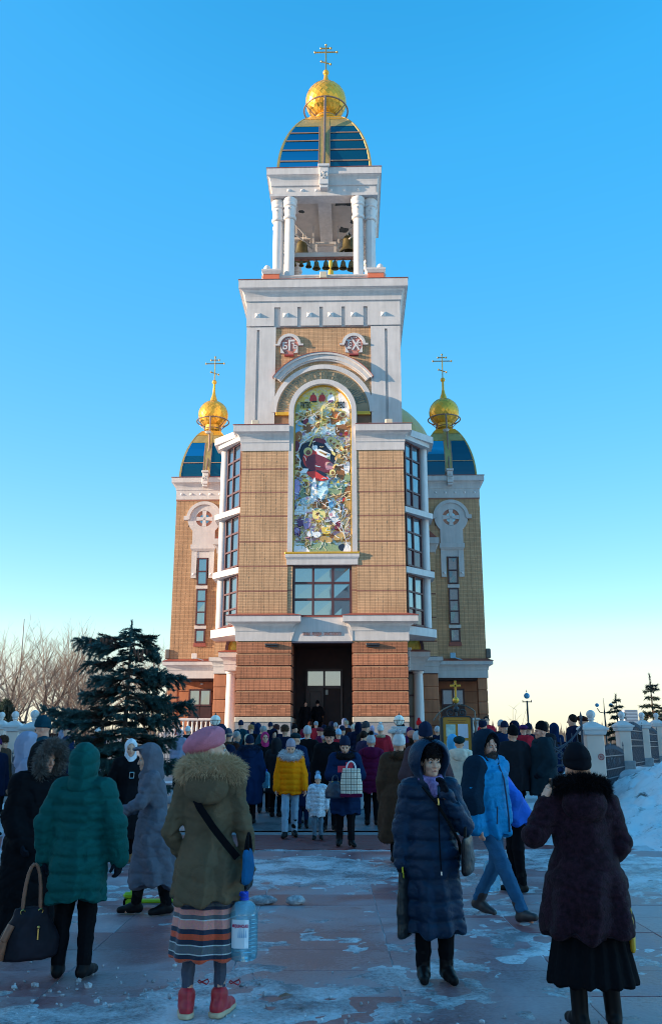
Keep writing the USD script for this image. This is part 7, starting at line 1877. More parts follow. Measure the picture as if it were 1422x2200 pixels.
# 2 woman in the bottle-green puffer coat
x, y = at(152, 2100, 6.9)[0], 6.9
person('woman seen from behind in a bottle green quilted coat with the hood up', x, y, 0.01, 178, 1.575, dict(m=GREENP, hem=.56, a=.235, b=.21, bulk=.045, puff=.118, wrinkle=.010), 2,
       arms=(((.285, .02, 1.12), (.292, -.03, .86), None), ((-.285, .02, 1.12), (-.300, -.02, .84), None)) if False else (((.285, .02, 1.12), (.292, -.03, .86), (0, -.05, -1)), ((-.285, .02, 1.12), (-.310, -.02, .86), (-.03, -.12, -1))), feet=((.10, 0), (-.10, 0)), hood=dict(m=GREENP, puff=.10), glove=GLOVEK, seed=2)
hb = at(52, 1980, 6.75)
BAGD = M('bag_dark_fabric', (0.014, 0.012, 0.018), .55, var=.25, bump=.2, spec=.12); TANL = M('tan_leather', (0.24, 0.085, 0.045), .5, var=.15)
hbt, hbb = bag('handbag', 'large dark handbag with tan leather handles beside the green coat', 'bag', (hb[0] + .035, 6.78, .155), 22, .40, .20, .34, BAGD, TANL, .30, .62, .013, GOLDT)
part('leather_corner', B().tube([(-.19, -.06, .02), (-.175, -.075, .14), (-.13, -.06, .24)], .026, 8), TANL, hbt, smooth=True)
part('zip_pull', B().cyl((.05, -.092, .22), (.05, -.10, .14), .006).sph((.05, -.094, .22), .012, 1), GOLDT, hbt)

# 3, 4, 5, 6 group at the left
x, y = at(92, 2040, 7.75)[0], 7.75
person('woman in a long black coat whose hood is trimmed with grey brown fur', x - .12, y, 0.01, 42, 1.60, dict(m=BLACK, hem=.14, a=.32, b=.28, bulk=.06, wrinkle=.016), 2, arms=('in', 'in'), head=(16, 8, 1), hood=dict(m=BLACK, fur=FURG), hair=HAIRF, seed=3, glove=GLOVEK, skin=SKIN2)
x, y, z, H = stand(66, 1571, 10.6, 'hood')
person('woman in a lavender hooded coat half hidden behind the black coat', x, y, z, 110, H, dict(m=LAVEN, hem=.45, bulk=.0), 1, hood=dict(m=LAVEN), seed=4, glove=GLOVEK)
x, y, z, H = stand(98, 1541, 12.5, 'beanie')
person('man in a dark teal knit cap and blue jacket looking down to the left', x, y, z + .14, -82, H - .14, dict(m=TEALD, hem=.75, bulk=.05), 1, head=(0, 14), hat=('beanie', TEALK), seed=5, skin=SKIN2, trousers=JEAN)
x, y, z, H = stand(10, 1580, 20, 'fur')
person('woman in a striped brown fur coat and fur hat at the left edge', x, y, z, 75, min(H, 1.72), dict(m=FURB, hem=.42, a=.25, bulk=.04, fur=900), 1, hat=('fur', FURB), seed=6, glove=GLOVEK)
x, y, z, H = stand(-4, 1588, 17, 'beanie')
person('person in a navy jacket cut off by the left edge', x, y, z, 60, min(H, 1.72), dict(m=NAVY, hem=.7, bulk=.03), 0, hat=('beanie', PURP), seed=7)

# 7 grey coat, reaching to the left
x, y = at(322, 1962, 9.35)[0], 9.35
person('woman in a long lilac grey hooded coat reaching out to the left', x, y, 0.006, -72, 1.585, dict(m=GREYC, hem=.29, a=.27, b=.25, bulk=.02, puff=0, wrinkle=.018), 2, arms=(((.20, -.16, 1.12), (.13, -.40, 1.02), (-.05, -1, .02)), ((-.215, -.10, 1.10), (-.15, -.36, 1.00), (.05, -1, .05))), head=(0, 10), bend=.16, feet=((.08, .14), (-.08, -.16)), hood=dict(m=GREYC, visor=True), boots=dict(m=BOOT, shaft=.24), glove=None, seed=8)
# 8 white headscarf
x, y, z, H = stand(283, 1587, 13.2, 'scarf')
def buckle(t, up, hv, J, s):
    part('belt_buckle', B().tube([up(p) for p in ((-.03, -.175, 1.17), (.03, -.175, 1.17), (.03, -.175, 1.25), (-.03, -.175, 1.25), (-.03, -.175, 1.17))], .007, 4), STEELM, t)
person('woman in a white headscarf and black coat with a silver buckle', x, y, z, 22, H, dict(m=BLACK, hem=.34, a=.25, bulk=.015, waist=.08), 1, scarf=('head', WHITES), hair=HAIRF, boots=dict(m=TANB, shaft=.2), extra=buckle, seed=9, arms=('in', 'pocket'), glove=GLOVEK, head=(-8, 6))

# 9 woman in the long navy quilted coat
x, y = at(935, 2100, 6.85)[0], 6.85
def zips(t, up, hv, J, s):
    part('zip', B().tube([up((.028, -.172, 1.34)), up((.03, -.178, 1.2)), up((.03, -.175, 1.0)), up((.03, -.205, .8))], .005, 4), BLACK, t)
    part('zip_pull', B().cyl(up((.028, -.185, 1.315)), up((.030, -.19, 1.275)), .007).sph(up((.030, -.19, 1.270)), .010, 1), GOLDT, t)
    part('lower_zip_pull', B().cyl(up((.03, -.215, .79)), up((.03, -.218, .765)), .006), STEELM, t)
    part('bag_strap', B().tube([up((-.08, -.12, 1.40)), up((.0, -.165, 1.30)), up((.10, -.165, 1.15)), up((.19, -.12, 1.0)), up((.215, -.05, .9))], .012, 5), BOOT, t)
    fr = B()
    for q in np.linspace(-1, 1, 17):
        fr.tube([hv((q * .055, -.088 + abs(q) * .02, 1.652)), hv((q * .060, -.096 + abs(q) * .022, 1.628)), hv((q * .064 + .006, -.092 + abs(q) * .025, 1.604 + .012 * math.sin(q * 9)))], [.006, .005, .001], 4)
    part('fringe', fr, HAIRB, t)
SCARFP = M('violet_pattern_scarf', (0.30, 0.22, 0.45), .8, scale=28, hue2=(0.07, 0.035, 0.14))
person('woman in a long navy quilted coat with hood up and violet patterned scarf', x, y, 0.004, 4, 1.60, dict(m=NAVYP, hem=.33, a=.235, b=.20, bulk=.018, puff=.135, wrinkle=.012), 2,
       arms=(((.255, -.08, 1.10), (.085, -.20, 1.335), (-.25, .02, 1.0)), ((-.235, .015, 1.10), (-.250, -.04, .83), (0, -.05, -1))), head=(14, 4, 1), feet=((.085, -.03), (-.085, .0)), hood=dict(m=NAVYP, w=1.42, tall=1.04, open=1.36), hat=('beanie', FURBL, 'fuzzy'), hair=HAIRB, scarf=('tie', SCARFP), glove=GLOVEK, extra=zips, seed=10, toe=8)
sb = at(1003, 1838, 6.75)
bag('shoulder_bag', 'black leather shoulder bag at the hip of the woman in the navy quilted coat', 'bag', (sb[0] + .01, 6.78, .72), 72, .34, .08, .25, M('black_shiny_leather', (0.010, 0.010, 0.013), .38, var=.2, bump=.12, spec=.22), BOOT, .12, 1.0, .011, STEELM, n=1)
pb = at(868, 1975, 6.75)
t, _ = bag('carrier_bag', 'black plastic carrier bag with yellow handles hanging at the left of the navy coat', 'bag', (pb[0] + .01, 6.8, .29), 60, .20, .075, .44, M('black_plastic', (0.010, 0.011, 0.013), .22, var=.3, bump=.6, bscale=16), M('yellow_handle', (0.60, 0.48, 0.02), .5), .12, .9, .008)

# 10 bearded man in the bright blue jacket, striding
x, y = at(1058, 1975, 9.25)[0], 9.25
def yoke(t, up, hv, J, s):
    S = SDF(axis(-.5 * s, .0, .011), axis(-.5 * s, .4 * s, .011), axis(.80 * s, 1.58 * s, .011))
    a0, e0, w0, hd, sd = J[1]
    S.cone(up((-.05, .02, 1.385)), a0, .108 * s, .116 * s, .05).cone(a0, e0, .122 * s, .114 * s, .03).cone(e0, e0 + (w0 - e0) * .40, .114 * s, .104 * s, .02)
    S.cut((-.105 * s, 0, 1.3 * s), (1.0, 0, .25))
    v, f = S.mesh(); n = normals(v, f); v = v + n * ((meshkit.fbm(v * 12, 3, 2) - .5) * .012)[:, None]
    part('dark_sleeve', (v, f), C_('dark_navy_shell', (0.008, 0.022, 0.040)), t, smooth=True)
    part('jacket_zip', B().tube([up(p) for p in ((.0, -.145, 1.40), (.015, -.190, 1.28), (.03, -.205, 1.1), (.045, -.215, .90), (.05, -.215, .78))], .009, 5), M('zip_navy', (0.01, 0.04, 0.09), .5), t)
    part('pocket_zip', B().tube([up((-.10, -.195, 1.02)), up((-.115, -.20, .86))], .008, 5), M('zip_navy', (0.01, 0.04, 0.09), .5), t)
person('bearded man in a bright blue jacket with dark hood striding to the right', x, y, 0.0, 40, 1.72, dict(m=BLUEJ, hem=.745, a=.25, b=.215, bulk=.055, wrinkle=.018), 2, arms=(((.285, .10, 1.12), (.27, .02, .88), None) if False else ((.285, .10, 1.12), (.27, .02, .88), (0, -.1, -1)), ((-.285, -.02, 1.10), (-.265, -.10, .855), (.05, -.15, -1))),
       head=(-4, 6, 1), feet=((.06, .20, .02, -.25), (-.10, -.46, .015, .22)), knees=((.08, -.02, .50), (-.10, -.24, .49)), shift=(0, -.02), trousers=JEAN, hood=dict(m=C_('dark_navy_shell', (0.008, 0.022, 0.040)), w=1.12, open=1.22), hair=HAIRB, beard=hairmat('greying_beard', (0.03, 0.02, 0.018), (0.22, 0.19, 0.18)), extra=yoke, seed=11, skin=SKIN2, toe=10, boots=dict(m=M('brown_black_shoe', (0.025, 0.018, 0.018), .5), shaft=.10))
x, y = at(1112, 1900, 10.7)[0], 10.7
person('person in a royal blue jacket bending behind the bearded man', x, y, 0.0, -78, 1.62, dict(m=ROYAL, hem=.78, a=.25, b=.22, bulk=.06, wrinkle=.012), 1, bend=.62, arms=('in', 'in'), hat=('beanie', BLACK), seed=12, glove=GLOVEK)
q = at(1056, 1868, 10.2)
bottle('blue water bottle glimpsed between the legs of the bearded man', (q[0], 10.2, .09), .36, .088, 10, full=False)

# 12 woman in the black fur coat with a phone
x, y = at(1278, 2190, 5.75)[0], 5.75
def phone(t, up, hv, J, s):
    w0, hd = J[0][2], J[0][3]
    c = w0 + hd * .09 * s + np.array([-.022, .0, .0])
    part('phone', B().bev(c[0] - .005, c[0] + .005, c[1] - .035, c[1] + .035, c[2] - .07, c[2] + .07, .003), M('phone_dark', (0.01, 0.01, 0.012), .2), t)
person('woman seen from behind in a broad dark fur coat holding a phone to her ear', x, y, 0.006, 178, 1.565, dict(m=FURCOAT, hem=.555, a=.305, b=.24, bulk=.030, wrinkle=.018), 2, arms=(((.335, .06, 1.17), (.255, .045, 1.37), (-.42, .02, 1.0)), ((-.245, .0, 1.12), (-.205, -.17, .98), (.3, -.9, 0))), head=(4, 4), feet=((.10, .02), (-.12, -.01)),
       hat=('beanie', C_('black_felt', (0.010, 0.010, 0.014), bs=140, bump=.5)), hood=dict(m=FURCOAT, on=False, fur=FURBL, w=.80, fr=.050), skirt=dict(m=BLACK, hem=.27, a=.29, b=.21, n=15, fold=.010), boots=dict(m=BOOT, shaft=.36), extra=phone, seed=13)
q = at(1378, 2015, 5.7)
bag('carrier_bag', 'yellow carrier bag just showing right of the dark fur coat', 'bag', (q[0] - .05, 5.75, .42), 80, .16, .05, .22, M('yellow_bag', (0.55, 0.33, 0.02), .5, var=.15), None, .08, 1.0)

# ---- the child with the lime kick scooter, half hidden
x, y = at(356, 1945, 9.9)[0], 9.9
person('small child in dark clothes and red boots behind the olive parka', x, y, 0.0, -60, 1.05, dict(m=NAVY, hem=.7, bulk=.03), 1, hat=('beanie', GREYK), boots=dict(m=REDB, shaft=.2), seed=14, glove=GLOVEK)
x, y = at(330, 1948, 9.75)[0], 9.7
LIME = M('lime_plastic', (0.30, 0.55, 0.02), .35, var=.08)
t = thing('kick_scooter', 'lime green kick scooter behind the legs of the grey coat', 'scooter', (x, y, 0), 4)
part('deck', B().bev(-.16, .26, -.055, .055, .055, .085, .012), LIME, t)
part('deck_edge', B().box(-.15, .25, -.05, .05, .035, .054), M('scooter_grey', (0.2, 0.25, 0.3), .5), t)
for sx_, r_ in ((-.24, .06), (.28, .045)):
    w = part('wheel', B().cyl((sx_, -.02, r_), (sx_, .02, r_), r_, n=20), BLACK, t, smooth=40)
    part('hub', B().cyl((sx_, -.024, r_), (sx_, .024, r_), r_ * .6, n=12), LIME, w)
part('fork', B().cyl((-.22, 0, .08), (-.18, 0, .78), .018).bev(-.30, -.17, -.045, .045, .10, .155, .02), LIME, t)
part('handlebar', B().cyl((-.18, -.18, .78), (-.18, .18, .78), .015), BLACK, t)

# ================================================================ MIDDLE GROUND
def mid(label, px, py, Y, rz, top, coat, **k):
    x, y, z, H = stand(px, py, Y, top)
    return person(label, x, y, z, rz, min(max(H, 1.5), 1.86) if not k.pop('child', 0) else H, coat, **{'lvl': 1, **k})
mid('girl in a mustard yellow quilted jacket, pale fur collar and ripped jeans', 625, 1590, 16.7, 2, 'beanie', dict(m=MUST, hem=.76, a=.215, b=.17, bulk=.03, puff=.10), hat=('beanie', LILACK), hood=dict(m=MUST, on=False, fur=FURW, w=1.0, fr=.058), trousers=JEANL, boots=dict(m=BOOT, shaft=.24), head=(0, 16), feet=((.08, .12, .0, 0), (-.09, -.12)), seed=20, arms=(((.24, .0, 1.1), (.27, -.07, .87), (.05, -.2, -1)), 'down'))
mid('toddler in a silver patterned jacket and pale blue bobble hat', 683, 1659, 16.3, 0, 'pom', dict(m=SILV, hem=.62, a=.23, b=.19, bulk=.05, puff=.07), hat=('pom', LTBLUE, LTBLUE), trousers=C_('child_denim', (0.10, 0.17, 0.24)), seed=21, child=1, hair=HAIRF, scarf=('neck', LTBLUE))
mid('child in dark blue trousers walking just behind the mustard jacket', 652, 1640, 18.0, 0, 'beanie', dict(m=NAVY2, hem=.6, bulk=.04), hat=('beanie', NAVYK), trousers=NAVY2, seed=22, child=1)
def wallet(t, up, hv, J, s):
    c = (J[0][2] + J[1][2]) / 2 + np.array([-.02, -.10, .10])
    part('red_wallet', B().bev(c[0] - .13, c[0] + .02, c[1] - .01, c[1] + .01, c[2] - .03, c[2] + .07, .004).bev(c[0] + .0, c[0] + .12, c[1] - .022, c[1] - .004, c[2] - .02, c[2] + .13, .004), M('wallet_red', (0.55, 0.02, 0.05), .4), t)
mid('woman in a navy coat with dark fur collar looking into a red wallet', 741, 1580, 15.3, 4, 'hood', dict(m=NAVY2, hem=.50, a=.25, b=.2, bulk=.05, puff=.14), hat=('beanie', NAVYK), hair=HAIRB, collar=dict(m=FURBL, r=.060, w=1.15, fur=1), head=(-4, 20), arms=('front', 'front'), seed=23, extra=wallet, scarf=('neck', C_('violet_scarf', (0.16, 0.14, 0.30))), feet=((.09, -.10), (-.09, .08)))
q = at(711, 1702, 15.0)
bag('handbag', 'navy leather handbag with gilt fittings on the arm of the woman with the red wallet', 'bag', (q[0] + .07, 15.0, q[2] - .10), 8, .34, .16, .27, M('navy_leather', (0.012, 0.022, 0.045), .35, var=.15), None, .10, .62, .010, GOLDT)
looks['check_cloth'] = usdkit.material(stage, '/World/Looks/check_cloth', {'t': ('texture_coordinate', {}), 's': ('separate_xyz', {}), **{f'w{a}': ('math', {'math_type': 'multiply', 'value2': 11.0}) for a in 'xz'}, **{f'f{a}': ('math', {'math_type': 'fraction'}) for a in 'xz'},
    'rx': ('rgb_ramp', {'ramp': [(0, (.12, .09, .08)), (.10, (.12, .09, .08)), (.11, (1, 1, 1)), (.45, (1, 1, 1)), (.46, (.45, .3, .2)), (.5, (.45, .3, .2)), (.51, (1, 1, 1)), (1, (1, 1, 1))]}), 'rz': ('rgb_ramp', {'ramp': [(0, (.12, .09, .08)), (.10, (.12, .09, .08)), (.11, (1, 1, 1)), (.45, (1, 1, 1)), (.46, (.45, .3, .2)), (.5, (.45, .3, .2)), (.51, (1, 1, 1)), (1, (1, 1, 1))]}),
    'm1': ('mix', {'mix_type': 'multiply', 'fac': 1.0, 'color1': (.62, .56, .46)}), 'm2': ('mix', {'mix_type': 'multiply', 'fac': 1.0}), 'p': ('principled_bsdf', {'roughness': .6})},
    [('t.object', 's.vector'), ('s.x', 'wx.value1'), ('s.z', 'wz.value1'), ('wx.value', 'fx.value1'), ('wz.value', 'fz.value1'), ('fx.value', 'rx.fac'), ('fz.value', 'rz.fac'), ('rx.color', 'm1.color2'), ('m1.color', 'm2.color1'), ('rz.color', 'm2.color2'), ('m2.color', 'p.base_color')], surface='p.BSDF')
q = at(752, 1712, 14.9)
cb, cbb = bag('checked_bag', 'beige and black checked carrier bag in front of the navy coat', 'bag', (q[0] + .02, 14.95, q[2]), -4, .36, .14, .44, looks['check_cloth'], WHITES, .12, .86, .014)
part('maroon_base', B().bev(-.178, .178, -.075, .075, -.012, .045, .01), MARN, cb)
mid('broad woman seen from behind in a long navy coat with navy fur collar', 537, 1579, 18.6, 182, 'hood', dict(m=NAVY2, hem=.40, a=.285, b=.23, bulk=.06, puff=0, wrinkle=.012), hat=('beanie', NAVYK), hood=dict(m=NAVY2, on=False, fur=hairmat('navy_fur', (.008, .015, .04), (.02, .045, .09)), w=1.1, fr=.05), boots=dict(m=BOOT, shaft=.3), seed=24, glove=GLOVEK)
q = at(512, 1738, 18.3)
bag('carrier_bag', 'white plastic carrier bag hanging left of the long navy coat', 'bag', (q[0], 18.3, q[2] + .02), 70, .30, .10, .40, M('white_plastic', (0.62, 0.64, 0.70), .35, var=.08, bump=.6, bscale=14), None, .22, .75, .012)
mid('person in a black hooded coat seen from behind carrying a water bottle', 595, 1584, 19.6, 160, 'hood', dict(m=CHAR, hem=.52, a=.25, bulk=.04), hood=dict(m=CHAR), seed=25, glove=GLOVEK)
q = at(571, 1697, 19.0)
bottle('pale blue water bottle carried by the person in the black hooded coat', (q[0], 19.0, q[2] + .03), .37, .085, 0, full=False)
mid('woman seen from behind in a maroon coat and pale blue hat with dark bobble', 797, 1572, 18.4, 176, 'pom', dict(m=MARN, hem=.62, a=.22, bulk=.035, puff=.12), hat=('pom', LTGREYK, FURBL), hood=dict(m=MARN, on=False), seed=26, boots=dict(m=BOOT, shaft=.26), glove=GLOVEK)
q = at(772, 1740, 18.6)
bag('carrier_bag', 'white carrier bag hanging between the navy coat and the maroon coat', 'bag', (q[0], 18.6, q[2]), 40, .22, .08, .45, M('white_plastic', (0.62, 0.64, 0.70), .35), None, .14, .8)
mid('woman seen from behind in a long dark brown fur coat and white bobble hat', 857, 1567, 13.2, 176, 'pom', dict(m=FURB, hem=.30, a=.33, b=.25, bulk=.06, wrinkle=.014, fur=5000, fm=FURB), hat=('pom', WHITEK, FURW), collar=dict(m=FURB, r=.055, w=1.15, fur=1), seed=27, glove=GLOVEK)
mid('older man in a black fur hat and black coat facing the camera', 708, 1560, 17.6, 2, 'fur', dict(m=BLACK, hem=.55, a=.24, bulk=.05), hat=('fur', FURBL), collar=dict(m=BLACK), head=(-6, 10), seed=28, skin=SKIN2, hair=HAIRG)
mid('person seen from behind in a cream jacket and dark green beret', 986, 1582, 17.6, 172, 'beret', dict(m=CREAMC, hem=.7, a=.22, bulk=.04), hat=('beret', C_('dark_green_felt', (0.008, 0.03, 0.035))), hood=dict(m=CREAMC, on=False), seed=29)
mid('person in a light blue hood beside the cream jacket', 972, 1577, 18.6, 168, 'hood', dict(m=C_('light_blue', (0.08, 0.36, 0.62)), hem=.7, bulk=.03), hood=dict(m=C_('light_blue', (0.08, 0.36, 0.62))), seed=30)
mid('man seen from behind in a charcoal jacket and black knit cap', 1100, 1561, 16.5, 192, 'beanie', dict(m=CHAR, hem=.70, a=.245, bulk=.06, wrinkle=.012), hat=('beanie', BLACK), seed=31, trousers=BLACK, glove=GLOVEK, arms=('pocket', 'pocket'))
mid('man in profile in a long dark navy coat and black knit cap', 1160, 1553, 16.4, -84, 'beanie', dict(m=C_('dark_green_navy', (0.010, 0.024, 0.034)), hem=.60, a=.25, b=.24, bulk=.06, wrinkle=.012), hat=('beanie', BLACK), seed=32, trousers=BROWNT, glove=GLOVEK, arms=('pocket', 'pocket'), hood=dict(m=C_('dark_green_navy', (0.010, 0.024, 0.034)), on=False), skin=SKIN2)

# ================================================================ THE CROWD (pixel column and top of head, distance, facing, coat, head wear)
CROWD = [
 (474, 1555, 15.2, 165, NAVY, ('beanie', NAVYK), 'man in a tall dark navy knit cap seen from behind right of the pink hat', {'collar': dict(m=BROWN)}),
 (493, 1568, 19.4, 168, BROWN, ('beanie', stripes('striped_cap', (1.55, 1.80), [(0, (.05, .06, .09)), (.2, (.25, .22, .24)), (.4, (.04, .05, .09)), (.55, (.3, .25, .22)), (.7, (.05, .06, .1))])), 'person in a blue and grey striped cap and brown fur collar', {'collar': dict(m=FURB, fur=1)}),
 (508, 1572, 21, 100, TEALD, None, 'white haired woman in profile facing right', {'hair': HAIRG}),
 (514, 1549, 29, 150, TEALD, ('beanie', NAVYK), 'man in a dark cap and teal jacket below the left brick pier', {}),
 (538, 1557, 27.5, 175, BLACK, ('fur', hairmat('orange_fur', (.25, .12, .05), (.5, .28, .12))), 'person in an orange brown fur hat below the left brick pier', {}),
 (541, 1553, 29.5, 20, NAVY2, ('beanie', NAVYK), 'person in a navy cap behind the orange brown fur hat', {}),
 (552, 1553, 28, 185, NAVY2, 'hood', 'person in a navy pointed hood right of the orange brown fur hat', {}),
 (559, 1560, 24, 95, TEALD, None, 'bare headed man with grey cropped hair bowing to the right', {'hair': HAIRG, 'head': (0, 22)}),
 (531, 1577, 20.6, 178, NAVY, ('scarf', C_('cream_scarf', (0.55, 0.48, 0.36))), 'woman in a cream headscarf behind the long navy coat', {}),
 (570, 1572, 20.3, 14, BLACK, ('scarf', PINKS), 'woman in a crimson headscarf facing the camera', {'lvl': 1, 'hair': HAIRB}),
 (585, 1565, 24, 10, NAVY, 'hood', 'woman in a dark hood with pale edging facing the camera', {'hair': HAIRB}),
 (596, 1556, 26, 180, NAVY, ('fur', hairmat('maroon_fur', (.05, .015, .015), (.12, .04, .035))), 'person in a maroon fur hat seen from behind', {}),
 (616, 1557, 22.5, 172, NAVY, ('fur', FURB), 'man in a brown black fur hat left of the church door', {}),
 (634, 1558, 28, 95, BLACK, ('beanie', BLACK), 'man in a black cap in profile before the dark doorway', {}),
 (632, 1575, 18.6, 150, NAVY2, ('cap', C_('green_navy_wool', (0.012, 0.030, 0.040))), 'man in a dark green cap behind the mustard jacket', {'lvl': 1}),
 (650, 1566, 24.5, 160, LTBLUE, ('scarf', C_('wine_scarf', (0.18, 0.015, 0.04))), 'woman in a wine headscarf and pale blue wrap', {}),
 (664, 1562, 20.4, 160, BLACK, ('beanie', LTGREYK), 'person in a pale grey knit hat and black coat seen from behind', {}),
 (684, 1563, 24, 95, MARN, ('cap', C_('wine_wool', (0.13, 0.03, 0.045))), 'man in a wine flat cap in profile facing right', {'skin': SKIN2}),
 (678, 1551, 33, 180, REDC, ('beanie', GREYK), 'person in a red coat and grey cap near the church steps', {}),
 (698, 1579, 21.5, 175, PURP, ('beret', LILACK), 'person in a lilac knit beret left of the black fur hat', {'hair': HAIRF}),
 (698, 1559, 30, 185, NAVY, 'hood', 'person in a navy hood behind the lilac beret', {}),
 (741, 1543, 38.7, 182, C_('steel_blue', (0.08, 0.11, 0.19)), 'hood', 'person in a steel blue hood on the church steps', {}),
 (745, 1555, 34, 178, BROWN, ('fur', hairmat('beige_fur', (.35, .28, .2), (.55, .47, .36))), 'person in a beige fur hat just below the steel blue hood', {}),
 (733, 1561, 25.5, 80, NAVY, ('beanie', NAVYK), 'man in a navy cap in profile right of the black fur hat', {}),
 (729, 1568, 24, 178, REDC, ('beanie', LTBLUE), 'person in a pale blue cap and red scarf behind the black fur hat', {}),
 (757, 1560, 30, 178, NAVY, ('beanie', C_('cream_knit', (0.60, 0.52, 0.42))), 'person in a cream cap below the right brick pier', {}),
 (768, 1551, 27.5, 172, NAVY, 'hood', 'person in a pointed navy hood left of the dark grey cap', {}),
 (782, 1552, 23, 120, BLACK, ('beanie', C_('dark_grey_knit', (0.05, 0.055, 0.065), bs=120)), 'man in a dark grey cap and black coat turning right', {}),
 (774, 1570, 21, 110, C_('dark_plum', (0.030, 0.022, 0.055)), None, 'person in a plum jacket bowing between the navy and maroon coats', {'hair': HAIRB, 'bend': .2}),
 (820, 1552, 24, 178, REDC, ('pom', WHITEK, WHITEK), 'person in a red jacket and cream bobble hat beside the lamp', {'collar': dict(m=hairmat('sand_fur', (.3, .2, .12), (.5, .38, .26)))}),
 (797, 1561, 30, 175, LAVEN, ('scarf', C_('lilac_scarf', (0.45, 0.36, 0.50))), 'woman in a lilac headscarf behind the maroon coat', {}),
 (882, 1562, 27.5, 175, PURP, 'hood', 'person in a dark purple hood right of the globe lamp', {}),
 (901, 1543, 29, 178, NAVY, ('pom', C_('scarlet_knit', (0.60, 0.015, 0.02)), C_('scarlet_knit', (0.60, 0.015, 0.02))), 'person in a scarlet bobble hat and navy jacket', {}),
 (888, 1569, 19.6, 178, BROWN, ('slouch', SALM), 'woman in a salmon knit hat beside the brown fur coat', {'hair': HAIRB}),
 (897, 1574, 17.8, 140, BLACK, ('beanie', LTGREYK), 'woman in a grey hat and crimson scarf beside the salmon hat', {'scarf': ('neck', PINKS)}),
 (920, 1556, 12.2, 172, C_('mauve_brown', (0.075, 0.042, 0.048)), ('beanie', NAVYK), 'tall man in a navy knit cap and mauve brown jacket seen from behind', {'lvl': 1}),
 (939, 1562, 26, 178, NAVY, ('beanie', LTGREYK), 'person in a pale grey cap left of the notice board', {}),
 (1043, 1540, 27, 20, REDC, None, 'dark haired man in a red jacket near the side stair', {'hair': HAIRB}),
 (1037, 1548, 22, 160, NAVY, ('beanie', NAVYK), 'person in a navy cap just above the bearded man', {}),
 (1079, 1551, 21, 20, NAVY2, ('beanie', NAVYK), 'man in a blue cap and jacket looking down towards the camera', {'head': (0, 15)}),
 (1073, 1549, 24, 10, CHAR, ('beanie', LTGREYK), 'person in a pale grey cap behind the blue cap', {}),
 (1105, 1548, 24, -60, NAVY, 'hood', 'person in a navy hood behind the charcoal jacket', {}),
 (1125, 1557, 22, 182, REDC, ('beret', PURP), 'woman in a red jacket and purple beret behind the charcoal jacket', {}),
 (1135, 1556, 24, 178, NAVY, ('beanie', NAVYK), 'person in a navy cap right of the purple beret', {}),
 (1168, 1550, 22, 175, CHAR, ('fur', hairmat('ginger_fur', (.16, .09, .05), (.32, .2, .12))), 'person in a ginger fur hat behind the man in profile', {}),
 (1189, 1553, 23, 178, NAVY2, 'hood', 'person in a blue hood behind the iron gate', {}),
 (1226, 1532, 20.5, -85, NAVY, None, 'tall dark haired man in a navy jacket behind the iron gate', {'hair': HAIRB}),
 (1252, 1538, 19.5, 70, BLACK, ('cap', BROWN), 'man in a brown peaked cap beside the gate pillar', {}),
 (48, 1551, 24, 60, BLACK, None, 'dark haired person between the two left gate pillars', {'hair': HAIRB}),
 (119, 1555, 25, 40, BROWN, ('beanie', BROWN), 'person in a brown cap behind the teal cap', {}),
 (150, 1556, 21.5, -60, NAVY2, ('beanie', NAVYK), 'person in a blue jacket seen under the spruce branches', {}),
 (140, 1554, 23, 120, LAVEN, 'hood', 'person in a lilac hood beside the blue jacket under the spruce', {}),
 (207, 1562, 25, 170, NAVY, ('beanie', WHITEK), 'person in a white cap seen through the spruce branches', {}),
 (386, 1566, 25, 160, LAVEN, ('scarf', C_('pale_pink_scarf', (0.55, 0.38, 0.42))), 'woman in a pale pink headscarf left of the pink hat', {}),
 (402, 1562, 27, 175, CHAR, ('beanie', WHITEK), 'person in a white cap near the side stair at left', {}),
 (655, 1508, 43.9, 10, BLACK, None, 'dark figure standing in the left of the church doorway', {'hair': HAIRB}),
 (684, 1506, 44.4, 175, BLACK, ('beanie', BLACK), 'dark figure going in through the church door', {}),
 (720, 1557, 32, 180, CHAR, ('beanie', GREYK), 'person in a grey cap at the foot of the church steps', {}),
 (712, 1553, 35.0, 180, NAVY, 'hood', 'person in a dark hood at the middle of the church steps', {}),
 (667, 1553, 35.5, 182, BLACK, ('beanie', BROWN), 'person in a brown cap going up to the church door', {}),
 (583, 1553, 30.5, 178, CHAR, ('beanie', NAVYK), 'person in a dark cap behind the maroon fur hat', {}),
 (866, 1556, 31, 178, NAVY, ('beanie', CHAR), 'person in a charcoal cap behind the right globe lamp', {}),
]
ARMSET = ['down', 'in', 'pocket', 'down', 'front']
for k, (px, py, Y, rz, cm, hw, lab, kw) in enumerate(CROWD):
    top = '' if hw is None else ('hood' if hw == 'hood' else hw[0])
    x, y, z, H = stand(px, py, Y, top)
    if not 1.45 < H < 1.95: print('height', lab, round(H, 2))
    kw = dict(kw); r_ = random.Random(k)
    if hw == 'hood': kw['hood'] = dict(m=cm)
    elif hw and hw[0] == 'scarf': kw['scarf'] = ('head', hw[1])
    elif hw: kw['hat'] = hw
    person(lab, x, y, z, rz, min(max(H, 1.5), 1.88), dict(m=cm, hem=r_.uniform(.45, .75), a=r_.uniform(.21, .26), bulk=r_.uniform(.0, .045), puff=r_.choice([0, 0, .13])), **{'lvl': 0, 'arms': (r_.choice(ARMSET), r_.choice(ARMSET)), 'shift': (r_.uniform(-.04, .04), r_.uniform(-.05, .03)), 'seed': 100 + k, 'glove': GLOVEK, **kw})

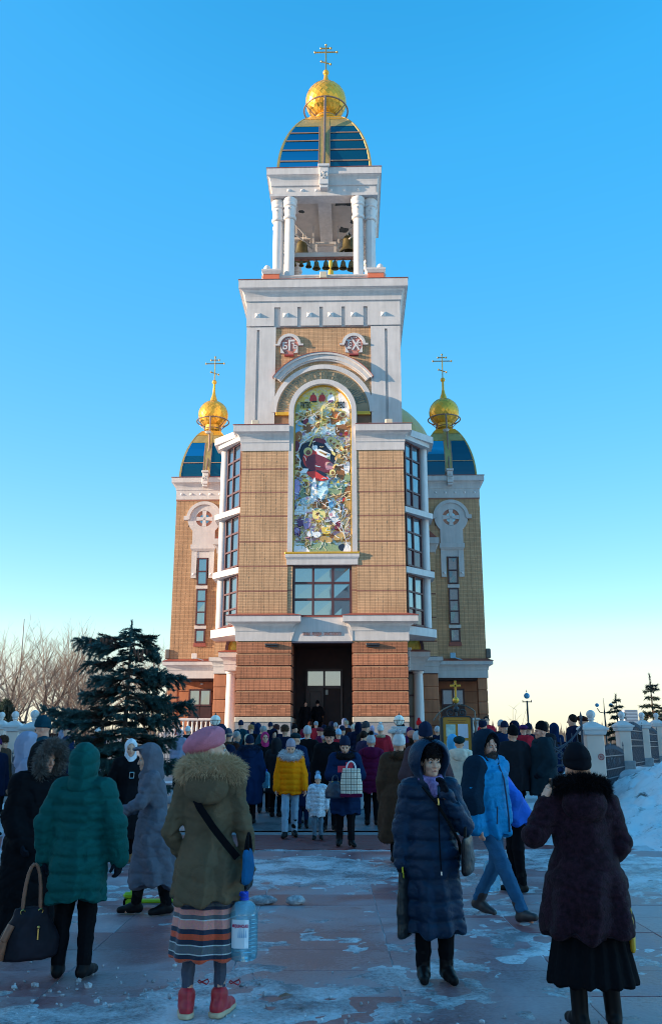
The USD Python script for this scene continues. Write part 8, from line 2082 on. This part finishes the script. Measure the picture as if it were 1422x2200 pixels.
t = thing('fallen_leaf', 'single brown fallen leaf on the icy slabs in the foreground', 'leaf', (at(612, 2143, 6.4)[0], 6.4, .012), 30)
part('leaf_blade', B().add([(-.05, 0, 0), (0, -.03, .012), (.06, -.01, .004), (.02, .03, .016), (-.03, .025, .006)], [(0, 1, 3), (1, 2, 3), (0, 3, 4)]), M('dead_leaf', (0.24, 0.10, 0.05), .7), t)
